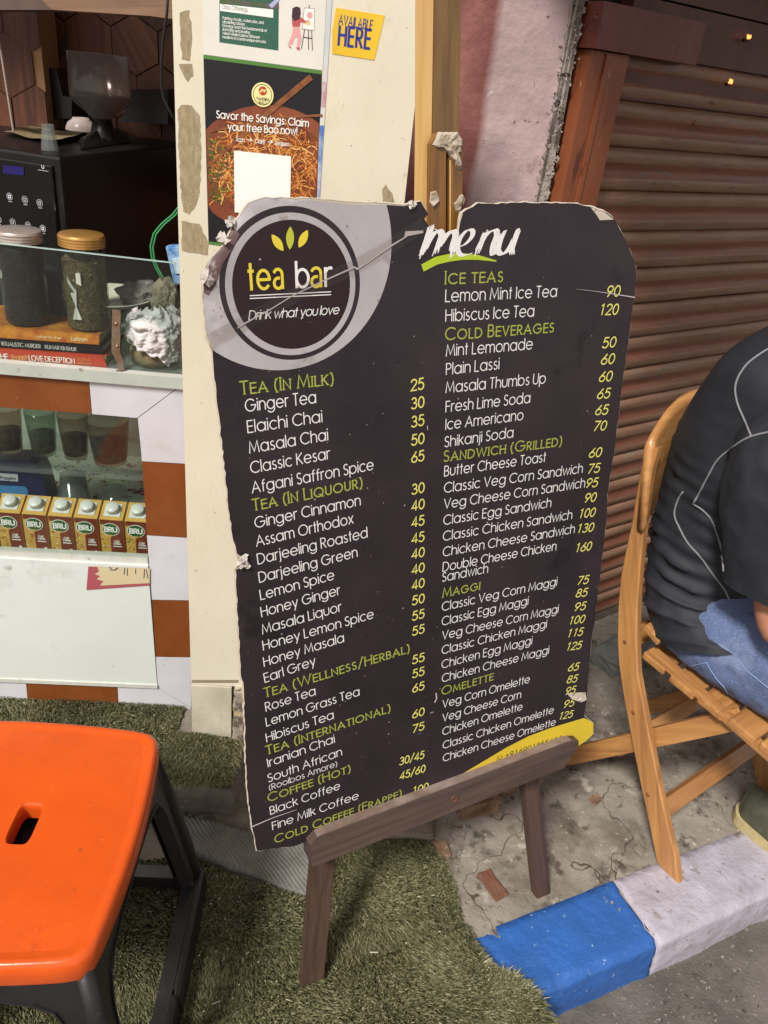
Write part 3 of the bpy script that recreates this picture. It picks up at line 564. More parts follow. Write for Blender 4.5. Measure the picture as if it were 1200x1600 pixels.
pt = thing('art_class_poster', PN.w(*PN.uv(430, 40)), 'white art class poster with green text box above the food poster', 'poster')
b = MB(); b.prism(ccw(px_poly(PN, [(316, -70), (513, -55), (504, 110), (318, 85)])), PN, .0005, .0008); b.build('sheet', paper, pt)
b = MB(); b.flat(ccw(px_poly(PN, [(343, -30), (436, -20), (435, 79), (343, 66)])), PN, .0010); b.build('text_box_print', grn, pt)
b = MB(); b.flat(ccw(px_poly(PN, [(344, 6), (427, 15), (427, 28), (344, 17)])), PN, .0012)
for i, (t_, x1) in enumerate((('Painting: Acrylic, watercolor, and', 412), ('oil painting classes.', 383), ('Drawing: Learn the fundamentals of', 417), ('sketching and shading.', 391), ('Mixed Media: Explore different', 406), ('mediums to create unique artworks.', 416))):
    y_ = 30 + i * 5.9; text(b, t_, PN, PN.uv(348, y_), PN.uv(x1, y_ + (x1 - 348) * .12), .0034, .068, .0013)
b.build('class_text_print', wht, pt)
b = MB(); text(b, 'Class Offerings', PN, PN.uv(347, 13.5), PN.uv(387, 18.5), .0050, .05, .0014); b.build('heading_print', mat('ink_grey', '#8a8a86', .5), pt)
b = MB()
P_ = lambda pts: ccw(px_poly(PN, pts))
# woman painting at an easel, flat inks
b.flat(P_([(457, 13), (463, 10), (469, 12), (470, 20), (468, 30), (460, 33), (456, 27)]), PN, .0013, 0)          # hair
b.flat(P_([(456, 28), (466, 25), (472, 28), (478, 33), (482, 31), (483, 34), (477, 37), (470, 34), (468, 42), (457, 42)]), PN, .0012, 1)    # top
b.flat(P_([(458, 42), (468, 42), (471, 60), (468, 74), (464, 74), (465, 58), (461, 58), (456, 70), (450, 68), (456, 55)]), PN, .0012, 2)   # trousers
b.flat(P_([(475, 12), (492, 13), (491, 48), (472, 46)]), PN, .0010, 3)
b.flat(P_([(476, 13), (491.3, 14), (490.3, 47), (473, 45)]), PN, .0011, 4)
b.flat(circ(*PN.uv(484, 24), .0042, n=14), PN, .0012, 2); b.flat(circ(*PN.uv(481, 36), .0046, .003, n=14), PN, .0012, 5)
for a_, c_ in (((476, 46), (471, 76)), ((482, 47), (482, 77)), ((487, 48), (488, 78)), ((474, 58), (487, 60)), ((483, 8), (483, 13))): b.ribbon([PN.uv(*a_), PN.uv(*c_)], .0005, PN, .0012, 0)
b.flat(P_([(449, 69), (453, 72), (456, 75), (453, 75)]), PN, .0012, 1); b.flat(P_([(463, 74), (468, 74), (469, 79), (464, 77)]), PN, .0012, 1)
b.build('painter_print', [mat('ink_hair', '#3a2430', .5), mat('ink_coral', '#b3504f', .5), mat('ink_pink', '#d99a9a', .5), mat('ink_line', '#8f7a78', .5), wht, mat('ink_peach', '#e0ba8a', .5)], pt)
b = MB(); b.flat(P_([(344, -2), (392, 2), (436, 8), (436, 14), (344, 5)]), PN, .00115, 0); b.flat(P_([(420, 8), (436, -6), (438, 0), (425, 13)]), PN, .0012, 1)
b.build('photo_print', [mat('ink_mauve', '#6a4f63', .5, var='#405a30', vscale=60), mat('ink_lilac', '#a9a8c9', .5)], pt)

st = thing('yellow_sticker', PN.w(*PN.uv(557, 52)), 'yellow sticker reading available here in blue capitals', 'sticker')
b = MB(); b.prism(P_([(525, 12), (601, 24), (585, 94), (519, 84), (519, 50)]), PN, .0003, .0007); shy = b.build('sheet', mat('sticker_yellow', '#e0b92e', .45, var='#d8ae27', vscale=20), st)
b = MB(); text(b, 'AVAILABLE', PN, PN.uv(529, 38), PN.uv(581, 47), .0118, .062, .0009, gap=.26); text(b, 'HERE', PN, PN.uv(529, 70), PN.uv(577, 76), .0235, .078, .0009, gap=.3)
b.build('lettering', mat('sticker_blue', '#28307e', .45), shy)
# tape strip beside the posters
tp = thing('striped_tape', PN.w(*PN.uv(510, 150)), 'narrow tape strip with blue and red stretches beside the posters', 'tape')
for (ya, yb, col_, nm) in ((-40, 100, '#b3bcc4', 'worn'), (100, 128, '#cdbcae', 'white'), (128, 168, '#b0405a', 'red'), (168, 196, '#d0cbc0', 'pale'), (196, 314, '#4d74b3', 'blue')):
    b = MB(); f_ = lambda y: 519 - (y + 20) * .062
    b.prism(P_([(f_(ya) - 6, ya), (f_(ya) + 1, ya), (f_(yb) + 1, yb), (f_(yb) - 6, yb)]), PN, .0004, .0012); b.build('band', mat('tape_' + nm, col_, .5, var='#c3c6c8', vscale=60, stretch=(1, 1, .5)), tp)

# ================================================================== COUNTER
CT = Pl(atz(290, 1108, PZ), V(.9957, .092, 0))            # front face of the counter
CT.o[2] = 0.0
top_z = .932
ct = thing('display_counter', CT.w(-.2, PZ), 'white and brown chequered display counter with glass window', 'counter')
lam_b = mat('laminate_brown', '#6f3a19', .28, var='#7d4622', vscale=9, coat=.3, spots=[(80, .70, '#a58a70', .015), (7, .63, '#5e3014', .1)]); lam_w = mat('laminate_white', '#c9c8cc', .3, var='#bfbec2', vscale=8, spots=[(70, .68, '#6b655e', .02), (9, .62, '#b3b0aa', .12), (24, .70, '#948c7e', .03)], coat=.2)
edge = mat('edge_white', '#c8c8bf', .35, var='#b8b8ae', vscale=20, spots=[(60, .64, '#857d6a', .03)])
def tile(pts, m, d=.0):
    b = MB(); q = ccw([CT.uv(x, y) for x, y in pts]); b.prism(q, CT, -.012, d); return b.build('laminate_tile', m, ct)
tile([(-260, 560), (138.5, 595.5), (143, 646.5), (-250, 618)], lam_b); tile([(139.5, 595.6), (277, 606), (214, 653), (144, 647)], lam_w)
tile([(278, 606.5), (286, 607.5), (291.5, 724.5), (222, 720.5), (215.5, 653.5)], lam_w, .0004)
tile([(222, 721.5), (291.5, 725.5), (294, 840), (229.5, 836)], lam_b); tile([(229.6, 837), (294, 841), (296.5, 938), (237.5, 937)], lam_w)
tile([(237.6, 938), (296.5, 939), (298, 1027), (243.5, 1026)], lam_b); tile([(243.6, 1027), (298, 1028), (298.5, 1105), (246, 1074)], lam_w)
tile([(184, 1073), (245.6, 1074.5), (298, 1106), (298, 1112), (186, 1112)], lam_w, .0003); tile([(41, 1067), (183.5, 1073), (185.5, 1112), (45, 1112)], lam_b); tile([(-200, 1060), (40.5, 1067), (44.5, 1112), (-200, 1112)], lam_w)
# carcass
AX = (CT.ex, -CT.n, V(0, 0, 1))
b = MB()
b.box(CT.w(-.75, .945, -.29), (1.54, .60, .022), AX, 0); b.build('worktop', clear('worktop_glass', '#f4f8f5', .05, .16), ct)
b = MB(); b.prism(ccw([(-1.5, .9325), (.017, .9325), (.017, .957), (-1.5, .957)]), CT, -.01, .006); b.build('edge_strip', edge, ct)
b = MB(); b.box(CT.w(-.75, .51, -.585), (1.54, .012, .84), AX, 0); b.box(CT.w(.012, .51, -.3), (.010, .57, .84), AX, 0); b.build('carcass', mat('carcass_white', '#cfcdc2', .6, var='#c2c0b4', vscale=6), ct)
# inside: shelves
zs = .548
mat('shelf_white', '#b7b7aa', .4, var='#a6a699', vscale=10)
b = MB(); b.prism(ccw([CT.uv(x, y, -.008) for x, y in ((-250, 846), (231, 870), (232, 882), (-250, 856))]), CT, -.02, -.004); b.build('shelf_edge', edge, ct)
b = MB(); b.box(CT.w(-.78, .66, -.45), (1.42, .28, .010), AX, 0, .002); b.build('upper_shelf', clear('shelf_glass', '#f3f8f5', .05, .10), ct)
# white front sheet of the lower cabinet
wf = mat('white_glass_sheet', '#d3d8d1', .14, var='#c8cec5', vscale=2.5, spots=[(50, .69, '#8f958c', .02), (5, .60, '#b0b6aa', .15), (16, .68, '#a2a697', .06)], coat=.6)
b = MB(); b.prism(ccw([CT.uv(x, y) for x, y in ((-250, 858), (231.5, 884), (246, 1072.5), (-250, 1052))]), CT, -.010, .002); b.build('lower_front_sheet', wf, ct)
b = MB(); q = ccw([CT.uv(x, y, .0025) for x, y in ((-100, 1055.5), (246, 1070), (246.5, 1075), (-100, 1060.5))]); b.prism(q, CT, .0, .005); b.build('bottom_track', edge, ct)
gl = clear('display_glass', '#f2f6f4', .04, .004)
b = MB(); b.prism(ccw([CT.uv(x, y, -.004) for x, y in ((-250, 618), (214, 652), (231, 872), (-250, 850))]), CT, -.007, -.004); b.build('window_pane', gl, ct)
# reflection of a poster in the lower sheet, painted as flat shapes
cd = thing('poster_reflection', CT.w(*CT.uv(185, 905), .003), 'painted cream and red reflection of a poster on white cabinet sheet', 'reflection')
b = MB(); b.flat(ccw([CT.uv(*q, .003) for q in ((138, 885), (234, 888), (234, 915), (135, 922))]), CT, .003); b.build('sheet', mat('reflection_red', '#a3545a', .3, coat=.5), cd)
b = MB(); b.flat(ccw([CT.uv(*q, .003) for q in ((152, 885.5), (234, 888), (234, 911), (156, 915), (162, 908), (151, 905), (157, 900), (148, 897), (155, 893))]), CT, .0034); b.build('cream_field', mat('reflection_cream', '#c9b994', .3, coat=.5), cd)
b = MB(); 
b.ribbon([CT.uv(*q, .003) for q in ((172, 886), (174, 890), (180, 890.5), (184, 887))], .0014, CT, .0038)
for q in (((195, 887), (194, 897)), ((199, 888), (199, 899)), ((212, 889), (212, 896)), ((226, 889), (225, 903)), ((229, 890), (231, 903))): b.ribbon([CT.uv(*r_, .003) for r_ in q], .001, CT, .0038)
b.build('figure_reflection', mat('reflection_ink', '#4d5a58', .3), cd)

# ---- cartons on the ledge
cart_y = mat('carton_yellow', '#cfa550', .4, var='#c4984a', vscale=30); cart_b = mat('carton_brown', '#7a3216', .4, var='#6c2a12', vscale=30); cap_w = mat('cap_white', '#cfcfca', .35)
og = mat('oval_green', '#2d5a23', .35); gold = mat('print_gold', '#d7a32c', .35)
CP = CT.moved(-.062)
def carton(i, ucen, ub, label):
    """small drink carton: slanted shoulder, round cap, printed front; CP plane front"""
    wd, ht, dp = .0505, .094, .045; z = ub
    t = thing('drink_carton', CP.w(ucen, z), label, 'carton', 'coffee drink cartons on the counter ledge')
    b = MB(); L_, R_ = ucen - wd / 2, ucen + wd / 2
    pts = [CP.w(L_, z), CP.w(R_, z), CP.w(R_, z + ht), CP.w(L_, z + ht), CP.w(L_, z, -dp), CP.w(R_, z, -dp), CP.w(R_, z + ht + .022, -dp), CP.w(L_, z + ht + .022, -dp)]
    b.add(pts, [(0, 1, 2, 3), (5, 4, 7, 6), (4, 0, 3, 7), (1, 5, 6, 2), (3, 2, 6, 7), (4, 5, 1, 0)], 0); body_ = b.build('carton_body', cart_y, t)
    b = MB(); b.flat([(ucen - .004, z + .001), (R_ - .0004, z + .001), (R_ - .0004, z + ht - .001), (ucen - .004, z + ht - .001)], CP, .0004)
    b.flat([(L_ + .001, z + ht - .013), (ucen - .004, z + ht - .013), (ucen - .004, z + ht - .001), (L_ + .001, z + ht - .001)], CP, .0004); b.build('brown_panel', cart_b, body_)
    b = MB(); b.flat(circ(ucen - .002, z + .069, .0195, .0165, 24), CP, .0008, 1); b.flat(circ(ucen - .002, z + .069, .0180, .0150, 24), CP, .0011, 0); b.build('oval_print', [og, wht], body_)
    b = MB(); text(b, 'BRU', CP, (ucen - .0150, z + .0635), (ucen + .0115, z + .0635), .0115, .14, .0014); text(b, 'Cold', CP, (ucen + .004, z + .036), (ucen + .015, z + .036), .005, .1, .0008); text(b, 'Coffee', CP, (ucen + .002, z + .030), (ucen + .018, z + .030), .005, .1, .0008)
    b.flat([(ucen + .001, z + .024), (ucen + .020, z + .024), (ucen + .020, z + .0265), (ucen + .001, z + .0265)], CP, .0008); b.flat([(ucen + .014, z + .005), (ucen + .020, z + .005), (ucen + .020, z + .010), (ucen + .014, z + .010)], CP, .0008)
    b.build('lettering', wht, body_)
    b = MB(); r_ = random.Random(i); b.flat([(ucen - .006, z + .056), (ucen + .002, z + .056), (ucen - .002, z + .049)], CP, .0016, 0)
    for k in range(26):
        x = r_.uniform(L_ + .003, ucen - .008); y = z + r_.uniform(.006, .084)
        if math.hypot(x - ucen + .002, (y - z - .069)) < .019: continue
        b.flat(circ(x, y, r_.uniform(.0015, .0035), r_.uniform(.001, .0026), 7), CP, .0006 + k * 6e-6, r_.choice([0, 1, 2, 3]))
    for k in range(4): b.flat(circ(ucen + r_.uniform(.004, .016), z + r_.uniform(.041, .047), .0016, .001, 6), CP, .0008, 1)
    b.build('bean_print', [gold, mat('bean_rust', '#9c5a24', .4), mat('bean_cream', '#ddc391', .4), mat('bean_dark', '#8f6a30', .4)], body_)
    sl_ = V(0, 0, 1) * dp + CP.n * .022; sl_ /= np.linalg.norm(sl_); back = np.cross(sl_, CP.ex); c0 = CP.w(ucen, z + ht + .011, -dp / 2)
    b = MB(); b.box(c0 + sl_ * .001, (.036, .034, .002), (CP.ex, -back, sl_), 0, .0006); b.lathe(c0, [(.0135, 0), (.0135, .006), (.0140, .006), (.0142, .014), (.013, .0155), (.0, .0158)], 26, 0, (CP.ex, -back, sl_)); b.build('screw_cap', cap_w, t)
basez = []
nms = ['leftmost drink carton, cut off by the photo edge', 'second drink carton from the left on the glass cabinet ledge', 'third drink carton from the left, below the plastic cup stack', 'middle one of the seven drink cartons on the ledge', 'third drink carton from the right on the ledge', 'second drink carton from the right on the ledge', 'rightmost drink carton, tucked behind the white counter stile']
fr = [(20.5, 857), (60, 860), (99.5, 862.5), (138.5, 865), (178, 868), (217, 871)]
for i, (x, y) in enumerate([(-18, 854)] + fr):
    basez.append(CP.uv(x, y))
zc = basez[3][1]
us = np.polyfit(range(7), [q[0] for q in basez], 1)
ledge = MB(); ledge.box(CT.w(-.78, zc - .008, -.085), (1.42, .13, .014), AX, 0, .002); ledge.build('carton_ledge', _mats['shelf_white'], ct)
for i in range(7): carton(i, us[1] + us[0] * i, zc, nms[i])

# ---- card machine, cups, glasses, floral cloth inside the cabinet
IP = CT.moved(-.17)
def ipz(px, py): return IP.uv(px, py)
b = MB(); q = [CT.uv(*p, -.12)[0] for p in ((-60, 800), (235, 800))]
n1, n2 = 60, 20; fl = mat('floral_cloth', '#cfcdbf', .7, spots=[(34, .57, '#7c343c', .02), (52, .60, '#59634c', .02), (80, .63, '#8d5a5a', .02)])
b.box(CT.w(-.7, zc + .012, -.34), (1.3, .36, .02), AX, 0, .002); tag(b.build('floral_cloth', fl), 'pale cloth with dark red flowers on the cabinet shelf', 'cloth')
u_, v_ = IP.uv(40, 745)
cmn = thing('card_machine', IP.w(u_, zc + .02), 'dark navy payment sound box with pale name plate', 'payment speaker')
nav = mat('navy_plastic', '#1c2450', .35, var='#171e45', vscale=20)
b = MB(); q = ccw([IP.uv(x, y) for x, y in ((-60, 790), (78, 790), (66, 745), (57, 726), (44, 721), (10, 719), (-60, 716))]); b.prism(q, IP, -.06, 0); b.build('case', nav, cmn)
b = MB(); b.prism(ccw([IP.uv(x, y) for x, y in ((0, 739), (28, 741), (28, 752), (0, 750))]), IP, .0002, .001); b.build('name_plate', mat('plate_white', '#cdd0d4', .4), cmn)
b = MB(); text(b, 'Paytm', IP, IP.uv(2, 748.5), IP.uv(25, 750), .0075, .12, .0015); b.build('lettering', nav, cmn)
b = MB(); b.prism(ccw([IP.uv(x, y) for x, y in ((-30, 757), (38, 760), (43, 764), (44, 775), (-30, 775))]), IP, .0002, .001); b.build('blue_panel', mat('panel_blue', '#3f7fb5', .3), cmn)
pl_c = clear('clear_plastic', '#eef1ef', .10, .03)
def cup_stack(px, py, r, h, n, label, off):
    Q = CT.moved(off); u, v = Q.uv(px, py); c = Q.w(u, zc + .022)
    t = thing('cup_stack', c, label, 'cups', 'clear cups in the display cabinet')
    for k in range(n):
        b = MB(); z_ = k * .007; pr_ = [(r * .72, z_), (r * 1.0, z_ + h), (r * 1.06, z_ + h + .002), (r * 1.0, z_ + h + .003)]
        pr_ = [(r * 1.0, z_), (r * .78, z_ + h), (0, z_ + h + .0005)] ; pr_ = [(r * 1.07, z_), (r, z_ + .003)] + pr_[1:]
        b.lathe(c, pr_, 28, 0); b.build('cup', pl_c, t)
cup_stack(115, 760, .036, .075, 5, 'stack of clear plastic cups upside down beside payment box', -.20)
cup_stack(180, 775, .034, .05, 1, 'single clear dome cup behind the drink cartons', -.24)
cup_stack(165, 800, .036, .045, 2, 'low pair of clear dome lids near the cartons', -.13)
# upper shelf: tea glasses
gls = clear('tinted_glass', '#e6dccf', .05, .01); gls2 = clear('green_glass', '#dbe4d8', .05, .012)
for i, (x, y, m_, lb) in enumerate(((15, 690, gls, 'leftmost brown glass tumbler in the cabinet window'), (68, 695, gls2, 'greenish glass tumbler between brown ones in the window'), (118, 700, gls, 'tall brown glass tumbler in middle of cabinet window'), (172, 708, gls, 'wide brown glass bowl at right of the cabinet window'))):
    Q = CT.moved(-.20); u, v = Q.uv(x, y); c = Q.w(u, v - .02); r = .032 if i < 3 else .045
    t = thing('glass_tumbler', c, lb, 'glass', 'glasses inside the cabinet window')
    b = MB(); b.lathe(c, [(0, .002), (r * .8, 0), (r * .86, .02), (r * .95, .06), (r * 1.05, .105), (r * 1.0, .105), (r * .9, .06), (r * .8, .02), (0, .008)], 28); b.build('tumbler_wall', m_, t)
    b = MB(); b.lathe(c, [(0, .008), (r * .78, .008), (r * .86, .05), (0, .05)], 24); b.build('tumbler_contents', mat('dark_contents%d' % (i % 2), '#382e24' if i % 2 == 0 else '#6b7262', .3, var='#544638', vscale=60), t)
b = MB(); Q = CT.moved(-.20); vz = Q.uv(60, 722)[1]
b.box(CT.w(-.75, CT.moved(-.2).uv(100, 716)[1] - .012, -.25), (1.4, .2, .012), AX, 0, .002); b.build('glass_shelf', clear('shelf_glass', '#f3f8f5', .05, .10), ct)

# ---- glass guard on the counter top and its bracket
GP = CT.moved(-.012)
gd = thing('glass_guard', GP.w(-.3, .957), 'low clear glass guard standing along the counter edge', 'glass guard')
b = MB(); q = [GP.uv(-250, 352), GP.uv(277, 411)]; b.prism(ccw([(q[0][0], .958), (.006, .958), (.006, q[1][1]), (q[0][0], GP.uv(0, 385)[1] + .0)]), GP, -.005, 0); b.build('pane', clear('guard_glass', '#eff4f2', .04, .006), gd)
b = MB(); b.prism(ccw([(q[0][0], q[0][1] - .0015), (.006, q[1][1] - .0015), (.006, q[1][1]), (q[0][0], q[0][1])]), GP, -.005, .0005); b.build('polished_edge', mat('glass_edge', '#a9bdb6', .15), gd)
b = MB(); BR = GP.moved(.008)
u1, v1 = BR.uv(182, 484); u2, v2 = BR.uv(188, 560); u3, v3 = BR.uv(186, 590)
b.prism(ccw([BR.uv(*p) for p in ((176, 483), (189, 485), (188, 548), (194, 565), (195, 577), (186, 577), (184, 566), (175, 548))]), BR, -.0, .004); b.prism(ccw([BR.uv(*p) for p in ((183, 577), (193, 578), (191, 596), (179, 594))]), BR, .002, .008)
for p in ((182, 505), (184, 540)): b.lathe(BR.w(*BR.uv(*p), .004), [(.003, 0), (.003, .0015), (0, .002)], 12, 0, (BR.ex, BR.ey, BR.n))
b.build('bracket', mat('bracket_steel', '#9a8c7c', .35, metal=.6, var='#86684f', vscale=60), gd)

# ---- books
BK = CT.moved(-.016)
def book(label, poly, col_, txts, depth=.13, yaw=0, title_mat=None, pages=True):
    P = BK; q = ccw([P.uv(*p) for p in poly]); uu = [a for a, _ in q]; vv_ = [a for _, a in q]
    t = thing('book', P.w(sum(uu) / 4, min(vv_)), label, 'book', 'books stacked on the counter edge')
    b = MB(); b.prism(q, P, -.0015, 0); u0, u1, v0, v1 = min(uu), max(uu), min(vv_), max(vv_)
    q0 = sorted(q)[:2]; q1 = sorted(q)[2:]
    for vv2 in ((v0, v0 + .0012), (v1 - .0012, v1)):
        pass
    top = [P.w(q0[1][0], max(q0[0][1], q0[1][1])), P.w(q1[1][0], max(q1[0][1], q1[1][1]))]; bot = [P.w(q0[0][0], min(q0[0][1], q0[1][1])), P.w(q1[0][0], min(q1[0][1], q1[1][1]))]
    n_ = -P.n * depth
    for A, B in (top, bot):
        d_ = V(0, 0, .0006); b.add([A + d_, B + d_, B + n_ + d_, A + n_ + d_, A - d_, B - d_, B + n_ - d_, A + n_ - d_], [(0, 1, 2, 3), (7, 6, 5, 4), (0, 4, 5, 1), (1, 5, 6, 2), (2, 6, 7, 3), (3, 7, 4, 0)], 0)
    b.build('cover', mat(label[:12], col_, .35, var=title_mat or col_, vscale=40, spots=[(60, .66, '#c9b89c', .03)] if title_mat else None), t)
    b = MB(); A, B = top; C_, D = bot; i_ = -P.n * .002; e = P.ex * -.002; zz = V(0, 0, .0009)
    p8 = [C_ + i_ + zz, D + i_ + e + zz, B + i_ + e - zz, A + i_ - zz]; p8 += [p + n_ * .96 for p in p8]
    b.add(p8, [(0, 1, 2, 3), (7, 6, 5, 4), (4, 0, 3, 7), (1, 5, 6, 2), (3, 2, 6, 7), (4, 5, 1, 0)]); b.build('pages', mat('pages', '#b9ac90', .8, var='#a0937a', vscale=300, stretch=(.05, .05, 6)), t)
    for (tx, a_, c_, cap_, cc, wt_, sl2) in txts:
        b = MB(); text(b, tx, P, P.uv(*a_), P.uv(*c_), cap_, wt_, .0006, slant=sl2); b.build('spine_lettering', mat('ink_' + cc.strip('#'), cc, .4), t)
    return t
book('red spined paperback at the bottom of the book stack', [(-60, 540), (161, 555), (169, 578), (-60, 561)], '#b5452f', [('THE', (-4, 560), (13, 561.5), .0105, '#e8e0d2', .075, 0), ('Spanish', (17, 562), (42, 562.5), .010, '#d9a25c', .06, .3), ('LOVE DECEPTION', (46, 563), (117, 568), .0102, '#e8e0d2', .075, 0), ('ELENA', (122, 563), (141, 564.5), .0052, '#d59a52', .06, 0), ('ARMAS', (122, 569), (142, 570.5), .0052, '#d59a52', .06, 0)])
book('black spined paperback in the middle of the book stack', [(-60, 524), (161, 541.5), (161, 553), (-60, 538)], '#1d1a1c', [('RITUALISTIC MURDER', (3, 539.5), (64, 544), .0072, '#dedad2', .05, 0), ('KUMAR KINSHUK', (71, 544.5), (120, 548.5), .0072, '#dedad2', .05, 0)])
book('orange illustrated paperback on top of the book stack', [(-60, 505), (155, 524), (155, 538.5), (-60, 523)], '#c98a35', [('Lehren', (112, 532), (136, 533.5), .0075, '#e8dcae', .07, .2), ('chants the', (58, 527.5), (95, 530), .0045, '#e8dcae', .08, .3)], title_mat='#a8562c')
b = MB()
def on(px, py, z): return atz(px, py, z)
zb = BK.uv(155, 524)[1]

# ---- jars with metal lids
def jar(px, pyb, pyt, r, fillc, fillvar, label, lidcol):
    c = on(px, pyb, zb + .001); Q = Pl(c, V(1, 0, 0)); ht = Q.uv(px, pyt)[1]
    c = c + V(0, r * .9, 0)
    t = thing('tea_jar', c, label, 'jar')
    b = MB(); b.lathe(c, [(0, .002), (r * .86, .001), (r * .97, .006), (r, .014), (r, ht * .80), (r * .985, ht * .84), (r * .93, ht * .87), (r * .93, ht * .90)], 40); b.build('glass_wall', clear('jar_clear', '#eeeeea', .06, .012), t)
    b = MB(); pr_ = [(r * .97, ht * .875)]
    for k in range(4): z_ = ht * (.875 + .0285 * k); pr_ += [(r * 1.03, z_ + .001), (r * 1.04, z_ + ht * .012), (r * 1.0, z_ + ht * .022)]
    pr_ += [(r * 1.0, ht * .99), (r * .95, ht), (r * .3, ht * 1.0), (0, ht * .998)]
    b.lathe(c, pr_, 40); b.build('lid', mat('lid_' + lidcol.strip('#'), lidcol, .32, metal=.55, var=lidcol, vscale=30, bump=.0002, bscale=80), t)
    b = MB(); n = 40; vs = []; fs = []; rr2 = random.Random(int(px)); rows = 26; fh = ht * fillc
    for j in range(rows + 1):
        for k in range(n):
            q = (r * .955) * (1 + rr2.uniform(-.035, .0)); a = 2 * math.pi * k / n; vs.append(c + V(q * math.cos(a), q * math.sin(a), .004 + (fh - .004) * j / rows + (rr2.uniform(-.003, .003) if j == rows else 0)))
    for j in range(rows):
        for k in range(n): fs.append((j * n + k, j * n + (k + 1) % n, (j + 1) * n + (k + 1) % n, (j + 1) * n + k))
    vs.append(c + V(0, 0, fh + .003)); fs += [(rows * n + k, rows * n + (k + 1) % n, len(vs) - 1) for k in range(n)]
    b.add(vs, fs); b.build('loose_tea', fillvar, t); return t, c, ht
jm1 = mat('black_tea', '#231a16', .8, var='#3a2c25', vscale=160, bump=.003, bscale=300, spots=[(200, .62, '#5a4638', .03)])
jm2 = mat('herb_tea', '#56462c', .8, var='#7d6a44', vscale=130, bump=.004, bscale=260, spots=[(160, .60, '#b59e6c', .03), (120, .64, '#2c2214', .03)])
jar(31, 511, 366, .041, .84, jm1, 'jar of dark loose tea under a silver ribbed lid', '#b9aba0')
_, jc, jh = jar(128, 519, 372, .040, .74, jm2, 'jar of brown herbs under a golden ribbed lid', '#b98a4c')
# torn label scraps on the jars
JP = Pl(jc + V(0, -.0415, 0), V(1, 0, 0))
b = MB(); b.prism(ccw([JP.uv(*q) for q in ((104, 432), (112, 446), (119, 455), (120, 480), (128, 500), (114, 499), (118, 478), (110, 458), (117, 458), (106, 442))]), JP, -.004, .0004); b.prism(ccw([JP.uv(*q) for q in ((118, 427), (125, 428), (127, 447), (119, 443))]), JP, -.004, .0004)
tag(b.build('label_scrap', mat('scrap_white', '#c9c7bd', .7)), 'torn white label scrap stuck on the golden lidded jar', 'label')
b = MB(); b.prism(ccw([JP.uv(*q) for q in ((0, 422), (12, 430), (15, 437), (0, 434))]), JP, -.004, .0004)
tag(b.build('label_scrap', mat('scrap_white', '#c9c7bd', .7)), 'small torn white label scrap on the silver lidded jar', 'label')
# grey perforated speaker behind the jars
c = on(78, 500, .957) ; c[1] = CT.o[1] + .10; Q = Pl(V(c[0], CT.o[1] + .085, 0), V(1, 0, 0))
t = thing('small_speaker', Q.w(*Q.uv(78, 500)), 'grey perforated small speaker between the two tea jars', 'speaker')
b = MB(); u, v = Q.uv(75, 462); po_ = []
for k in range(40):
    a = 2 * math.pi * k / 40; po_.append((u + .030 * math.copysign(abs(math.cos(a)) ** .5, math.cos(a)), v + .050 * math.copysign(abs(math.sin(a)) ** .5, math.sin(a))))
b.prism(po_, Q, -.03, 0); b.build('case', mat('grille_grey', '#5c5b5c', .45, metal=.3), t)
b = MB()
for i in range(-7, 8):
    for j in range(-13, 14):
        x, y = u + i * .0037 + (j % 2) * .0018, v + j * .0034
        if inside((x, y), [(u + (a - u) * .88, v + (b_ - v) * .92) for a, b_ in po_]): b.flat(circ(x, y, .0011, n=6), Q, .0003)
o = b.build('perforation', mat('hole_black', '#0c0c0c', .9), t); o['kind'] = 'stuff'
b = MB(); b.box(Q.w(u, v - .058, -.01), (.07, .04, .02), None, 0, .003); b.build('foot', mat('foot_olive', '#8b8a4a', .6), t)
# white plate leaning flat behind the bracket
c = on(168, 468, .99); Q = Pl(V(0, CT.o[1] + .12, 0), V(1, 0, 0)); p = Q.w(*Q.uv(172, 470))
t = thing('plate', p, 'off-white oval plate lying behind the herb jar', 'plate')
b = MB(); b.lathe(p, [(0, -.006), (.045, -.006), (.052, -.003), (.085, .010), (.088, .013), (.084, .013), (.052, .001), (.045, -.002), (0, -.002)], 40); b.build('dish', mat('plate_cream', '#c4c0ac', .3), t)
# things to the right: glass jar wrapped in torn tissue
c = on(243, 581, .957); c = V(c[0], CT.o[1] + .058, .957)
Q = Pl(c, V(1, 0, 0)); cx_ = Q.w(*Q.uv(243, 575))[0]; c[0] = cx_
t = thing('wrapped_jar', c, 'glass jar of snacks covered with torn crumpled white tissue', 'jar')
b = MB(); b.lathe(c, [(0, .002), (.040, .001), (.048, .008), (.050, .03), (.050, .085), (.044, .10), (.038, .105)], 36); b.build('glass_wall', _mats['jar_clear'], t)
b = MB(); b.lathe(c, [(0, .004), (.038, .004), (.046, .010), (.047, .030), (.035, .036), (0, .037)], 30); b.build('snacks', mat('snack_tan', '#8c6c45', .9, var='#b7a37c', vscale=90, bump=.002, bscale=200), t)
b = MB(); b.lathe(c, [(.0505, .045), (.0508, .060), (.0505, .060)], 36); b.build('paper_band', mat('band_cream', '#beb5a1', .8), t)
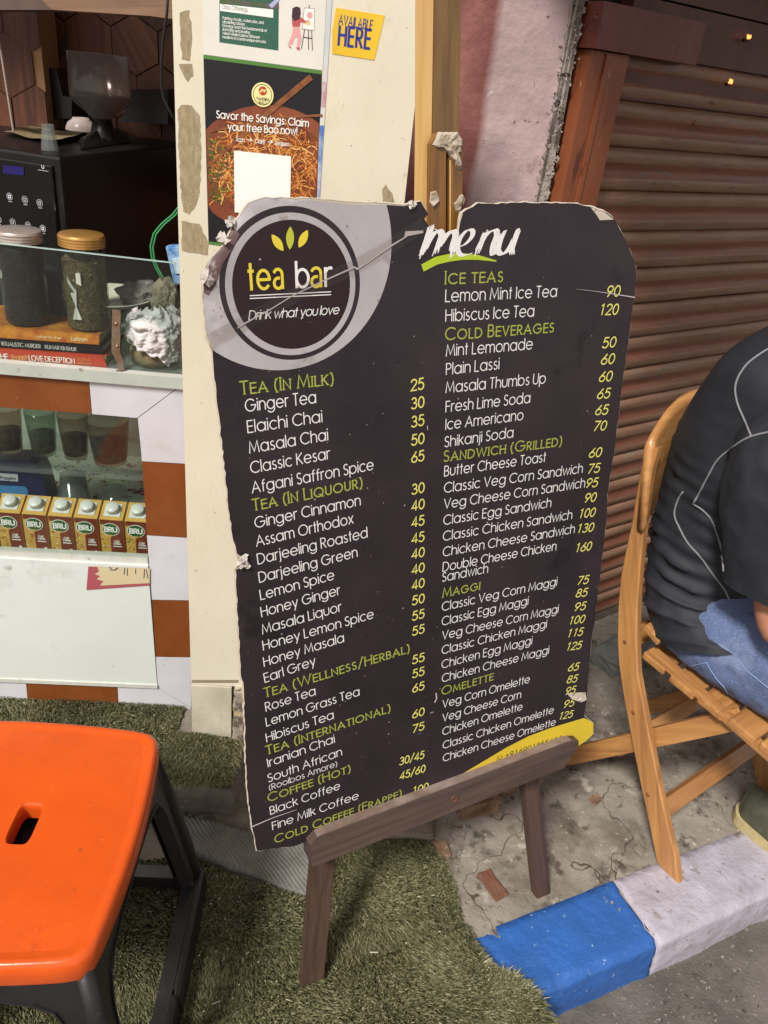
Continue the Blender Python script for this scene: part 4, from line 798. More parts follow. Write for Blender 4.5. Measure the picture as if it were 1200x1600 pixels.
# tissue: crumpled sheet wrapped round right half with torn spiky edge
b = MB(); nu, nv = 90, 60; vs = []
for i in range(nu + 1):
    a = math.radians(-128 + 190 * i / nu); tl = .016 + .045 * max(0, (nu * .42 - i) / (nu * .42)) + .012 * noise.noise((i * .12, 0, 0)) + .003 * noise.noise((i * .4, 0, 0)); th_ = .118 + .014 * noise.noise((i * .12, 3, 0)) + .004 * noise.noise((i * .5, 3, 0)) - .02 * max(0, (nu * .12 - i) / (nu * .12))
    for j in range(nv + 1):
        z_ = tl + (th_ - tl) * j / nv; q = .055 + .013 * abs(noise.noise((a * 2.6, z_ * 50, 0))) + .005 * abs(noise.noise((a * 7, z_ * 130, 5))) - .022 * max(0, z_ - .085) / .03
        vs.append(c + V(q * math.cos(a), q * math.sin(a), z_))
b.add(vs, [(i * (nv + 1) + j, (i + 1) * (nv + 1) + j, (i + 1) * (nv + 1) + j + 1, i * (nv + 1) + j + 1) for i in range(nu) for j in range(nv)], 0, True)
for k in range(3):
    a = math.radians(-128 + k * 9); z_ = .085 + k * .012; p_ = c + V(.056 * math.cos(a), .056 * math.sin(a), z_)
    b.add([p_, p_ + V(.010, .0, .002), p_ + V(.004 + .003 * k, -.004, .024 - .004 * k), p_ + V(-.004, .002, .008)], [(0, 1, 2), (0, 2, 3)])
b.build('torn_tissue', mat('tissue', '#c9c4c2', .85, bump=.002, bscale=90), t)
# grey crumpled bag and tan pot behind it, blue packet, green wires
Q = Pl(V(0, CT.o[1] + .13, 0), V(1, 0, 0))
def lump(px, py, rx, ry, rz, m, name, label, cat, seed, amp=.3, dy=0):
    p = Q.w(*Q.uv(px, py)) + V(0, dy, 0); bm = bmesh.new(); bmesh.ops.create_icosphere(bm, subdivisions=4, radius=1)
    for v in bm.verts:
        n_ = 1 + amp * noise.noise(v.co * 2.2 + Vector((seed, 0, 0))) + amp * .5 * noise.noise(v.co * 6 + Vector((seed, 3, 0))); v.co = Vector((v.co.x * rx, v.co.y * ry, v.co.z * rz)) * n_
    b = MB(); b.add([V(*v.co) + p for v in bm.verts], [[v.index for v in f.verts] for f in bm.faces], 0, False); bm.free()
    return tag(b.build(name, m), label, cat)
lump(222, 462, .045, .03, .028, mat('bag_grey', '#77716b', .5, var='#57504c', vscale=30, bump=.003, bscale=60), 'plastic_bag', 'crumpled grey bag behind the tissue wrapped jar', 'bag', 1)
lump(266, 462, .026, .028, .042, mat('sack_tan', '#8f8671', .85, var='#70674f', vscale=40, bump=.003, bscale=80), 'cloth_bundle', 'tan bundle against the door panel where green wires end', 'bundle', 4, .22, -.03)
b = MB(); p = Q.w(*Q.uv(271, 418)); b.box(p + V(0, .03, 0), (.03, .02, .075), ((.98, 0, .2), (0, 1, 0), (-.2, 0, .98)), 0, .005); b.box(p + V(.004, .0185, .0), (.018, .002, .03), ((.98, 0, .2), (0, 1, 0), (-.2, 0, .98)), 1, .0006)
tag(b.build('blue_packet', [mat('packet_blue', '#2f68a8', .3, var='#a9c3d8', vscale=50), mat('packet_label', '#b7c9d6', .4)]), 'small blue and white packet squeezed behind the panel edge', 'packet')
for k, lb in enumerate(('left strand of the thin green wires hanging beside the panel', 'right strand of the thin green wires hanging beside the panel')):
    b = MB(); Qg = Pl(V(0, CT.o[1] + .07, 0), V(1, 0, 0)); pts = [Qg.w(*Qg.uv(x + k * 4, y + k * 1.5)) for x, y in ((283, 318), (270, 335), (252, 350), (240, 365), (235, 385), (237, 402), (243, 418), (252, 434))]
    sm_ = []
    for i in range(len(pts) - 1):
        for s_ in range(4): sm_.append(pts[i] * (1 - s_ / 4) + pts[i + 1] * s_ / 4)
    b.tube(sm_ + [pts[-1]], .0016, 6); tag(b.build('green_wire', mat('wire_green', '#3d8f55', .4)), lb, 'wire', 'green wires by the panel')

# ---- black coffee machine, turned to the right
m0 = atp(93, 245, V(0, 1.55, 0), V(0, 1, 0)); MZ = m0[2]
fl_ = atz(0, 231, MZ); exm = (m0 - fl_); exm[2] = 0; exm /= np.linalg.norm(exm); eym = V(-exm[1], exm[0], 0)
MF = Pl(m0, exm); mach = thing('coffee_machine', MF.w(-.2, .957 - MZ), 'glossy black coffee machine with round white button icons', 'coffee machine')
bk = mat('gloss_black', '#0a0909', .14, coat=.4); bk2 = mat('satin_black', '#120e0e', .35, var='#171212', vscale=10)
b = MB(); b.box(m0 + exm * -.23 + eym * .26 - V(0, 0, (MZ - .96) / 2), (.46, .52, MZ - .96), (exm, eym, V(0, 0, 1)), 0, .006); b.build('body', bk2, mach)
b = MB(); b.box(m0 + exm * -.235 - eym * .003 - V(0, 0, (MZ - .96) / 2 + .004), (.44, .008, MZ - .985), (exm, eym, V(0, 0, 1)), 0, .003); fpan = b.build('front_panel', bk, mach)
FP = Pl(m0 - eym * .0085, exm)
ic = mat('icon_white', '#b9bcc2', .4)
b = MB(); b.flat(ccw([FP.uv(*q) for q in ((5, 258), (37, 261), (37, 274), (5, 271))]), FP, 0); b.build('display', mat('display_blue', '#1d1846', .2, emit=('#241c70', .25)), fpan)
for i, (x, y) in enumerate(((15, 307), (39, 312), (62, 317), (-2, 343), (20, 347), (44, 352), (67, 357), (-9, 302))):
    b = MB(); u, v = FP.uv(x, y); b.ribbon(circ(u, v, .0062, n=22) + circ(u, v, .0062, n=22)[:2], .0004, FP, .0002)
    r_ = random.Random(i)
    b.ribbon([(u - .0028, v + .0022), (u - .002, v - .0026), (u + .0018, v - .0026), (u + .0026, v + .0022), (u - .0028, v + .0022)], .0006 if i % 3 else .0011, FP, .0003); b.ribbon([(u - .004, v - .0092), (u + .004, v - .0092)], .0005, FP, .0002)
    b.build('button_icon', ic, fpan)
b = MB(); u, v = FP.uv(67, 261); b.ribbon([(u - .002, v + .003), (u - .0025, v - .001), (u, v - .003), (u + .0025, v - .001), (u + .002, v + .003)], .0007, FP, .0002); b.ribbon([(u - .011, v - .0062), (u + .011, v - .0062)], .0004, FP, .0002); b.build('maker_mark', ic, fpan)
# on the machine: glass, newspaper, bowl, tumbler, black cloth
def onm(px, py, dz=0): return atz(px, py, MZ + dz)
c = onm(73, 236, .001); c = c + V(0, .015, 0)
t = thing('shot_glass', c, 'small faceted clear glass upside down on the coffee machine edge', 'glass')
b = MB(); b.lathe(c, [(.0165, 0), (.0165, .004), (.0115, .040), (.0115, .046), (.0095, .047), (.0095, .040), (.014, .004), (.0155, 0)], 10, 0, smooth=False); b.build('glass_wall', clear('shot_clear', '#eef2f1', .03, .06), t)
b = MB(); q = [onm(6, 208, .003), onm(87, 226, .003), onm(138, 214, .003), onm(120, 200, .003), onm(60, 198, .003)]
n_ = 14; vs = []
for j in range(n_ + 1):
    for i in range(n_ + 1):
        s_, t_ = i / n_, j / n_; p = (q[0] * (1 - s_) + q[1] * s_) * (1 - t_) + (onm(50, 199, .003) * (1 - s_) + q[2] * s_) * t_; vs.append(p + V(0, 0, .003 + .004 * noise.noise((s_ * 3, t_ * 3, 0)) + .006 * (s_ ** 3)))
b.add(vs, [(j * (n_ + 1) + i, j * (n_ + 1) + i + 1, (j + 1) * (n_ + 1) + i + 1, (j + 1) * (n_ + 1) + i) for j in range(n_) for i in range(n_)], 0, True)
tag(b.build('newspaper', mat('newsprint', '#8a7a58', .85, var='#6a5b40', vscale=60)), 'folded yellowed newspaper lying on the coffee machine', 'newspaper')
c = onm(120, 208, .006) + V(0, .03, .004)
t = thing('white_bowl', c, 'white bowl turned upside down on the newspaper', 'bowl')
b = MB(); b.lathe(c, [(.036, 0), (.035, .006), (.030, .016), (.020, .023), (.018, .027), (.014, .027), (.013, .024), (0, .024)], 32); b.build('bowl_shell', mat('bowl_white', '#bdaea5', .3), t)
c = onm(112, 202, 0) + V(0, .09, .002)
t = thing('clear_tumbler', c, 'clear plastic tumbler standing behind the white bowl', 'tumbler')
b = MB(); b.lathe(c, [(.018, 0), (.026, .06), (.027, .062), (.025, .06), (.017, .002)], 24); b.build('tumbler_wall', clear('tumbler_clear', '#e4dcd8', .06, .03), t)
b = MB(); n_ = 30; vs = []
for j in range(n_ + 1):
    for i in range(n_ + 1):
        s_, t_ = i / n_, j / n_; a_ = onm(128, 233, .002) * (1 - s_) + onm(205, 222, .002) * s_; c_ = onm(120, 215, .002) * (1 - s_) + onm(195, 203, .002) * s_; p = a_ * (1 - t_) + c_ * t_
        e_ = math.sin(s_ * math.pi) ** .6 * math.sin(t_ * math.pi) ** .6; vs.append(p + V(.004 * noise.noise((s_ * 5, t_ * 5, 8)), .006 * noise.noise((s_ * 4, t_ * 4, 2)), e_ * (.016 + .018 * noise.noise((s_ * 4.5, t_ * 4.5, 1)) + .008 * noise.noise((s_ * 11, t_ * 11, 1)))))
b.add(vs, [(j * (n_ + 1) + i, j * (n_ + 1) + i + 1, (j + 1) * (n_ + 1) + i + 1, (j + 1) * (n_ + 1) + i) for j in range(n_) for i in range(n_)], 0, True)
tag(b.build('black_cloth', mat('cloth_black', '#0d0b0b', .38)), 'crumpled black cloth on the right of the coffee machine top', 'cloth')
# grinder with clear hopper behind
HP = Pl(V(0, 1.86, 0), V(1, 0, 0)); gc = HP.w(*HP.uv(165, 190)); gc[2] = MZ - .02
t = thing('coffee_grinder', gc, 'coffee grinder with tall clear bean hopper behind the machine', 'grinder')
gz = [HP.uv(155, y)[1] for y in (205, 185, 158, 84)]; rw = HP.uv(201, 120)[0] - HP.uv(155, 120)[0]; c = HP.w(HP.uv(155, 120)[0], 0)
b = MB(); b.lathe(c, [(rw * .25, gz[0] - .02), (rw * .3, gz[1]), (rw * .97, gz[2]), (rw, gz[2] + .01), (rw * .97, gz[3]), (rw * .93, gz[3]), (rw * .95, gz[2] + .01), (rw * .27, gz[1])], 40)
b.build('hopper', clear('hopper_clear', '#e0d4cd', .14, .06), t)
b = MB(); b.lathe(c, [(0, gz[0] - .30), (rw * .55, gz[0] - .30), (rw * .55, gz[0] - .02), (rw * .4, gz[0]), (rw * .3, gz[1]), (0, gz[1])], 30); b.build('grinder_body', bk2, t)
b = MB(); b.lathe(c, [(rw * .93, gz[2] + .012), (0, gz[2] + .013)], 30); b.build('inner_plate', mat('plate_smoke', '#3d2c28', .4), t)
# back wall of the stall: dark wallpaper of hexagonal wooden plates
BW = Pl(V(-.70, 2.15, 0), V(1, 0, 0))
b = MB(); b.prism([(-1.6, 0), (.72, 0), (.72, 2.2), (-1.6, 2.2)], BW, -.05, -.004); bw = b.build('back_wall', mat('joint_dark', '#4c3020', .8)); tag(bw, kind='structure')
hexm = [wood('hex_wood_a', '#4a2818', '#7d4a2c', (0, 0, 1), .55, 10), wood('hex_wood_b', '#3d2014', '#6b3d26', (.5, 0, .86), .55, 10), wood('hex_wood_c', '#54301c', '#8a5735', (-.5, 0, .86), .55, 10)]
hr = .066
def clip_right(poly, X):
    out = []
    for i, p in enumerate(poly):
        q = poly[i - 1]
        if (p[0] <= X) != (q[0] <= X): t_ = (X - q[0]) / (p[0] - q[0]); out.append((X, q[1] + (p[1] - q[1]) * t_))
        if p[0] <= X: out.append(p)
    return out
def hexes(P, x0, x1, z0_, z1_, X, par):
    k_ = 0
    for j in range(int((z1_ - z0_) / (hr * 1.5)) + 1):
        for i in range(int((x1 - x0) / (hr * 1.732)) + 1):
            x = x0 + (i + .5 * (j % 2)) * hr * 1.732; z = z0_ + j * hr * 1.5
            q = clip_right([(x + hr * .972 * math.cos(math.radians(60 * k + 30)), z + hr * .972 * math.sin(math.radians(60 * k + 30))) for k in range(6)], X)
            if len(q) < 3: continue
            b = MB(); b.prism(q, P, -.004, .0006 + .0012 * ((i * 7 + j * 3) % 4)); b.build('hex_plate', hexm[(i * 5 + j * 3) % 3], par)
hexes(BW, -.55, .68, 1.0, 1.75, .72, bw)
e0 = atp(66, 100, V(0, 1.98, 0), V(0, 1, 0)); e0[2] = 0
LW = Pl(e0, V(.99, .10, 0)); b = MB(); b.prism([(-1.0, .6), (0, .6), (0, 2.0), (-1.0, 2.0)], LW, -.12, -.004); lw = b.build('side_pier', mat('joint_tan', '#a37b55', .7)); tag(lw, 'wood patterned pier at the left of the stall interior', 'wall')
hexes(LW, -.42, -.02, 1.03, 1.75, -.0005, lw)
b = MB(); BM = Pl(V(0, 1.62, 0), V(1, 0, 0)); q = ccw([BM.uv(*p) for p in ((73, -60), (300, -60), (300, 34), (235, 25), (80, 15), (66, 0))]); b.prism(q, BM, -.06, 0)
tag(b.build('wooden_beam', wood('beam_wood', '#6b4d38', '#8f7056', (1, 0, .1), .6, 8)), 'light wooden beam across the top of the stall opening', 'beam')
b = MB(); q = ccw([BM.uv(*p) for p in ((-300, -60), (72, -60), (65, 2), (60, 12), (-300, 12))]); b.prism(q, BM.moved(-.05), -.06, 0); tag(b.build('wooden_beam', mat('beam_dull', '#5e4c43', .8, var='#4a3b34', vscale=10)), 'dull grey brown beam left of the light wooden beam', 'beam')
b = MB(); b.box((-.8, 1.98, 2.1), (1.9, 1.1, .02)); tag(b.build('stall_ceiling', mat('ceiling_brown', '#2d211c', .9)), kind='structure')
b = MB(); b.box((-.67, 2.12, MZ - .03), (.55, .10, .03)); tag(b.build('wall_shelf', mat('shelf_dusty', '#75665c', .8, var='#5b4e45', vscale=10)), 'dusty pale wall shelf behind the coffee machine', 'shelf')
b = MB(); Q = Pl(V(0, 2.02, 0), V(1, 0, 0)); b.prism(ccw([Q.uv(*p) for p in ((203, 140), (262, 140), (262, 194), (186, 190), (200, 165))]), Q, -.1, 0)
tag(b.build('black_box', bk2), 'plain black box on the shelf right of the grinder', 'box')
b = MB(); b.prism(ccw([Q.uv(*p) for p in ((66, 106), (88, 108), (98, 150), (112, 152), (112, 185), (74, 186))]), Q, -.1, 0); tag(b.build('black_device', bk2), 'black angular device on the shelf left of the grinder', 'device')
# hanging beaded cord and black cable
b = MB(); Q = Pl(V(0, 1.72, 0), V(1, 0, 0)); A_ = Q.w(*Q.uv(-2, 60)); B_ = Q.w(*Q.uv(21, 205))
for k in range(46):
    p = A_ + (B_ - A_) * k / 45; b.lathe(p, [(0, -.0028), (.0022, -.0012), (.0022, .0012), (0, .0028)], 7)
tag(b.build('beaded_cord', mat('cord_beads', '#a3948a', .5)), 'thin beaded cord hanging at the left edge of the stall', 'cord')
b = MB(); Q = Pl(V(0, 1.40, 0), V(1, 0, 0)); b.tube([Q.w(*Q.uv(x, y)) for x, y in ((263, -30), (261, 20), (255, 60), (252, 100), (252, 135), (256, 155), (266, 175), (280, 200))], .0022, 8)
tag(b.build('black_cable', mat('cable_black', '#16110f', .5)), 'black cable hanging beside the cream door panel', 'cable')

# ================================================================== MENU BOARD AND EASEL
fL = atz(490, 1550, 0); fR = atz(848, 1402, 0); ex = (fR - fL) / np.linalg.norm(fR - fL)
dn = R @ V(618 - CX, -(3738 - CY), -F); nn_ = np.cross(ex, -dn); nn_ /= np.linalg.norm(nn_); nn_ = nn_ if nn_[1] < 0 else -nn_
ey = np.cross(nn_, ex); EP = Pl(fL, ex, ey)            # plane of the easel's front legs
if EP.n @ nn_ < 0: print('normal flipped')
BD = EP.moved(.03)
B_ = lambda pts: [BD.uv(*p) for p in pts]
outl_px = [(414, 308), (450, 309), (486, 309.5), (540, 315), (600, 317), (630, 320), (655, 314), (668, 334), (661, 342), (670, 355), (690, 365), (714, 364), (716, 351), (718.5, 333), (744, 317), (768, 318), (810, 316.5), (852, 316.5), (900, 318), (921, 322.5), (939, 329), (957, 341), (966, 358), (976, 378), (987, 404), (991.5, 425), (990, 450), (985.5, 480), (976, 550), (967.7, 610), (958, 701), (953, 733), (946.6, 772), (946.6, 805), (938.5, 870), (928.7, 961), (922.7, 1005), (917, 1080), (912.5, 1118), (927, 1130), (927, 1146), (915, 1158), (880, 1180), (700, 1240), (520, 1300), (460, 1322), (401, 1329), (389.3, 1267), (385, 1227), (382.7, 1160), (380, 1090), (379, 1065), (376, 1058), (372, 987), (369.7, 957), (367, 889), (376, 884), (368, 860), (361, 832), (357, 801), (345.7, 696), (339, 638), (333, 590), (330, 548), (321, 515), (318, 470), (315, 431), (330, 401), (351, 380), (366, 347), (387, 317)]
outl = ccw(B_(outl_px)); outl = rough_line(outl, .0009, .007, 11)
def fitc(px):
    a = np.array(B_(px)); A = np.c_[2 * a, np.ones(len(a))]; s_ = np.linalg.lstsq(A, (a ** 2).sum(1), rcond=None)[0]; return s_[0], s_[1], math.sqrt(s_[2] + s_[0] ** 2 + s_[1] ** 2)
wc = fitc([(600, 317), (609, 368), (606, 425), (588, 485), (555, 524), (510, 554), (450, 573.5), (390, 573.5), (330, 548)])
rc1 = fitc([(345, 440), (556.5, 425), (453, 317), (456, 564.5)]); rc2 = fitc([(354, 440), (549, 425), (452, 327.5), (457, 557)]); rc3 = fitc([(364, 440), (541.5, 425), (452, 340), (457, 546.5)])
print('circles', wc, rc1, rc2, rc3)
def ell4(l, r, t, bt):
    """ellipse through the four extreme marks measured on the board"""
    L_, R_, T_, Bo = B_([l, r, t, bt]); cx = (L_[0] + R_[0] + T_[0] + Bo[0]) / 4; cy = (T_[1] + Bo[1]) / 2; return cx, cy, (R_[0] - L_[0]) / 2, (T_[1] - Bo[1]) / 2
def clipp(poly, clip):
    """keep poly inside a convex clip"""
    return poly
yel = ccw(B_([(723, 1208), (745, 1195), (790, 1168), (825, 1150), (860, 1137), (912.2, 1121.5), (927.5, 1129), (927.5, 1147), (915, 1160), (880, 1182), (760, 1222), (715, 1236)]))
bot_l = ccw(B_([(401, 1331), (460, 1323), (520, 1302), (700, 1242), (700, 1250), (400, 1345)]))
regions = [('white', circ(wc[0], wc[1], wc[2], n=90)), ('dark', circ(*rc1[:2], rc1[2], n=80)), ('white', circ(*rc2[:2], rc2[2], n=80)), ('maroon', circ(*rc3[:2], rc3[2], n=80)), ('yellow', yel)]
# loose bare-board corner flap top right, torn corner
corner_w = ccw(B_([(915, 317), (930, 336), (935, 344), (957, 343), (939, 329)]))
regions.append(('bare', corner_w))
for pts in ([(367, 862), (376, 868), (388, 878), (377, 884), (367, 889), (366, 876)], [(885, 1083), (893, 1092), (908, 1097), (916, 1093), (914, 1081), (890, 1082)], [(655, 312), (645, 318), (630, 322), (600, 320), (560, 320), (540, 319), (486, 313), (440, 311), (440, 308), (540, 313), (600, 315), (632, 318)],
            [(713, 366), (709, 352), (714, 345), (718, 333), (722, 331), (716, 352)]): regions.append(('bare', ccw(B_(pts))))
TLx, TLy = BD.uv(330, 400)
verts = [Vector(p) for p in outl]; loops = [list(range(len(outl)))]
regions.append(('brown', ccw(B_([(352, 381), (364, 352), (373, 366), (362, 388), (346, 412), (338, 440), (326, 462), (319, 458), (317, 432), (331, 402)]))))
for nm_, rp in regions: k = len(verts); verts += [Vector(p) for p in rp]; loops.append(list(range(k, k + len(rp))))
uu = np.array(outl); lo, hi = uu.min(0), uu.max(0)
for x in np.arange(lo[0], hi[0], .011):
    for y in np.arange(lo[1], hi[1], .011):
        p = (x + random.uniform(-.002, .002), y + random.uniform(-.002, .002))
        if inside(p, outl): verts.append(Vector(p))
for k in range(2600):
    p = (TLx + random.uniform(-.13, .16), TLy + random.uniform(-.2, .1))
    if math.hypot(p[0] - TLx, p[1] - TLy) < .15 and inside(p, outl): verts.append(Vector(p))
edges = [(l_[i], l_[(i + 1) % len(l_)]) for l_ in loops for i in range(len(l_))]
r_ = delaunay_2d_cdt(verts, edges, [], 0, 1e-6); cv, cf = r_[0], r_[2]
def warp(u, v):
    """how far the board surface stands off its plane: a slight bow, creases and a crumpled top left corner"""
    d = math.hypot(u - TLx, v - TLy); k = max(0, 1 - d / .13)
    z = .0012 * noise.noise((u * 5, v * 5, 0)) + .004 * math.sin((v - .4) * 2.2)
    q_ = max(0, min(1, (math.hypot(u + .038, v - 1.276) - .080) / .03)); k *= q_ * q_ * (3 - 2 * q_)
    if k: z += k ** 1.1 * (.016 * (abs(noise.noise((u * 15, v * 15, 3))) - .2) + .009 * (abs(noise.noise((u * 34 + v * 20, v * 34, 8))) - .2) + .004 * noise.noise((u * 80, v * 80, 1)) - .010 * k)
    e = min(abs(u - lo[0]), 1); z += .0015 * noise.noise((u * 20, v * 20, 5)) * max(0, 1 - e / .05)
    return z
BW_ = lambda u, v, off=0: BD.w(u, v, off + warp(u, v))
names = ['dark', 'white', 'maroon', 'yellow', 'bare', 'brown']; b = MB(); keep = []; mi = []
for f in cf:
    c_ = (sum(cv[i].x for i in f) / len(f), sum(cv[i].y for i in f) / len(f))
    if not inside(c_, outl): continue
    m_ = 'dark'
    for nm_, rp in regions:
        if inside(c_, rp): m_ = nm_
    keep.append(tuple(f)); mi.append(names.index(m_))
base = len(b.v); b.v += [tuple(BW_(p.x, p.y)) for p in cv]; b.f += keep; b.m += mi; b.sm += [True] * len(keep)
nb = len(cv); b.add([BW_(p.x, p.y, -.0045) for p in cv], [f[::-1] for f in keep], 4)
bd_root = thing('menu_board', BD.w((lo[0] + hi[0]) / 2, lo[1]), 'tattered dark tea bar menu board standing on the wooden easel', 'menu board')
def board_mat(name, col, var, rough, sp):
    return mat(name, col, rough, var=var, vscale=6, bump=.0002, bscale=150, spots=sp, spec=.45)
mats_b = [board_mat('board_dark', '#231b1f', '#2e2529', .42, [(9, .60, '#1b1518', .08), (150, .71, '#6d6266', .015), (3, .60, '#332a2e', .12), (48, .70, '#5b5055', .03), (30, .69, '#161113', .03), (4.5, .62, '#362c31', .15)]),
          board_mat('board_white', '#aaa4a5', '#989293', .5, [(22, .58, '#8a807e', .08), (9, .62, '#8f8785', .1), (90, .68, '#6a605e', .02)]), board_mat('board_maroon', '#27151a', '#221217', .42, [(120, .72, '#6d575b', .015)]),
          board_mat('board_yellow', '#cdb232', '#c4a82c', .45, [(60, .68, '#8a7a2a', .03)]), board_mat('board_bare', '#c2b7a6', '#a89c8b', .9, [(70, .6, '#7d7161', .05)]), board_mat('board_brown', '#6b5350', '#57413f', .6, [(30, .58, '#8f827e', .06)])]
panel = b.build('panel', mats_b, bd_root)
# foam core edge: pale torn rim round the outline
b = MB(); n = len(outl); vs = []; rr_ = random.Random(9)
for i, p in enumerate(outl):
    q = V(*outl[(i + 1) % n]) - V(*outl[i - 1]); q /= np.linalg.norm(q); nrm = V(q[1], -q[0]); j = rr_.uniform(.0002, .0016); P2 = V(*p)
    ragged = 1.0 + 1.3 * max(0, noise.noise((p[0] * 9, p[1] * 9, 2)))
    vs += [BW_(*(P2 - nrm * .0002 * ragged), .0004 * ragged), BW_(*(P2 + nrm * j * .9 * ragged), -.0006), BW_(*(P2 + nrm * j * .6), -.0049), BW_(*(P2 - nrm * .001), -.0052)]
b.add(vs, [(4 * i + k, 4 * i + k + 1, 4 * ((i + 1) % n) + k + 1, 4 * ((i + 1) % n) + k) for i in range(n) for k in range(3)], 0)
b.build('torn_edge', mats_b[4], panel)
# paper shreds where the board is ripped
rr_ = random.Random(2)
def shred(px, py, n_, sp, size, lift=.003):
    b = MB(); m_ = 9; u0, v0 = BD.uv(px, py)
    for layer in range(n_):
        base_ = len(b.v); dx, dy = rr_.uniform(-sp, sp) * .0008, rr_.uniform(-sp, sp) * .0008; ring = []
        for a in range(m_):
            t_ = 2 * math.pi * a / m_; r0 = size * .0009 * rr_.uniform(.35, 1.3); u, v = u0 + dx + r0 * math.cos(t_), v0 + dy + r0 * math.sin(t_); ring.append(BD.w(u, v, lift + rr_.uniform(-.001, .004) + warp(u, v)))
        c_ = BD.w(u0 + dx, v0 + dy, lift + .003 + warp(u0, v0))
        b.add([c_] + ring, [(0, 1 + i, 1 + (i + 1) % m_) for i in range(m_)], 0)
        if layer: b.f.append((base_, base_ - m_ - 1, base_ + 1)); b.m.append(0); b.sm.append(False)
    b.build('torn_paper', mat('torn_paper', '#c3bab3', .85, var='#a79d96', vscale=70), panel)
shred(376, 873, 4, 5, 7); shred(384, 880, 3, 3, 4); shred(905, 1090, 2, 5, 5, .002); shred(347, 372, 3, 4, 7, .004); shred(324, 436, 3, 5, 8, .003); shred(357, 350, 3, 5, 6, .003); shred(640, 318, 3, 8, 4, .001)

# ---- lettering of the menu
H_ = [((375.4, 615.2), (518.5, 599), 'Tea (In Milk)'), ((395, 796.5), (563.8, 759.7), 'Tea (In Liquour)'), ((413.3, 1088), (637.9, 1017.3), 'Tea (Wellness/Herbal)'), ((416.5, 1178), (608.5, 1110.7), 'Tea (International)'), ((419.2, 1252), (546.7, 1205.3), 'Coffee (Hot)'), ((429.9, 1317), (626.7, 1244), 'Cold Coffee (Frappe)'),
      ((694, 443.4), (782.5, 439.5), 'Ice teas'), ((693.4, 530.4), (861.4, 518), 'Cold Beverages'), ((691, 720), (874, 694.7), 'Sandwich (Grilled)'), ((690, 932), (747.5, 920), 'Maggi'), ((689.3, 1084.8), (769.3, 1061.3), 'Omelette')]
I_ = [((382.5, 642), (491.5, 628), 'Ginger Tea'), ((386, 674.7), (501, 657.7), 'Elaichi Chai'), ((388.7, 706.7), (510, 686), 'Masala Chai'), ((391, 738), (513.4, 715), 'Classic Kesar'), ((393, 769), (581, 732), 'Afgani Saffron Spice'), ((398, 823.5), (561, 787.5), 'Ginger Cinnamon'),
      ((400, 852.4), (550, 815.8), 'Assam Orthodox'), ((402.3, 880), (572.3, 837.6), 'Darjeeling Roasted'), ((404.6, 908.4), (556.7, 868), 'Darjeeling Green'), ((406.6, 935.4), (520.7, 903.6), 'Lemon Spice'), ((408, 962), (530, 927), 'Honey Ginger'), ((409.3, 988.8), (532, 953), 'Masala Liquor'),
      ((410.7, 1013.9), (581.9, 964), 'Honey Lemon Spice'), ((412, 1039.5), (536, 1001), 'Honey Masala'), ((413.3, 1064.5), (492, 1037), 'Earl Grey'), ((415.2, 1109.9), (492, 1084), 'Rose Tea'), ((416, 1133.3), (560.5, 1084.8), 'Lemon Grass Tea'), ((416.5, 1157.9), (520.5, 1121.3), 'Hibiscus Tea'),
      ((418.7, 1197.3), (522, 1158.7), 'Iranian Chai'), ((419.2, 1221.3), (533.3, 1178.7), 'South African'), ((420.8, 1234), (525.9, 1196), '(Rooibos Amore)'), ((422.7, 1272), (530.7, 1232), 'Black Coffee'), ((426, 1296), (559.5, 1247.5), 'Fine Milk Coffee'),
      ((694, 471), (866.5, 462.9), 'Lemon Mint Ice Tea'), ((694, 501.6), (831, 493.5), 'Hibiscus Ice Tea'), ((694.6, 555.6), (828.4, 544.5), 'Mint Lemonade'), ((694.6, 584.4), (776.5, 575.4), 'Plain Lassi'), ((694, 612.6), (849, 597.6), 'Masala Thumbs Up'), ((694, 642.7), (824.8, 628), 'Fresh Lime Soda'),
      ((693.9, 669.9), (814, 654.7), 'Ice Americano'), ((692.5, 697.3), (798.7, 681.9), 'Shikanji Soda'), ((692, 742.7), (849, 720), 'Butter Cheese Toast'), ((691.5, 768.5), (907, 737.3), 'Classic Veg Corn Sandwich'), ((691.5, 793.3), (910.7, 760), 'Veg Cheese Corn Sandwich'),
      ((690.7, 818.7), (858, 790.7), 'Classic Egg Sandwich'), ((690, 843.5), (890.7, 809.3), 'Classic Chicken Sandwich'), ((690, 868), (894.7, 831.2), 'Chicken Cheese Sandwich'), ((690, 891.5), (866, 858), 'Double Cheese Chicken'), ((689.3, 907.5), (760, 893.3), 'Sandwich'),
      ((688.8, 953.3), (867.5, 913.3), 'Classic Veg Corn Maggi'), ((688.8, 976), (823, 943.5), 'Classic Egg Maggi'), ((689.3, 997.9), (869.9, 956), 'Veg Cheese Corn Maggi'), ((688.8, 1020.8), (852, 979.2), 'Classic Chicken Maggi'), ((688.8, 1043.2), (829.3, 1005.3), 'Chicken Egg Maggi'), ((689.3, 1064.8), (855.5, 1020), 'Chicken Cheese Maggi'),
      ((690.7, 1105.3), (825.9, 1065.3), 'Veg Corn Omelette'), ((690.7, 1126.7), (812.5, 1089.3), 'Veg Cheese Corn'), ((690.7, 1148), (814.7, 1108), 'Chicken Omelette'), ((691.2, 1169.3), (863.5, 1113.3), 'Classic Chicken Omelette'), ((691.5, 1189.3), (866.7, 1132), 'Chicken Cheese Omelette')]
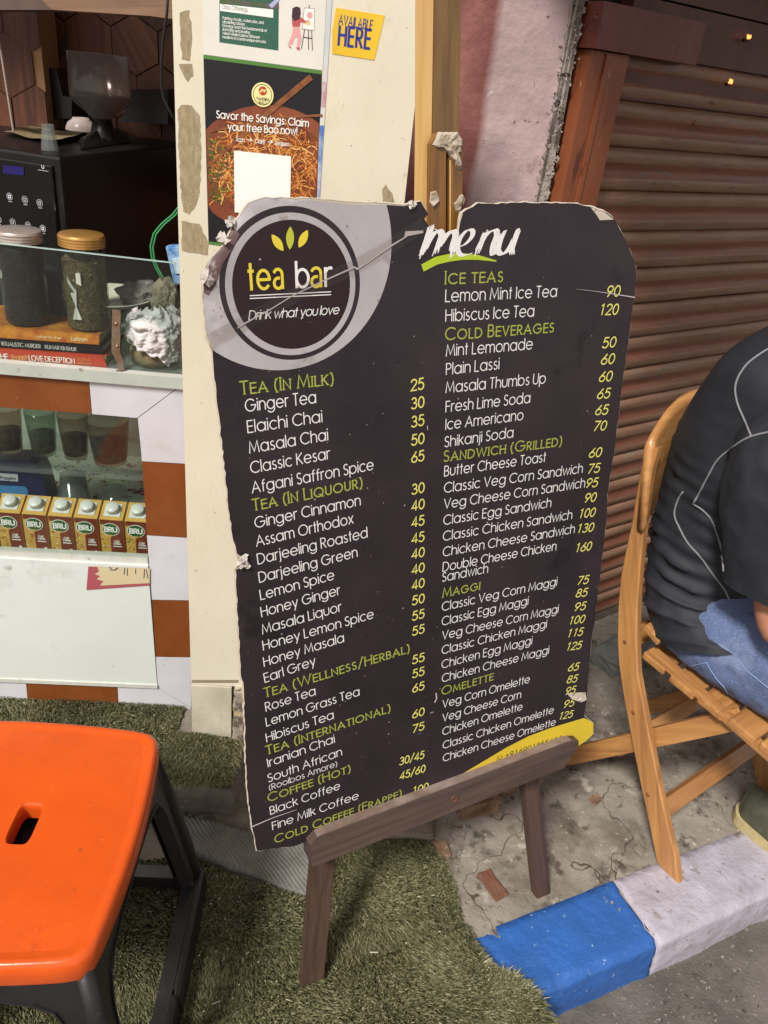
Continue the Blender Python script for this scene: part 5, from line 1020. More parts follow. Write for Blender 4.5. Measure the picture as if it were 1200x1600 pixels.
N_ = [((640 + i * .2, y), (659.5 + i * .1, y - 3.2 - i * .12), t_) for i, (y, t_) in enumerate(((609.6, '25'), (637.9, '30'), (666.2, '35'), (694.6, '50'), (721.5, '65'), (771, '30'), (796.5, '40'), (822, '45'), (847.5, '45'), (871.6, '40'), (895.7, '40'), (919.8, '40'), (944, '50'), (968, '55'), (991.5, '55'), (1036, '55'), (1058, '55'), (1080.8, '65'), (1121.3, '60'), (1144, '75')))]
N_ += [((623.5, 1194.7), (661.3, 1183.5), '30/45'), ((624.5, 1217.3), (663, 1205), '45/60'), ((644, 1241), (668, 1233), '100'), ((944.5, 463), (964, 462), '90'), ((932.5, 491.4), (961, 490.5), '120'), ((937.6, 543), (957.4, 541), '50'), ((935.5, 568.5), (955, 567), '60'), ((932.5, 595.5), (951.4, 594), '60'), ((929.5, 622), (948.4, 620.4), '65'), ((926.7, 647.2), (945.3, 646), '65'), ((924, 672), (942.7, 670.7), '70'),
       ((917.3, 713.9), (935.5, 712), '60'), ((915.5, 738.7), (933.3, 736.5), '75'), ((912.8, 760.8), (930, 759.2), '95'), ((910.7, 784), (927.5, 782), '90'), ((900.8, 808.3), (925.9, 805.6), '100'), ((898, 831.5), (923.5, 828.8), '130'), ((895.5, 861.3), (920, 858), '160'), ((899.5, 912.5), (916, 909.9), '75'), ((897.3, 932), (913.9, 929.9), '85'), ((895.2, 953.3), (911.5, 951.2), '95'),
       ((886, 974.7), (909.9, 971.5), '100'), ((883.5, 994.7), (907.5, 991.5), '115'), ((882, 1015.5), (905.3, 1012.5), '125'), ((885.9, 1048), (901.3, 1045.9), '65'), ((884, 1066.7), (899.2, 1064.5), '85'), ((882, 1084.8), (896.5, 1082), '95'), ((879.5, 1105.3), (894.7, 1102), '95'), ((871, 1124), (892.5, 1120), '125')]
class WarpPl:
    """plane whose surface follows the board's warp"""
    def __init__(s): s.n = BD.n
    def w(s, u, v, off=0.0): return BD.w(u, v, off + warp(u, v))
    def uv(s, x, y, off=0): return BD.uv(x, y, off)
WP = WarpPl()
ink_w = mat('print_menu_white', '#d9d5d2', .5, spots=[(160, .70, '#8d8587', .02), (70, .655, '#a09a9a', .05)]); ink_y = mat('print_price_yellow', '#cfc966', .5, spots=[(160, .70, '#8d8447', .02), (70, .655, '#99914f', .05)]); ink_g = mat('print_heading_green', '#929a40', .5, spots=[(160, .70, '#5d6230', .02)])
b = MB()
for a_, c_, t_ in I_: b = MB(); text(b, t_, WP, BD.uv(*a_), BD.uv(*c_), .0108 if t_[0] == '(' else .0153, .046, .0004); b.build('item_line', ink_w, panel)
for a_, c_, t_ in N_: b = MB(); text(b, t_, WP, BD.uv(*a_), BD.uv(*c_), .0150, .066, .0004, slant=.14 if a_[0] > 700 else .05, gap=.16); b.build('price_line', ink_y, panel)
for a_, c_, t_ in H_: b = MB(); text(b, t_, WP, BD.uv(*a_), BD.uv(*c_), .0160, .062, .0004, small=.8, gap=.24, serif=True); b.build('heading_line', ink_g, panel)
# logo: leaves, tea bar, rules, motto
leafg = mat('leaf_green', '#adb035', .5); leafy = mat('leaf_yellow', '#d1bd36', .5)
def leaf(cx, cy, L, wd, ang, mi_):
    q = []
    for k in range(17):
        t_ = k / 16; q.append((L * (t_ - .5), wd * math.sin(math.pi * t_) ** .8 / 2))
    for k in range(1, 16):
        t_ = 1 - k / 16; q.append((L * (t_ - .5), -wd * math.sin(math.pi * t_) ** .8 / 2))
    u0, v0 = BD.uv(cx, cy); ca, sa = math.cos(ang), math.sin(ang); b.add([WP.w(u0 + x * ca - y * sa, v0 + x * sa + y * ca, .0009) for x, y in q], [tuple(range(len(q)))], mi_)
b = MB(); leaf(432, 379, .023, .0098, math.radians(128), 1); leaf(451.5, 371.8, .026, .0100, math.radians(88), 0); leaf(472, 373, .023, .0098, math.radians(60), 1); b.build('leaf_emblem', [leafg, leafy], panel)
def rtext(m_, t_, a_, c_, cap): mb = MB(); text(mb, t_, WP, BD.uv(*a_), BD.uv(*c_), cap * .84, .060, .0009, gap=.26); mb.build('logo_lettering', m_, panel)
rtext(leafy, 'te\x01', (388, 452), (441, 449.5), .0345); rtext(ink_w, 'b', (462, 448.5), (481, 447.8), .0335); rtext(leafy, '\x01', (485, 447.6), (501, 446.9), .0345); rtext(ink_w, 'r', (507, 446.6), (516, 446.2), .0345)
for ya in (461.4, 465.8): b = MB(); b.ribbon([BD.uv(389 + 126 * k / 12, ya - 6 * k / 12) for k in range(13)], .0006, WP, .0008); b.build('rule_print', ink_w, panel)
b = MB(); text(b, 'Drink what you love', WP, BD.uv(387, 499), BD.uv(527, 489.5), .0104, .055, .0009, slant=.22, gap=.12); b.build('motto_lettering', ink_w, panel)
# brush-lettered word menu with dry streaks, and green swoosh
b = MB()
def brush(pts, wd, seed):
    r_ = random.Random(seed); q = [np.array(BD.uv(*p)) for p in pts]; sm_ = []
    for i in range(len(q) - 1):
        p0, p1, p2, p3 = q[max(i - 1, 0)], q[i], q[i + 1], q[min(i + 2, len(q) - 1)]
        for s_ in range(6):
            t_ = s_ / 6; sm_.append(.5 * ((2 * p1) + (-p0 + p2) * t_ + (2 * p0 - 5 * p1 + 4 * p2 - p3) * t_ ** 2 + (-p0 + 3 * p1 - 3 * p2 + p3) * t_ ** 3))
    sm_.append(q[-1]); n_ = len(sm_); hairs = 9
    for h in range(hairs):
        o_ = (h / (hairs - 1) - .5) * 2 * wd * .86; s0 = r_.randint(0, 3); s1 = n_ - r_.randint(0, 4); seg = sm_[s0:s1]
        if len(seg) < 3: seg = sm_
        b.ribbon([p + V(o_ * .92, o_ * .30) + V(r_.uniform(-1, 1), r_.uniform(-1, 1)) * wd * .03 for p in seg], wd * r_.choice([.10, .115, .13, .085]), WP, .0006 + h * 1.1e-5)
BWD = .0060
brush([(672, 352), (668, 366), (662, 384), (655, 403)], BWD, 1); brush([(660, 392), (672, 370), (682, 360), (688, 366), (684, 380), (678, 398)], BWD * .9, 2); brush([(684, 386), (694, 370), (705, 360), (710, 367), (706, 382), (702, 403)], BWD * .95, 3)
brush([(712, 386), (724, 382), (735, 370), (736, 360), (727, 360), (716, 374), (713, 390), (720, 399), (734, 396)], BWD * .7, 4)
brush([(757, 360), (751, 376), (742, 399)], BWD * .85, 5); brush([(745, 388), (756, 368), (770, 359), (774, 366), (768, 384), (768, 397), (776, 394)], BWD * .85, 6)
brush([(786, 359), (779, 376), (776, 392), (784, 397), (794, 386), (802, 370)], BWD * .85, 7); brush([(808, 357), (802, 374), (797, 390), (799, 398)], BWD * .85, 8)
b.build('menu_lettering', ink_w, panel)
b = MB(); up_ = [(661, 417), (680, 407), (700, 402.5), (720, 400.5), (745, 402), (773, 407.5)]; q = [BD.uv(*p) for p in up_]; b.ribbon([np.array(p) for p in q], [.0048, .0050, .0048, .0042, .003, .0008], WP, .0005)
b.build('swoosh_print', mat('swoosh_green', '#a3b626', .5), panel)
# phone line on the yellow foot
b = MB(); text(b, '+916901855646', WP, BD.uv(789, 1184), BD.uv(876, 1156), .0110, .07, .0006, gap=.2)
cu, cv2 = BD.uv(780, 1184.5); b.ribbon(circ(cu, cv2, .0058, n=18) + circ(cu, cv2, .0058, n=18)[:2], .0005, WP, .0006); b.ribbon([(cu - .0022, cv2 + .0022), (cu - .002, cv2), (cu, cv2 - .002), (cu + .0022, cv2 - .0022)], .0007, WP, .0006)
b.build('phone_lettering', mat('phone_ink', '#4a4420', .5), panel)
# crease across the logo, scratches, tape patches
crm = mat('crease_pale', '#b5abac', .6)
for pts, ws in (([(369, 512), (376, 507), (420, 483), (456, 461), (500, 440), (552, 417), (556, 420), (575, 408), (607, 385), (630, 371), (633, 365), (658, 362)], [.0004, .0009, .0007, .0006, .0008, .001, .0012, .0006, .0012, .0008, .003, .0015]),
                (((897, 451), (930, 455), (988, 464)), [.0001, .0003, .0008]), (((392, 1291), (425, 1277), (463, 1264)), [.0012, .0008, .0003]), (((665, 664), (665.5, 670)), [.0005] * 2), (((680, 1082), (681, 1090), (678, 1096)), [.0011] * 3), (((671, 1113), (676, 1111)), [.0005] * 2)):
    b = MB(); b.ribbon([np.array(BD.uv(*p)) for p in pts], ws, WP, .0010); b.build('crease', crm, panel)
b = MB(); b.ribbon([np.array(BD.uv(*p)) for p in ((681, 1084), (682, 1092), (678, 1099))], .0009, WP, .00055)
rr_ = random.Random(6)
for k in range(260):
    u, v = rr_.uniform(lo[0] + .02, hi[0] - .02), rr_.uniform(lo[1] + .05, hi[1] - .03)
    if not inside((u, v), outl): continue
b.build('puncture', mat('puncture_dark', '#0e0a0b', .8), panel)
b = MB(); k = 0
while k < 150:
    u, v = rr_.uniform(lo[0] + .01, hi[0] - .01), rr_.uniform(lo[1] + .05, hi[1] - .01)
    if not inside((u, v), outl): continue
    s_ = rr_.uniform(.0003, .0011) if k % 9 else .0015; a = rr_.uniform(0, 6.28); b.flat([(u + s_ * math.cos(a + j * 1.3) * rr_.uniform(.5, 1.2), v + s_ * math.sin(a + j * 1.3)) for j in range(5)], WP, .0007); k += 1
b.sm = [False] * len(b.f); o = b.build('dust_fleck', mat('fleck', '#8e8583', .8), panel); o['kind'] = 'stuff'
# clear plastic wrap around the torn tape over the logo
tapem = clear('clear_tape', '#f4f2f0', .12, .0)
b = MB(); q = [(330, 560), (385, 520), (480, 465), (600, 405), (663, 372), (663, 330), (590, 365), (470, 425), (370, 480), (325, 505)]
b.ribbon([np.array(BD.uv(*p)) for p in ((328, 532), (370, 509), (420, 482), (456, 462), (500, 441), (552, 416), (607, 385), (655, 353))], .009, WP, .0012); b.build('clear_tape', tapem, panel)

# ---- easel: tray, two front legs, rear leg, mast with clip
ea = thing('easel', EP.w(.27, 0), 'dark brown wooden display easel carrying the menu board', 'easel')
AXE = (ex, ey, EP.n)
wd_d = lambda nm, ax, c1='#3a221a', c2='#5c3a2c': wood(nm, c1, c2, ax, .6, 12, bump=.0008)
# tray: outline from the photo on the front face plane
TP = EP.moved(.047); tl = TP.uv(484, 1331); trr = TP.uv(902, 1174)
ua, ub_ = TP.uv(487, 1342), TP.uv(899, 1182)
ty = [TP.uv(x, y)[1] for x, y in ((560, 1284), (560, 1326), (800, 1193), (800, 1233))]
tt = (ty[0] + ty[2]) / 2; th_ = .043; sl0 = (ty[2] - ty[0]) / (TP.uv(800, 1193)[0] - TP.uv(560, 1284)[0]); print('tray', ty, sl0, ua, ub_)
te = ex + ey * sl0; te /= np.linalg.norm(te); tn = EP.n; tu = np.cross(tn, te)
c0 = TP.w(*TP.uv(560, 1284)); uL = (TP.w(*TP.uv(484, 1320)) - c0) @ te; uR = (TP.w(*TP.uv(903, 1170)) - c0) @ te; ht = (TP.w(*TP.uv(560, 1284)) - TP.w(*TP.uv(560, 1327))) @ tu
TR = Pl(c0, te, tu); print('tray len', uL, uR, 'h', ht)
b = MB(); b.prism([(uL, -ht + .004), (uL + .006, -ht), (uR - .03, -ht), (uR, -.020), (uR, -.006), (uR - .016, 0), (uL + .014, 0), (uL, -.010)], TR, -.036, .0)
b.build('tray', wd_d('easel_tray_wood', te, '#32261f', '#54433a'), ea)
b = MB(); b.prism([(uL + .014, .0003), (uR - .016, .0003), (uR - .03, .003), (uL + .03, .003)], TR, -.0342, -.001); b.build('tray_ledge', mat('ledge_worn', '#8a7a72', .6, var='#6d5a50', vscale=20, stretch=(1, 1, 1)), ea)
b = MB(); u, v = TR.uv(710, 1249); b.lathe(TR.w(u, v, 0), [(.0075, 0), (.0075, .0008), (.0055, .001), (.005, .0003), (0, .0004)], 20, 0, (TR.ex, TR.ey, TR.n)); b.build('wood_plug', mat('plug', '#5d3c2d', .6), ea)
def leg(px_top, px_bot, w0, thk, nm):
    LP = EP; a = LP.w(*LP.uv(*px_top)); c = LP.w(*LP.uv(*px_bot)); a = a - EP.n * thk / 2; c = c - EP.n * thk / 2
    d = (a - c); d /= np.linalg.norm(d); s_ = np.cross(d, EP.n); s_ /= np.linalg.norm(s_)
    top = a + d * .06; bot = c - d * (c[2] / d[2]); b = MB()
    vs = []
    for q in (bot, top):
        for sx, sy in ((-1, -1), (1, -1), (1, 1), (-1, 1)):
            p = q + s_ * sx * w0 / 2 + EP.n * sy * thk / 2
            if q is bot: p = p - d * (p[2] / d[2])
            vs.append(p)
    bm = bmesh.new(); bv = [bm.verts.new(Vector(p)) for p in vs]
    for f in [(0, 1, 2, 3), (7, 6, 5, 4), (0, 4, 5, 1), (1, 5, 6, 2), (2, 6, 7, 3), (3, 7, 4, 0)]: bm.faces.new([bv[i] for i in f])
    bmesh.ops.recalc_face_normals(bm, faces=bm.faces[:]); bmesh.ops.bevel(bm, geom=bm.edges[:], offset=.0018, segments=2, affect='EDGES'); bm.verts.index_update()
    b.add([tuple(v.co) for v in bm.verts], [[v.index for v in f.verts] for f in bm.faces]); bm.free()
    return b.build('leg', wd_d(nm, d, '#2e211a', '#523d31'), ea)
leg((509, 1325), (489, 1549), .043, .022, 'easel_leg_wood'); leg((829, 1205), (850, 1403), .036, .022, 'easel_leg_wood_b')
# rear prop leg running down behind the board
b = MB(); A_ = EP.w(.20, 1.25, -.03); Bq = V(A_[0] - EP.n[0] * .42, A_[1] - EP.n[1] * .42, 0) ; b.bar(Bq, A_, .03, .02, ex, bev=.0015); b.build('leg', wd_d('easel_leg_wood_c', A_ - Bq), ea)
# mast: light side, brown face
MP = EP.moved(-.004)
def mastp(y, x): return MP.uv(x, y)
ml, mr = [MP.uv(663, 0), MP.uv(662, 200), MP.uv(660, 360)], [MP.uv(720, 0), MP.uv(717, 200), MP.uv(713, 360)]
mdir = V(*MP.w(*ml[0])) - V(*MP.w(*ml[2])); mdir /= np.linalg.norm(mdir)
def ext(p, k): return (p[0] + (ml[0][0] - ml[2][0]) * k, p[1] + (ml[0][1] - ml[2][1]) * k)
mid = [MP.uv(680, 0), MP.uv(674, 360)]
b = MB(); b.prism(ccw([ext(mid[0], .4), mid[1], (mid[1][0], .40), (mr[2][0], .40), mr[2], mr[1], ext(mr[0], .4)]), MP, -.024, 0)
b.build('mast', wood('mast_wood', '#5a4027', '#7d6038', mdir, .45, 12, bump=.001), ea)
b = MB(); b.prism(ccw([ext(ml[0], .4), ml[1], ml[2], (ml[2][0], .40), (mid[1][0] - .0008, .40), (mid[1][0] - .0008, mid[1][1]), (ext(mid[0], .4)[0] - .0008, ext(mid[0], .4)[1])]), MP, -.024, -.002)
b.build('mast_batten', wood('pale_batten', '#b98f52', '#cfa86c', mdir, .5, 10, bump=.0004), ea)
CPl = EP.moved(.010)
b = MB(); q = ccw([CPl.uv(*p) for p in ((674, 224), (684, 206), (714, 206), (722, 216), (722, 340), (713, 366), (674, 366))])
b.prism(ccw([CPl.uv(*p) for p in ((675, 224), (684, 207), (697, 206), (697, 390), (674, 390))]), CPl, -.013, 0); b.prism(ccw([CPl.uv(*p) for p in ((702, 206), (714, 207), (723, 218), (722, 345), (715, 390), (702, 390))]), CPl, -.013, 0)
b.build('slider', wood('slider_wood', '#3f2712', '#7d5424', mdir, .35, 16, coat=.3), ea)
b = MB(); b.prism(ccw([CPl.uv(*p) for p in ((697.2, 210), (701.8, 210), (701.8, 390), (697.2, 390))]), CPl, -.013, -.009); b.build('groove', mat('groove_dark', '#0f0a07', .8), ea)
b = MB(); b.prism(ccw([CPl.uv(*p) for p in ((702.2, 250), (704.2, 250), (704.2, 366), (702.2, 366))]), CPl, .0, .0006); b.build('groove_lip', _mats['pale_batten'], ea)
# old paper and glue left on the slider
def rag(pts, seed, name='paper_residue'):
    base_ = ccw([CPl.uv(*p) for p in pts]); q = rough_line(base_, .0012, .004, seed); cx_ = sum(p[0] for p in q) / len(q); cy_ = sum(p[1] for p in q) / len(q); b = MB(); rings = 6; n = len(q); vs = []
    for k in range(rings + 1):
        t_ = 1 - k / rings
        for p in q:
            u, v = cx_ + (p[0] - cx_) * t_, cy_ + (p[1] - cy_) * t_; h = .0005 + (.0 if k == 0 else .002 + .0045 * abs(noise.noise((u * 140, v * 140, seed))) + .003 * noise.noise((u * 60, v * 60, seed))); vs.append(CPl.w(u, v, max(h, .0004)))
    b.add(vs, [(k * n + i, k * n + (i + 1) % n, (k + 1) * n + (i + 1) % n, (k + 1) * n + i) for k in range(rings) for i in range(n)]); b.build(name, mat('residue', '#b3a596', .9, var='#94866f', vscale=60, bump=.0015, bscale=160), ea)
rag([(675, 226), (684, 206), (715, 206), (722, 218), (721, 238), (716, 240), (722, 262), (716, 266), (706, 250), (698, 238), (690, 230), (680, 230)], 1); rag([(672, 300), (681, 298), (686, 314), (676, 324), (671, 316)], 2); rag([(708, 318), (722, 303), (726, 310), (718, 333), (712, 330)], 3)

# ================================================================== FOLDING WOODEN CHAIR
cf_ = V(.63, -.777, 0); cf_ /= np.linalg.norm(cf_); cs = V(-cf_[1], cf_[0], 0); c0 = atz(1055, 1380, 0); CW = .42
def CC(f, s, z): return c0 + cf_ * f + cs * s + V(0, 0, z)
def cq(px, py, s=0.0):
    p = atp(px, py, c0 + cs * s, cs) - c0; return (p @ cf_, p[2])
chw = lambda nm, ax: wood(nm, '#8e6038', '#b8854e', ax, .40, 9, coat=.3, bump=.0005)
chair = thing('folding_chair', c0 + cf_ * -.15 + cs * .2, 'honey coloured wooden slatted folding chair under the seated person', 'chair')
SP = Pl(c0, cf_)       # side plane, normal away from or towards camera
sgn = 1 if SP.n @ (CAM - c0) > 0 else -1
lft = [(1012, 700), (1000, 735), (992, 780), (986, 821), (977, 860), (969, 902), (965, 950), (964, 1000), (966, 1036), (973, 1085), (980, 1122), (989, 1170), (1000, 1225), (1014, 1290), (1026, 1348), (1049, 1373)]
rgt = [(1028, 700), (1018, 735), (1010, 780), (1006, 821), (1002, 860), (998, 902), (995, 951), (994, 1000), (996, 1053), (1003, 1090), (1009, 1122), (1018, 1170), (1029, 1225), (1043, 1290), (1054, 1335), (1063, 1383)]
def sideframe(s0, nm):
    """bent post from the back rest down to the front foot; s0 = its place across the chair"""
    A = [cq(*p) for p in lft]; Bq_ = [cq(*p) for p in rgt]; n = len(A); b = MB(); vs = []; th = .019
    A[-1] = (A[-1][0], .001); Bq_[-1] = (Bq_[-1][0], .001)
    c_ = .003
    for i in range(n):
        (a0, a1), (d0, d1) = A[i], Bq_[i]; e = V(d0 - a0, d1 - a1); e /= np.linalg.norm(e) + 1e-9
        pr_ = [(a0 + e[0] * c_, a1 + e[1] * c_, 0), (d0 - e[0] * c_, d1 - e[1] * c_, 0), (d0, d1, c_), (d0, d1, th - c_), (d0 - e[0] * c_, d1 - e[1] * c_, th), (a0 + e[0] * c_, a1 + e[1] * c_, th), (a0, a1, th - c_), (a0, a1, c_)]
        vs += [CC(f, s0 + s_, z) for f, z, s_ in pr_]
    fs = [(i * 8 + k, i * 8 + (k + 1) % 8, (i + 1) * 8 + (k + 1) % 8, (i + 1) * 8 + k) for i in range(n - 1) for k in range(8)] + [tuple(range(8))[::-1], tuple((n - 1) * 8 + k for k in range(8))]
    b.add(vs, fs, 0, False); ob = b.build('side_post', chw('chair_wood_post', V(-.25, .3, 1)), chair); return ob
sideframe(0, 'a'); sideframe(CW, 'b')
# crossed rear legs, inside the posts
fb0, zb0 = cq(1175, 1108, .03); fa0, za0 = cq(905, 1178, .03); sl_ = (zb0 - za0) / (fb0 - fa0); print('rear leg', fb0, zb0, fa0, za0)
for s_ in (.032, CW - .014):
    b = MB(); A_ = CC(fb0 - .02, s_, zb0 - .045); d_ = CC(fa0, s_, za0) - A_; d_ /= np.linalg.norm(d_); Bq = A_ + d_ * ((A_[2] - .012) / -d_[2])
    b.bar(Bq, A_, .042, .019, np.cross(cs, d_), bev=.002, ext=.012); b.build('rear_leg', chw('chair_wood_rear', cf_ + V(0, 0, .9)), chair)
# stretchers
for (f, z, nm) in ((-.095, .135, 'front'), (-.30, .475, 'back')):
    b = MB(); b.box(CC(f, CW / 2 + .01, z), (CW - .015, .018, .040), (cs, cf_ * .8 + V(0, 0, .6), np.cross(cs, cf_ * .8 + V(0, 0, .6))), 0, .002); b.build('stretcher', chw('chair_wood_across', cs), chair)
b = MB(); b.box(CC(fa0 + .08, CW / 2 + .02, za0 + .08), (CW - .06, .018, .036), (cs, cf_ * .6 + V(0, 0, .8), np.cross(cs, cf_ * .6 + V(0, 0, .8))), 0, .002); b.build('stretcher', chw('chair_wood_across', cs), chair)
# seat slats following the dipped seat line, ends towards the camera
slp = [(1008, 962), (1012, 992), (1024, 1013), (1062, 1065), (1103, 1108), (1149, 1150), (1200, 1188), (1250, 1225)]
ends = [((1006, 978), (1030, 1005)), ((1004, 1022), (1038, 1050)), ((1046, 1058), (1084, 1089)), ((1090, 1091), (1129, 1123)), ((1137, 1125), (1178, 1160)), ((1186, 1163), (1226, 1196)), ((1236, 1200), (1276, 1230))]
for a_, c_ in ends:
    (f1, z1), (f2, z2) = cq(*a_, -.002), cq(*c_, -.002); A_, Bq = CC(f1, 0, z1), CC(f2, 0, z2); d_ = Bq - A_; wd_ = np.linalg.norm(d_); d_ /= wd_; up_ = np.cross(d_, cs); up_ = up_ if up_[2] > 0 else -up_
    b = MB(); b.box((A_ + Bq) / 2 + cs * (CW / 2 + .002) - up_ * .002, (CW + .008, wd_, .018), (cs, d_, up_), 0, .0045); b.build('seat_slat', chw('chair_wood_slat', cs), chair)
for s_ in (.012, CW - .02):
    b = MB(); A_, Bq = CC(*[cq(1015, 1010)[0], s_, cq(1015, 1010)[1] - .014]), CC(cq(1235, 1205)[0], s_, cq(1235, 1205)[1] - .014); b.bar(A_, Bq, .024, .014, cs, bev=.0015); b.build('seat_rail', chw('chair_wood_rail', cf_), chair)
# curved back rest slab across the posts
ftop = cq(1012, 700)[0]; zt, zbq = cq(1014, 690)[1], cq(1002, 830)[1]
f_at = lambda z: np.interp(z, [zbq, zt], [cq(1002, 826)[0], cq(1012, 700)[0]])
b = MB(); n, m = 26, 10; rings = []
for i in range(n + 1):
    s_ = -.006 + (CW + .03) * i / n; t_ = i / n; bow = -.055 * math.sin(math.pi * t_) - .004; zT = zt + .062 * math.sin(math.pi * min(max(t_, 0), 1)) ** .75; zB = zbq + .04 * math.sin(math.pi * t_); ring = []
    for (k, d) in [(0, .002), (0, .015), (.08, .021), (.5, .021), (.92, .021), (1, .014), (1, .004), (.92, 0), (.5, 0), (.08, 0)]:
        z = zB + (zT - zB) * k; ring.append(CC(f_at(min(z, zt)) + bow - .003 + d + .0, s_, z))
    rings += ring
b.add(rings, [(i * 10 + k, i * 10 + (k + 1) % 10, (i + 1) * 10 + (k + 1) % 10, (i + 1) * 10 + k) for i in range(n) for k in range(10)] + [tuple(range(10))[::-1], tuple(n * 10 + k for k in range(10))], 0, True)
b.build('back_rest', chw('chair_wood_back', cs), chair)

for (px, py) in ((985, 1110), (1008, 1238), (972, 1000)):
    f_, z_ = cq(px, py); b = MB(); b.lathe(CC(f_ + .008, 0, z_), [(.0052, 0), (.0052, .0008), (.0045, .0012), (0, .0013)], 14, 0, (cf_, V(0, 0, 1), -cs)); b.build('dowel', mat('dowel_end', '#7a4e2c', .5), chair)
# ================================================================== SEATED PERSON
def skin_body(name, joints, links, root, m, parent=None, sub=2):
    me = bpy.data.meshes.new(name); base = V(*parent.get('_w')) if parent is not None else V(0, 0, 0)
    keys = list(joints); me.from_pydata([tuple(V(*joints[k][0]) - base) for k in keys], [(keys.index(a), keys.index(c)) for a, c in links], []); me.materials.append(m)
    ob = bpy.data.objects.new(name, me); COL.objects.link(ob)
    if parent is not None: ob.parent = parent
    md = ob.modifiers.new('skin', 'SKIN'); md.use_smooth_shade = True
    sv = me.skin_vertices[0].data
    for i, k in enumerate(keys):
        r = joints[k][1]; sv[i].radius = (r, r) if not hasattr(r, '__len__') else r; sv[i].use_root = (k == root)
    s_ = ob.modifiers.new('sub', 'SUBSURF'); s_.levels = sub; s_.render_levels = sub; return ob
S0 = .225                                    # middle of the person across the chair
pers = thing('person', CC(-.15, S0, .5), 'person in dark grey seamed T-shirt and jeans sitting on folding chair', 'person')
skin = mat('skin', '#b98467', .5, var='#a9745a', vscale=12)
shirt = mat('shirt_fabric', '#181b20', .7, var='#1e2127', vscale=14, bump=.0004, bscale=300); jeans = mat('denim', '#4a5878', .9, var='#58668a', vscale=9, bump=.0012, bscale=420, spots=[(240, .54, '#5f6c8c', .15), (12, .52, '#7d8aa8', .22), (30, .60, '#3c4866', .1), (520, .56, '#8d98b2', .1)])
seam = mat('seam_grey', '#77757a', .7)
_sl = [cq(*e[0], -.002) for e in ends]
def seatz(f): return float(np.interp(f, [q[0] for q in _sl], [q[1] for q in _sl]))
def ring_loft(rings, m, name, n=150, wr=None, parent=None, capb=False, capt=True, open_end=False):
    """rings: (f, s, z, half depth, half width, tilt) joined into one closed garment surface"""
    b = MB(); R_ = []; K = len(rings); fine = []
    for i in range(K - 1):
        for j in range(16):
            t_ = j / 16; p0, p1, p2, p3 = (np.array(rings[q], float) for q in (max(i - 1, 0), i, i + 1, min(i + 2, K - 1)))
            fine.append(.5 * (2 * p1 + (p2 - p0) * t_ + (2 * p0 - 5 * p1 + 4 * p2 - p3) * t_ ** 2 + (3 * p1 - p0 - 3 * p2 + p3) * t_ ** 3))
    fine.append(np.array(rings[-1], float)); vs = []
    for i, (f, s, z, hd, hw, tl) in enumerate(fine):
        for k in range(n):
            a = 2 * math.pi * k / n; x, y = math.cos(a), math.sin(a); x = math.copysign(abs(x) ** .85, x); y = math.copysign(abs(y) ** .85, y); g = 1.0
            if wr: g += wr(f, s, z, a)
            zz_ = z + x * hd * tl
            if name == 'shirt': zz_ = max(zz_, seatz(f + x * hd * g) + .012)
            vs.append(CC(f + x * hd * g, s + y * hw * g, zz_))
    m_ = len(fine); fs = [(i * n + k, i * n + (k + 1) % n, (i + 1) * n + (k + 1) % n, (i + 1) * n + k) for i in range(m_ - 1) for k in range(n)]
    if capb: fs.append(tuple(range(n))[::-1])
    if capt: fs.append(tuple((m_ - 1) * n + k for k in range(n)))
    b.add(vs, fs, 0, True); return b.build(name, m, parent if parent is not None else pers), vs, fs
def fold(f, s, z, a):
    """draped creases running forward and down over the lower back"""
    low = max(.05, min(1, (.95 - z) / .22)) * max(.25, min(1, (z - .53) / .10)); near = .5 + .5 * math.cos(a + 1.9)
    t_ = z * 185 - (a % 6.2832) * 3.6 + 2.2 * noise.noise((math.cos(a) * 1.5, z * 6, math.sin(a) * 1.5)); r_ = (1 - abs(math.sin(t_ * .5))) ** 1.7; cx_, cy_ = math.cos(a), math.sin(a)
    return low * near * (.11 * (r_ - .3) * (.55 + 1.1 * noise.noise((cx_ * 2, z * 11, cy_ * 2)))) + .03 * noise.noise((cx_ * 1.5, z * 8, cy_ * 1.5)) + .018 * noise.noise((cx_ * 4, z * 18, cy_ * 4 + 2)) * (low + .3)
def fbk(px, py, s_): return cq(px, py, s_)
bk_pts = [(1028, 990), (1018, 930), (1020, 850), (1030, 760), (1052, 680), (1090, 612), (1133, 560), (1190, 523), (1240, 500)]
tor = []
for (x, y), hd, hw in zip(bk_pts, (.145, .135, .135, .145, .150, .150, .140, .115, .07), (.195, .185, .180, .190, .200, .205, .200, .150, .075)):
    f_, z_ = cq(x, y, .10); tor.append([f_ + hd * .96 - (.022 if y > 700 else .012), S0, z_, hd, hw, -.15])
tor[0][2] = .552; tor[0][5] = .50; tor[0][4] = .234; tor[0][3] = .150; tor[1][2] = max(tor[1][2], .60); tor[1][5] = .1; tor[1][4] = .228; tor[2][4] = .205
print('torso', [(round(q[0], 3), round(q[2], 3)) for q in tor])
tz_ = [q[2] for q in tor]
torso, tvs, tfs = ring_loft(tor, shirt, 'shirt', wr=fold)
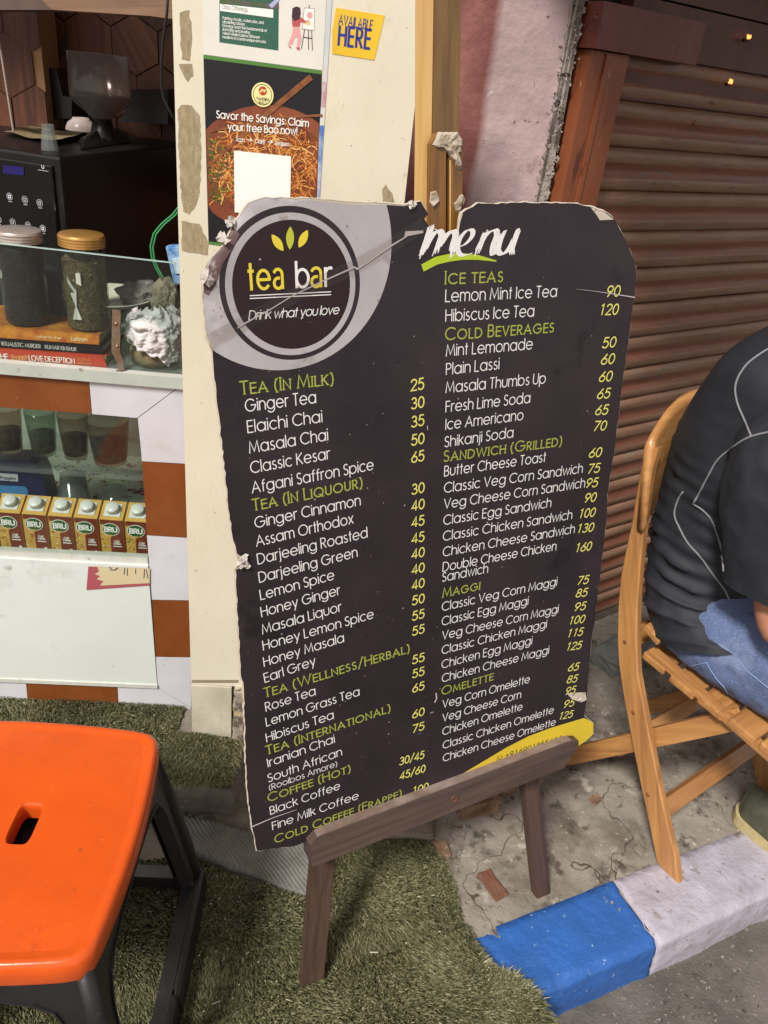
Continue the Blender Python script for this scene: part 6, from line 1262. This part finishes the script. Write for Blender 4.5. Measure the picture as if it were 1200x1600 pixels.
# sleeve of the near (right) arm, loose and hanging
sl_r = [(-.150, .060, 1.06, .055, .050, .1), (-.140, .035, 1.02, .085, .062, .1), (-.118, .015, .94, .095, .066, .1), (-.095, .006, .86, .090, .062, .1), (-.075, .002, .81, .086, .058, .1), (-.058, .0, .765, .088, .056, .12)]
slv, svs, sfs = ring_loft(sl_r, shirt, 'sleeve', n=80, wr=lambda f, s, z, a: .05 * noise.noise((math.cos(a) * 1.6, z * 11 + a, math.sin(a) * 1.6)) + .10 * (.3 - abs(noise.noise((math.cos(a) * 2.2, z * 17 + math.sin(a) * 2, math.sin(a) * 2.2)))), parent=pers, capb=True, capt=False)
sl_l = [(q[0], 2 * S0 - q[1], *q[2:]) for q in sl_r]; ring_loft(sl_l, shirt, 'sleeve', n=36, parent=pers, capb=True, capt=False)
# jeans: hips and thighs
hip = [(-.18, S0, .545, .09, .185, 0), (-.17, S0, .56, .115, .195, 0), (-.165, S0, .60, .115, .19, 0), (-.165, S0, .64, .105, .17, 0)]
def thigh(sc, side):
    b = MB(); path = [(f, seatz(f) + dz, r) for f, dz, r in ((-.24, .085, .09), (-.15, .096, .104), (-.05, .096, .102), (.08, .092, .094), (.20, .09, .084))] + [(.30, .55, .074), (.36, .53, .068)]
    shin = [(.36, .47, .062), (.345, .36, .058), (.32, .25, .055), (.30, .12, .056)] if side == 'r' else [(.34, .47, .062), (.26, .36, .058), (.14, .24, .054), (.02, .13, .056)]
    pts = path + shin; n = 26; sm_ = []
    for i in range(len(pts) - 1):
        for j in range(5): t_ = j / 5; sm_.append([pts[i][q] * (1 - t_) + pts[i + 1][q] * t_ for q in range(3)])
    sm_.append(pts[-1]); s_at = lambda i: sc + (.04 if side == 'r' else .02) * (i / len(sm_))
    P3 = [CC(q[0], s_at(i), q[1]) for i, q in enumerate(sm_)]
    vs = []; K = len(P3)
    for i, P_3 in enumerate(P3):
        t = P3[min(i + 1, K - 1)] - P3[max(i - 1, 0)]; t /= np.linalg.norm(t); up3 = np.cross(t, cs) * -1; up3 = up3 if (up3 @ (V(0, 0, 1) + cf_ * .3)) > 0 else -up3; r = sm_[i][2] * (1 + .04 * noise.noise((i * .9, sc * 9, 0))); wide = 1.10 + .08 * min(1, i / 8) - .16 * min(1, i / 26)
        for k in range(n):
            a = 2 * math.pi * k / n; c_, s2 = math.cos(a), math.sin(a); c_ = math.copysign(abs(c_) ** .75, c_); s2 = math.copysign(abs(s2) ** .75, s2); vs.append(P_3 + cs * c_ * r * wide * .92 + up3 * s2 * r * .95)
    b.add(vs, [(i * n + k, i * n + (k + 1) % n, (i + 1) * n + (k + 1) % n, (i + 1) * n + k) for i in range(K - 1) for k in range(n)] + [tuple(range(n))[::-1], tuple((K - 1) * n + k for k in range(n))], 0, True)
    return b
b = thigh(S0 - .112, 'r'); b3 = thigh(S0 + .095, 'l')
b.add(b3.v, b3.f, 0, True)
n = 40; fine = []
for i in range(len(hip) - 1):
    for j in range(6): t_ = j / 6; fine.append([hip[i][q] * (1 - t_) + hip[i + 1][q] * t_ for q in range(6)])
fine.append(hip[-1]); vs = []
for f, s, z, hd, hw, tl in fine:
    for k in range(n): a = 2 * math.pi * k / n; g = 1 + .02 * noise.noise((a * 3, z * 20, 0)); vs.append(CC(f + hd * math.cos(a) * g, s + hw * math.sin(a) * g, z))
b.add(vs, [(i * n + k, i * n + (k + 1) % n, (i + 1) * n + (k + 1) % n, (i + 1) * n + k) for i in range(len(fine) - 1) for k in range(n)] + [tuple(range(n))[::-1], tuple((len(fine) - 1) * n + k for k in range(n))], 0, True)
jn = b.build('jeans', jeans, pers)
rm = jn.modifiers.new('remesh', 'REMESH'); rm.mode = 'VOXEL'; rm.voxel_size = .007; rm.use_smooth_shade = True
sm2 = jn.modifiers.new('smooth', 'SMOOTH'); sm2.iterations = 6; sm2.factor = .5
tx = bpy.data.textures.new('denim_folds', 'CLOUDS'); tx.noise_scale = .035; tx.noise_depth = 3
dm = jn.modifiers.new('folds', 'DISPLACE'); dm.texture = tx; dm.strength = .009; dm.mid_level = .5; dm.texture_coords = 'GLOBAL'
# continuous body under the clothes: head, arms, hands
J = {}
def j(k, f, s, z, r): J[k] = (CC(f, s, z), r)
j('pelvis', -.17, S0, .63, .08); j('belly', -.16, S0, .72, .08); j('chest', -.15, S0, .90, .09); j('upper', -.13, S0, 1.05, .07); j('neck', -.12, S0, 1.17, .055); j('nape', -.085, S0, 1.22, .055); j('skull', -.045, S0, 1.31, .092); j('crown', -.035, S0, 1.37, .08)
j('jaw', .005, S0, 1.25, .055)
L_ = [('pelvis', 'belly'), ('belly', 'chest'), ('chest', 'upper'), ('upper', 'neck'), ('neck', 'nape'), ('nape', 'skull'), ('skull', 'crown'), ('skull', 'jaw')]
for sd, sg in (('r', -1), ('l', 1)):
    w_ = lambda a: S0 + sg * a
    j('sh' + sd, -.15, w_(.17), 1.06, .055); j('el' + sd, -.028, w_(.222), .690, .044); j('fa' + sd, .10, w_(.20), .735, .036); j('wr' + sd, .23, w_(.14), .765, .024); j('pa' + sd, .29, w_(.11), .775, .030)
    L_ += [('upper', 'sh' + sd), ('sh' + sd, 'el' + sd), ('el' + sd, 'fa' + sd), ('fa' + sd, 'wr' + sd), ('wr' + sd, 'pa' + sd)]
    for fi, (a0_, ln) in enumerate(((-.026, .070), (-.009, .080), (.009, .075), (.026, .060))):
        j('f%s%da' % (sd, fi), .325, w_(.105 + a0_), .782, .0095); j('f%s%db' % (sd, fi), .325 + ln * .5, w_(.10 + a0_ * 1.1), .776, .0085); j('f%s%dc' % (sd, fi), .325 + ln * .9, w_(.095 + a0_ * 1.1), .755, .007)
        L_ += [('pa' + sd, 'f%s%da' % (sd, fi)), ('f%s%da' % (sd, fi), 'f%s%db' % (sd, fi)), ('f%s%db' % (sd, fi), 'f%s%dc' % (sd, fi))]
    j('t%sa' % sd, .27, w_(.070), .785, .011); j('t%sb' % sd, .30, w_(.045), .785, .009); L_ += [('pa' + sd, 't%sa' % sd), ('t%sa' % sd, 't%sb' % sd)]
skin_body('body', J, L_, 'pelvis', skin, pers)
b = MB(); hc = CC(-.045, S0, 1.325); bm = bmesh.new(); bmesh.ops.create_icosphere(bm, subdivisions=4, radius=1)
for v in bm.verts: v.co = v.co * (1 + .05 * noise.noise(v.co * 7))
b.add([hc + cf_ * v.co.x * .108 + cs * v.co.y * .092 + V(0, 0, 1) * (v.co.z * .105) - cf_ * .018 for v in bm.verts], [[v.index for v in f.verts] for f in bm.faces if not (f.calc_center_median().x > .35 and f.calc_center_median().z < .45) and f.calc_center_median().z > -.55], 0, True); bm.free()
b.build('hair', mat('hair_black', '#0e0b0a', .5, bump=.003, bscale=200), pers)
b = MB()
for s_ in (-1, 1):
    b.lathe(CC(.037, S0 + s_ * .032, 1.30), [(0, -.011), (.009, -.006), (.011, 0), (.009, .006), (0, .011)], 12, 0); b.lathe(CC(.046, S0 + s_ * .032, 1.30), [(0, -.004), (.004, 0), (0, .004)], 10, 1)
b.build('eye', [mat('eye_white', '#c9c4bd', .3), mat('iris', '#20130c', .2)], pers)
b = MB(); b.tube([CC(.042, S0, 1.305), CC(.062, S0, 1.275), CC(.045, S0, 1.262)], [.008, .014, .009], 10); b.build('nose', skin, pers)
b = MB(); b.tube([CC(.045, S0 - .024, 1.238), CC(.058, S0, 1.236), CC(.045, S0 + .024, 1.238)], [.003, .006, .003], 8); b.build('mouth', mat('lips', '#8c5346', .5), pers)
for s_ in (-1, 1):
    b = MB(); b.lathe(CC(-.045, S0 + s_ * .092, 1.29), [(0, -.028), (.012, -.018), (.016, 0), (.015, .016), (0, .028)], 14); b.build('ear', skin, pers)
# contrast seams traced on the garment surfaces
def smooth_px(pts, k=6):
    q = [np.array(p, float) for p in pts]; o_ = []
    for i in range(len(q) - 1):
        p0, p1, p2, p3 = q[max(i - 1, 0)], q[i], q[i + 1], q[min(i + 2, len(q) - 1)]
        for j_ in range(k): t = j_ / k; o_.append(.5 * (2 * p1 + (p2 - p0) * t + (2 * p0 - 5 * p1 + 4 * p2 - p3) * t * t + (3 * p1 - p0 - 3 * p2 + p3) * t ** 3))
    return o_ + [q[-1]]
def on_surface(pts, bvh, steps=1, lift=.0008):
    out = []; pts = smooth_px(pts)
    for i in range(len(pts) - 1):
        for k in range(steps if i < len(pts) - 2 else steps + 1):
            t_ = k / steps; x, y = pts[i][0] * (1 - t_) + pts[i + 1][0] * t_, pts[i][1] * (1 - t_) + pts[i + 1][1] * t_; d_ = ray(x, y); d_ /= np.linalg.norm(d_)
            h = bvh.ray_cast(Vector(CAM), Vector(d_))
            if h[0] is not None: nrm = h[1] if h[1].dot(Vector(d_)) < 0 else -h[1]; out.append(V(*(h[0] + nrm * lift)))
    return out
bv1 = BVHTree.FromPolygons([Vector(v) for v in tvs] + [Vector(v) for v in svs], list(tfs) + [tuple(i + len(tvs) for i in f) for f in sfs])
for pts in ([(1215, 538), (1190, 552), (1165, 572), (1150, 600), (1152, 628), (1163, 655), (1174, 682)], [(1215, 673), (1174, 682), (1148, 697), (1122, 718), (1106, 745), (1093, 770), (1083, 788)],
            [(1068, 768), (1060, 780), (1054, 803), (1062, 825), (1076, 850), (1096, 872), (1112, 895), (1132, 922), (1145, 950), (1160, 978), (1175, 1003)], [(1083, 787), (1098, 797), (1112, 813), (1122, 840), (1129, 870), (1131, 893)]):
    q = on_surface(pts, bv1)
    if len(q) > 3: b = MB(); b.tube(q, .0020, 6); b.build('shirt_seam', seam, pers)
# shoe of the tucked-back left foot
fs_, = [atz(1160, 1290, 0)]; sh_c = fs_ - c0; sf, ss = sh_c @ cf_, sh_c @ cs
print('shoe', sf, ss)
def shoe(f0, s0, label, L=.27):
    b = MB(); n = 40; prof_ = []
    def outline(t_, half):   # t 0 heel .. 1 toe
        return half * (.72 + .28 * math.sin(math.pi * min(1, t_ * .9 + .12))) * (1 - max(0, (t_ - .8) / .2) ** 2.4 * .75) * (1 - max(0, (.10 - t_) / .10) ** 2 * .6)
    secs = 26; vs = []; m_ = 14
    for i in range(secs + 1):
        t_ = i / secs; w_ = outline(t_, .050); top = .105 - .02 * t_ if t_ < .35 else .095 - .055 * min(1, (t_ - .35) / .55) - .012 * max(0, (t_ - .85) / .15); x = f0 + L * t_
        for k in range(m_):
            a = math.pi * k / (m_ - 1); vs.append(CC(x, s0 + w_ * math.cos(a) * (1 - .25 * math.sin(a)), .024 + (top - .024) * max(0, math.sin(a)) ** .7))
    b.add(vs, [(i * m_ + k, i * m_ + k + 1, (i + 1) * m_ + k + 1, (i + 1) * m_ + k) for i in range(secs) for k in range(m_ - 1)] + [tuple(range(m_)), tuple(secs * m_ + k for k in range(m_))[::-1]], 0, True)
    u_ = b.build('shoe_upper', mat('shoe_olive', '#4a4a3a', .8, var='#3b3b2f', vscale=40, bump=.0008, bscale=200), pers)
    b = MB(); q = [(f0 - .006 + (L + .012) * i / 30, outline(i / 30, .056)) for i in range(31)]; P_s = [(f, s0 + w_) for f, w_ in q] + [(f, s0 - w_) for f, w_ in q[::-1]]
    vs = [CC(f, s_, .003) for f, s_ in P_s] + [CC(f, s_, .030) for f, s_ in P_s]; n = len(P_s); b.add(vs, [tuple(range(n)), tuple(range(2 * n - 1, n - 1, -1))] + [(i, i + n, (i + 1) % n + n, (i + 1) % n) for i in range(n)]); b.build('shoe_sole', mat('sole_cream', '#b9a97c', .6, var='#a3946a', vscale=40), pers)
shoe(sf - .03, ss + .03, '')
shoe(.24, S0 - .07, '')
# jeans details: pocket seams
bm = bmesh.new(); bm.from_mesh(jn.data); bvj = BVHTree.FromBMesh(bm, epsilon=0); 
dg = bpy.context.evaluated_depsgraph_get(); dg.update(); je = jn.evaluated_get(dg); me_ = je.to_mesh(); off_ = Vector(pers['_w'])
bvj = BVHTree.FromPolygons([v.co + off_ for v in me_.vertices], [tuple(p.vertices) for p in me_.polygons]); je.to_mesh_clear(); bm.free()
for pts in ([(1055, 1040), (1080, 1040), (1104, 1035)], [(1104, 1035), (1118, 1058), (1135, 1078), (1142, 1098), (1165, 1118), (1185, 1142), (1195, 1160)], [(1152, 1028), (1165, 1045), (1185, 1062), (1205, 1078)]):
    q = on_surface(pts, bvj, lift=.001)
    if len(q) > 3: b = MB(); b.tube(q, .0011, 5); b.build('jeans_seam', mat('denim_seam', '#7d8fb5', .8), pers)

# ================================================================== ORANGE AND BLACK PLASTIC STOOL
SZ = .50; sA, sB, sC = atz(244, 1150, SZ), atz(112, 1540, SZ), atz(236, 1240, SZ)
yd = (sA - sB); yd[2] = 0; SLn = np.linalg.norm(yd); yd /= SLn; a_ = math.atan2(yd[1], yd[0]) - math.pi / 2 + math.radians(1.0); sxv, syv = V(math.cos(a_), math.sin(a_), 0), V(-math.sin(a_), math.cos(a_), 0)
half = SLn / 2 * .985; sc_ = (sA + sB) / 2 - sxv * (half - .016) + syv * .018; sc_[2] = 0; print('stool', half, sc_)
stl = thing('plastic_stool', sc_, 'orange topped plastic stool with black legs and hand slot', 'stool')
def SS(x, y, z): return sc_ + sxv * x + syv * y + V(0, 0, z)
def sq(h, n=96, bulge=.085):
    out = []
    for k in range(n):
        a = 2 * math.pi * (k + .5) / n; c_, s_ = math.cos(a), math.sin(a); p_ = 22.0; r = (abs(c_) ** p_ + abs(s_) ** p_) ** (-1 / p_); x, y = r * c_ * h, r * s_ * h
        x *= 1 + bulge * (1 - (y / h) ** 2) * .9; y *= 1 + bulge * (1 - (x / h / 1.08) ** 2) * .9; out.append((x, y))
    return out
hS = half * .955
orange = mat('orange_plastic', '#cd5319', .24, var='#c34d17', vscale=9, spots=[(60, .69, '#7a3a1c', .02), (13, .66, '#b5481b', .06), (5, .62, '#d2622c', .2), (34, .665, '#9c4a24', .02), (110, .68, '#e07a4a', .015)], spec=.5, bump=.0006, bscale=30)
prof_ = [(1.0, -.040), (1.005, -.036), (1.006, -.018), (1.0, -.008), (.985, -.0022), (.965, .0), (.945, -.0008), (.925, -.0022), (.90, -.003)]
b = MB(); n = 96; vs = []
for h_, z in prof_: vs += [SS(x, y, SZ + z + .0) for x, y in sq(hS * h_)]
for i in range(len(prof_) - 1): b_ = 0
fs = [(i * n + k, i * n + (k + 1) % n, (i + 1) * n + (k + 1) % n, (i + 1) * n + k) for i in range(len(prof_) - 1) for k in range(n)]
b.add(vs, fs, 0, True)
# slot measured on the seat top
slx = [atz(x, y, SZ) - sc_ for x, y in ((32, 1257), (68, 1257), (44, 1316), (8, 1312))]; sx0 = np.mean([p @ sxv for p in slx]); sy0 = np.mean([p @ syv for p in slx]); print('slot', sx0, sy0, [(round(p @ sxv, 3), round(p @ syv, 3)) for p in slx])
hwx, hwy = .0175, .036
slot = [(sx0 + hwx * math.copysign(abs(math.cos(t)) ** .4, math.cos(t)), sy0 + hwy * math.copysign(abs(math.sin(t)) ** .4, math.sin(t))) for t in np.linspace(0, 2 * math.pi, 32, endpoint=False)]
inner = sq(hS * .90); vv_ = [Vector(p) for p in inner] + [Vector(p) for p in slot]; grid = []
for x in np.arange(-hS, hS, .016):
    for y in np.arange(-hS, hS, .016):
        if abs(x) < hS * .87 and abs(y) < hS * .87 and not (abs(x - sx0) < hwx + .006 and abs(y - sy0) < hwy + .006): vv_.append(Vector((x, y)))
ed = [(i, (i + 1) % n) for i in range(n)] + [(n + i, n + (i + 1) % 32) for i in range(32)]
r_ = delaunay_2d_cdt(vv_, ed, [], 0, 1e-6)
def stz(x, y):
    d = min(1, max(abs(x), abs(y)) / (hS * .9)); return SZ - .003 + .0015 * (1 - d * d)
fl2 = [tuple(f) for f in r_[2] if inside((sum(r_[0][i].x for i in f) / 3, sum(r_[0][i].y for i in f) / 3), inner) and not inside((sum(r_[0][i].x for i in f) / 3, sum(r_[0][i].y for i in f) / 3), slot)]
b.add([SS(p.x, p.y, stz(p.x, p.y)) for p in r_[0]], fl2, 0, True)
sv_ = []
for (k_, z) in ((1.0, 0), (1.0, .0), (.93, -.003), (.90, -.008), (.90, -.03)):
    sv_ += [SS(sx0 + (x - sx0) * k_, sy0 + (y - sy0) * k_, stz(x, y) + z) for x, y in slot]
b.add(sv_, [(i * 32 + k, i * 32 + (k + 1) % 32, (i + 1) * 32 + (k + 1) % 32, (i + 1) * 32 + k) for i in range(4) for k in range(32)], 0, False)
b.build('seat', orange, stl)
blkp = mat('black_plastic', '#1c1b1c', .42, var='#232122', vscale=18, bump=.0004, bscale=60, spots=[(50, .66, '#4a4744', .04)])
b = MB(); vs = []
for h_, z in ((.985, -.034), (.985, -.045), (.95, -.055), (.95, -.036)): vs += [SS(x, y, SZ + z) for x, y in sq(hS * h_)]
b.add(vs, [(i * n + k, (i + 1) * n + k, (i + 1) * n + (k + 1) % n, i * n + (k + 1) % n) for i in range(3) for k in range(n)], 0, True)
b.add([SS(x, y, SZ - .05) for x, y in sq(hS * .6)], [tuple(range(n))], 0); b.build('under_frame', blkp, stl)
tb = hS * .97; bb2 = tb + .062; zt_ = SZ - .036
for sd in range(4):
    ca, sa = round(math.cos(sd * math.pi / 2)), round(math.sin(sd * math.pi / 2))
    def SW(x, z, out):          # x along the side, z height, out = outward from the sloping side plane
        k_ = tb + (bb2 - tb) * (zt_ - z) / zt_ + out; return SS(k_ * ca - x * sa, k_ * sa + x * ca, z)
    halfw = lambda z: tb + (bb2 - tb) * (zt_ - z) / zt_
    outer = [(-halfw(z), z) for z in np.linspace(0, zt_, 12)] + [(halfw(z), z) for z in np.linspace(zt_, 0, 12)]
    # opening: wide arch narrowing upwards, closed below by the foot rail
    lw_ = lambda z: .038 + .052 * max(0, (z - .34) / (zt_ - .34)) ** 1.5 + .012 * max(0, z - .1)
    zo0, zo1 = .075, zt_ - .075
    op = [(-(halfw(z) - lw_(z)), z) for z in np.linspace(zo0, zo1, 14)] + [(x, zo1 + .022 * (1 - (x / (halfw(zo1) - lw_(zo1))) ** 2) ** .5) for x in np.linspace(-(halfw(zo1) - lw_(zo1)), halfw(zo1) - lw_(zo1), 12)[1:-1]] + [(halfw(z) - lw_(z), z) for z in np.linspace(zo1, zo0, 14)]
    foot_cut = [(-(halfw(0) - .055), -.001), (-(halfw(0) - .075), .030), (halfw(0) - .075, .030), (halfw(0) - .055, -.001)]
    vv_ = [Vector(p) for p in outer] + [Vector(p) for p in op]; no = len(outer); ed = [(i, (i + 1) % no) for i in range(no)] + [(no + i, no + (i + 1) % len(op)) for i in range(len(op))]
    r_ = delaunay_2d_cdt(vv_, ed, [], 0, 1e-6)
    ff_ = [tuple(f) for f in r_[2] if not inside((sum(r_[0][i].x for i in f) / 3, sum(r_[0][i].y for i in f) / 3), op) and sum(r_[0][i].y for i in f) / 3 > .0]
    b = MB(); b.add([SW(p.x, p.y, 0) for p in r_[0]], ff_); b.add([SW(p.x, p.y, -.004) for p in r_[0]], [f[::-1] for f in ff_])
    L2 = len(op); vs = [SW(*p, .0) for p in op] + [SW(*p, .003) for p in op] + [SW(p[0] * .985, p[1] * .985 + .003, .003) for p in op] + [SW(p[0] * .985, p[1] * .985 + .003, -.022) for p in op] + [SW(*p, -.022) for p in op]
    b.add(vs, [(q * L2 + i, q * L2 + (i + 1) % L2, (q + 1) * L2 + (i + 1) % L2, (q + 1) * L2 + i) for q in range(4) for i in range(L2)])
    b.build('side_frame', blkp, stl)
    b = MB(); hw_ = halfw(.045)
    for (xa, xb, oo) in ((-hw_ + .0, 0.004, .010), (-.004, hw_ - .0, .013)):
        pr2 = [(.018, -.012), (.018, oo), (.068, oo + .001), (.075, oo - .004), (.075, -.018), (.068, -.012)]; L2 = len(pr2)
        vs = [SW(x_, z, o_) for x_ in (xa, xb) for z, o_ in pr2]; b.add(vs, [(k, (k + 1) % L2, L2 + (k + 1) % L2, L2 + k) for k in range(L2)] + [tuple(range(L2))[::-1], tuple(L2 + k for k in range(L2))])
    b.build('foot_rail', blkp, stl)
for sx_, sy_ in ((1, 1), (1, -1), (-1, 1), (-1, -1)):
    b = MB(); q = [(tb * .995, zt_), (tb + .018, .34), (tb + .040, .18), (bb2, .0)]
    b.tube([SS(sx_ * (h_ - .006), sy_ * (h_ - .006), z) for h_, z in q], [.012, .014, .015, .015], 12); b.build('leg', blkp, stl)

# ================================================================== RUBBLE AND LITTER
def rock(c, size, ax_, m, name, label, cat, seed, amp=.12, cuts=4):
    bm = bmesh.new(); bmesh.ops.create_cube(bm, size=1); bmesh.ops.bevel(bm, geom=bm.edges[:], offset=.06, segments=1, affect='EDGES'); bmesh.ops.subdivide_edges(bm, edges=bm.edges[:], cuts=cuts, use_grid_fill=True)
    for v in bm.verts: v.co *= 1 + amp * noise.noise(v.co * 2.4 + Vector((seed, 0, 0))) + amp * .6 * noise.noise(v.co * 7 + Vector((seed, 1, 0)))
    bm.verts.index_update(); ca, sa = math.cos(ax_), math.sin(ax_); b = MB()
    b.add([V(*c) + V((v.co.x * ca * size[0] - v.co.y * sa * size[1]), (v.co.x * sa * size[0] + v.co.y * ca * size[1]), (v.co.z + .48) * size[2]) for v in bm.verts], [[v.index for v in f.verts] for f in bm.faces], 0, False); bm.free()
    return tag(b.build(name, m), label, cat)
brk = mat('brick_brown', '#5d3f2c', .9, var='#8a735c', vscale=22, bump=.004, bscale=60, spots=[(30, .6, '#a08f7a', .06)])
rock(atz(742, 1262, 0), (.105, .055, .045), .42, brk, 'broken_brick', 'broken brown brick behind the easel tray', 'brick', 3)
rock(atz(769, 1385, 0) - V(0, 0, .015), (.035, .070, .024), .55, mat('brick_red', '#6b4032', .9, var='#6a4a3a', vscale=30, bump=.003, bscale=80), 'brick_fragment', 'small red brick fragment sunk in the pavement', 'brick', 5)
conc2 = mat('loose_concrete', '#8a8072', .92, var='#6a6155', vscale=12, bump=.004, bscale=50)
rock(atz(600, 1285, 0) - V(0, 0, .012), (.22, .10, .035), .10, conc2, 'concrete_slab', 'low worn concrete slab piece behind the left easel leg', 'slab', 7, .05)
rock(atz(985, 1020, 0), (.10, .30, .05), -.85, mat('stone_grey', '#6f706a', .8, var='#565852', vscale=12, bump=.003, bscale=40), 'stone_sill', 'grey stone sill strip at the foot of the shutter', 'sill', 12, .05)
rock(atz(640, 1240, 0), (.16, .12, .05), .2, conc2, 'concrete_lump', 'rough concrete lump hidden behind easel beside the brick', 'rubble', 15, .2)
for k, (x, y, sz, an) in enumerate(((690, 1330, .030, .3), (716, 1305, .022, 1.2), (800, 1300, .018, .5), (668, 1390, .020, 2.0), (745, 1430, .016, .2), (905, 1330, .014, 1.0), (930, 1250, .020, 2.4), (1000, 1330, .018, .7), (700, 1215, .05, .9), (790, 1232, .035, 1.9))):
    rock(atz(x, y, 0) - V(0, 0, sz * .12), (sz, sz * 1.3, sz * .5), an, conc2 if k % 3 else brk, 'rubble_chip', ('grey' if k % 3 else 'brown') + ' rubble chip ' + ['beside the narrow concrete strip', 'near the broken brick behind the tray', 'between brick and right easel leg', 'by the turf edge left of the red fragment', 'below the red brick fragment near the kerb', 'right of the right easel leg', 'under the chair brace behind the easel', 'near the front chair leg and kerb', 'in shade below the left half of the tray', 'in shade just right of the broken brick'][k], 'rubble', 30 + k, .22, 3)
rr_ = random.Random(21)
b = MB()
for k in range(420):
    x, y = rr_.uniform(560, 1200), rr_.uniform(1180, 1480); p = atz(x, y, 0)
    if kside(p[0], p[1]) > -.16: continue
    s_ = rr_.uniform(.0006, .0022) if k % 14 else rr_.uniform(.003, .006); q = [p + V(rr_.uniform(-1, 1), rr_.uniform(-1, 1), 0) * s_ for _ in range(3)] + [p + V(0, 0, s_ * 1.2)]; q = [a + V(0, 0, crack(a[0], a[1])) for a in q]
    b.add(q, [(0, 1, 3), (1, 2, 3), (2, 0, 3)], rr_.choice([0, 0, 1]))
for k in range(110):
    x, y = rr_.uniform(1020, 1200), rr_.uniform(1490, 1600); p = atz(x, y, -.1); s_ = rr_.uniform(.001, .006); q = [p + V(rr_.uniform(-1, 1), rr_.uniform(-1, 1), .002) * s_ for _ in range(3)] + [p + V(0, 0, s_ * 1.5)]; b.add(q, [(0, 1, 3), (1, 2, 3), (2, 0, 3)], rr_.choice([0, 1]))
tag(b.build('grit', [mat('grit_pale', '#8a8072', .9), mat('grit_dark', '#4b433b', .9)]), 'loose grit scattered over the pavement and gutter', 'grit', kind='stuff')
b = MB()
for k in range(90):
    x, y = rr_.uniform(0, 800), rr_.uniform(1330, 1600); p = atz(x, y, .02)
    if not inside((p[0], p[1]), tw): continue
    a = rr_.uniform(0, 3.14); L = rr_.uniform(.001, .003) if k % 12 else .008; d_ = V(math.cos(a), math.sin(a), 0); s_ = V(-d_[1], d_[0], 0) * .0006
    b.add([p - d_ * L - s_, p + d_ * L - s_, p + d_ * L + s_ + V(0, 0, .001), p - d_ * L + s_ + V(0, 0, .001)], [(0, 1, 2, 3)])
tag(b.build('litter', mat('litter_pale', '#b9b3a0', .8)), 'tiny pale straw and ash bits caught in the turf', 'litter', kind='stuff')
for o in bpy.data.objects:
    if '_w' in o: del o['_w']
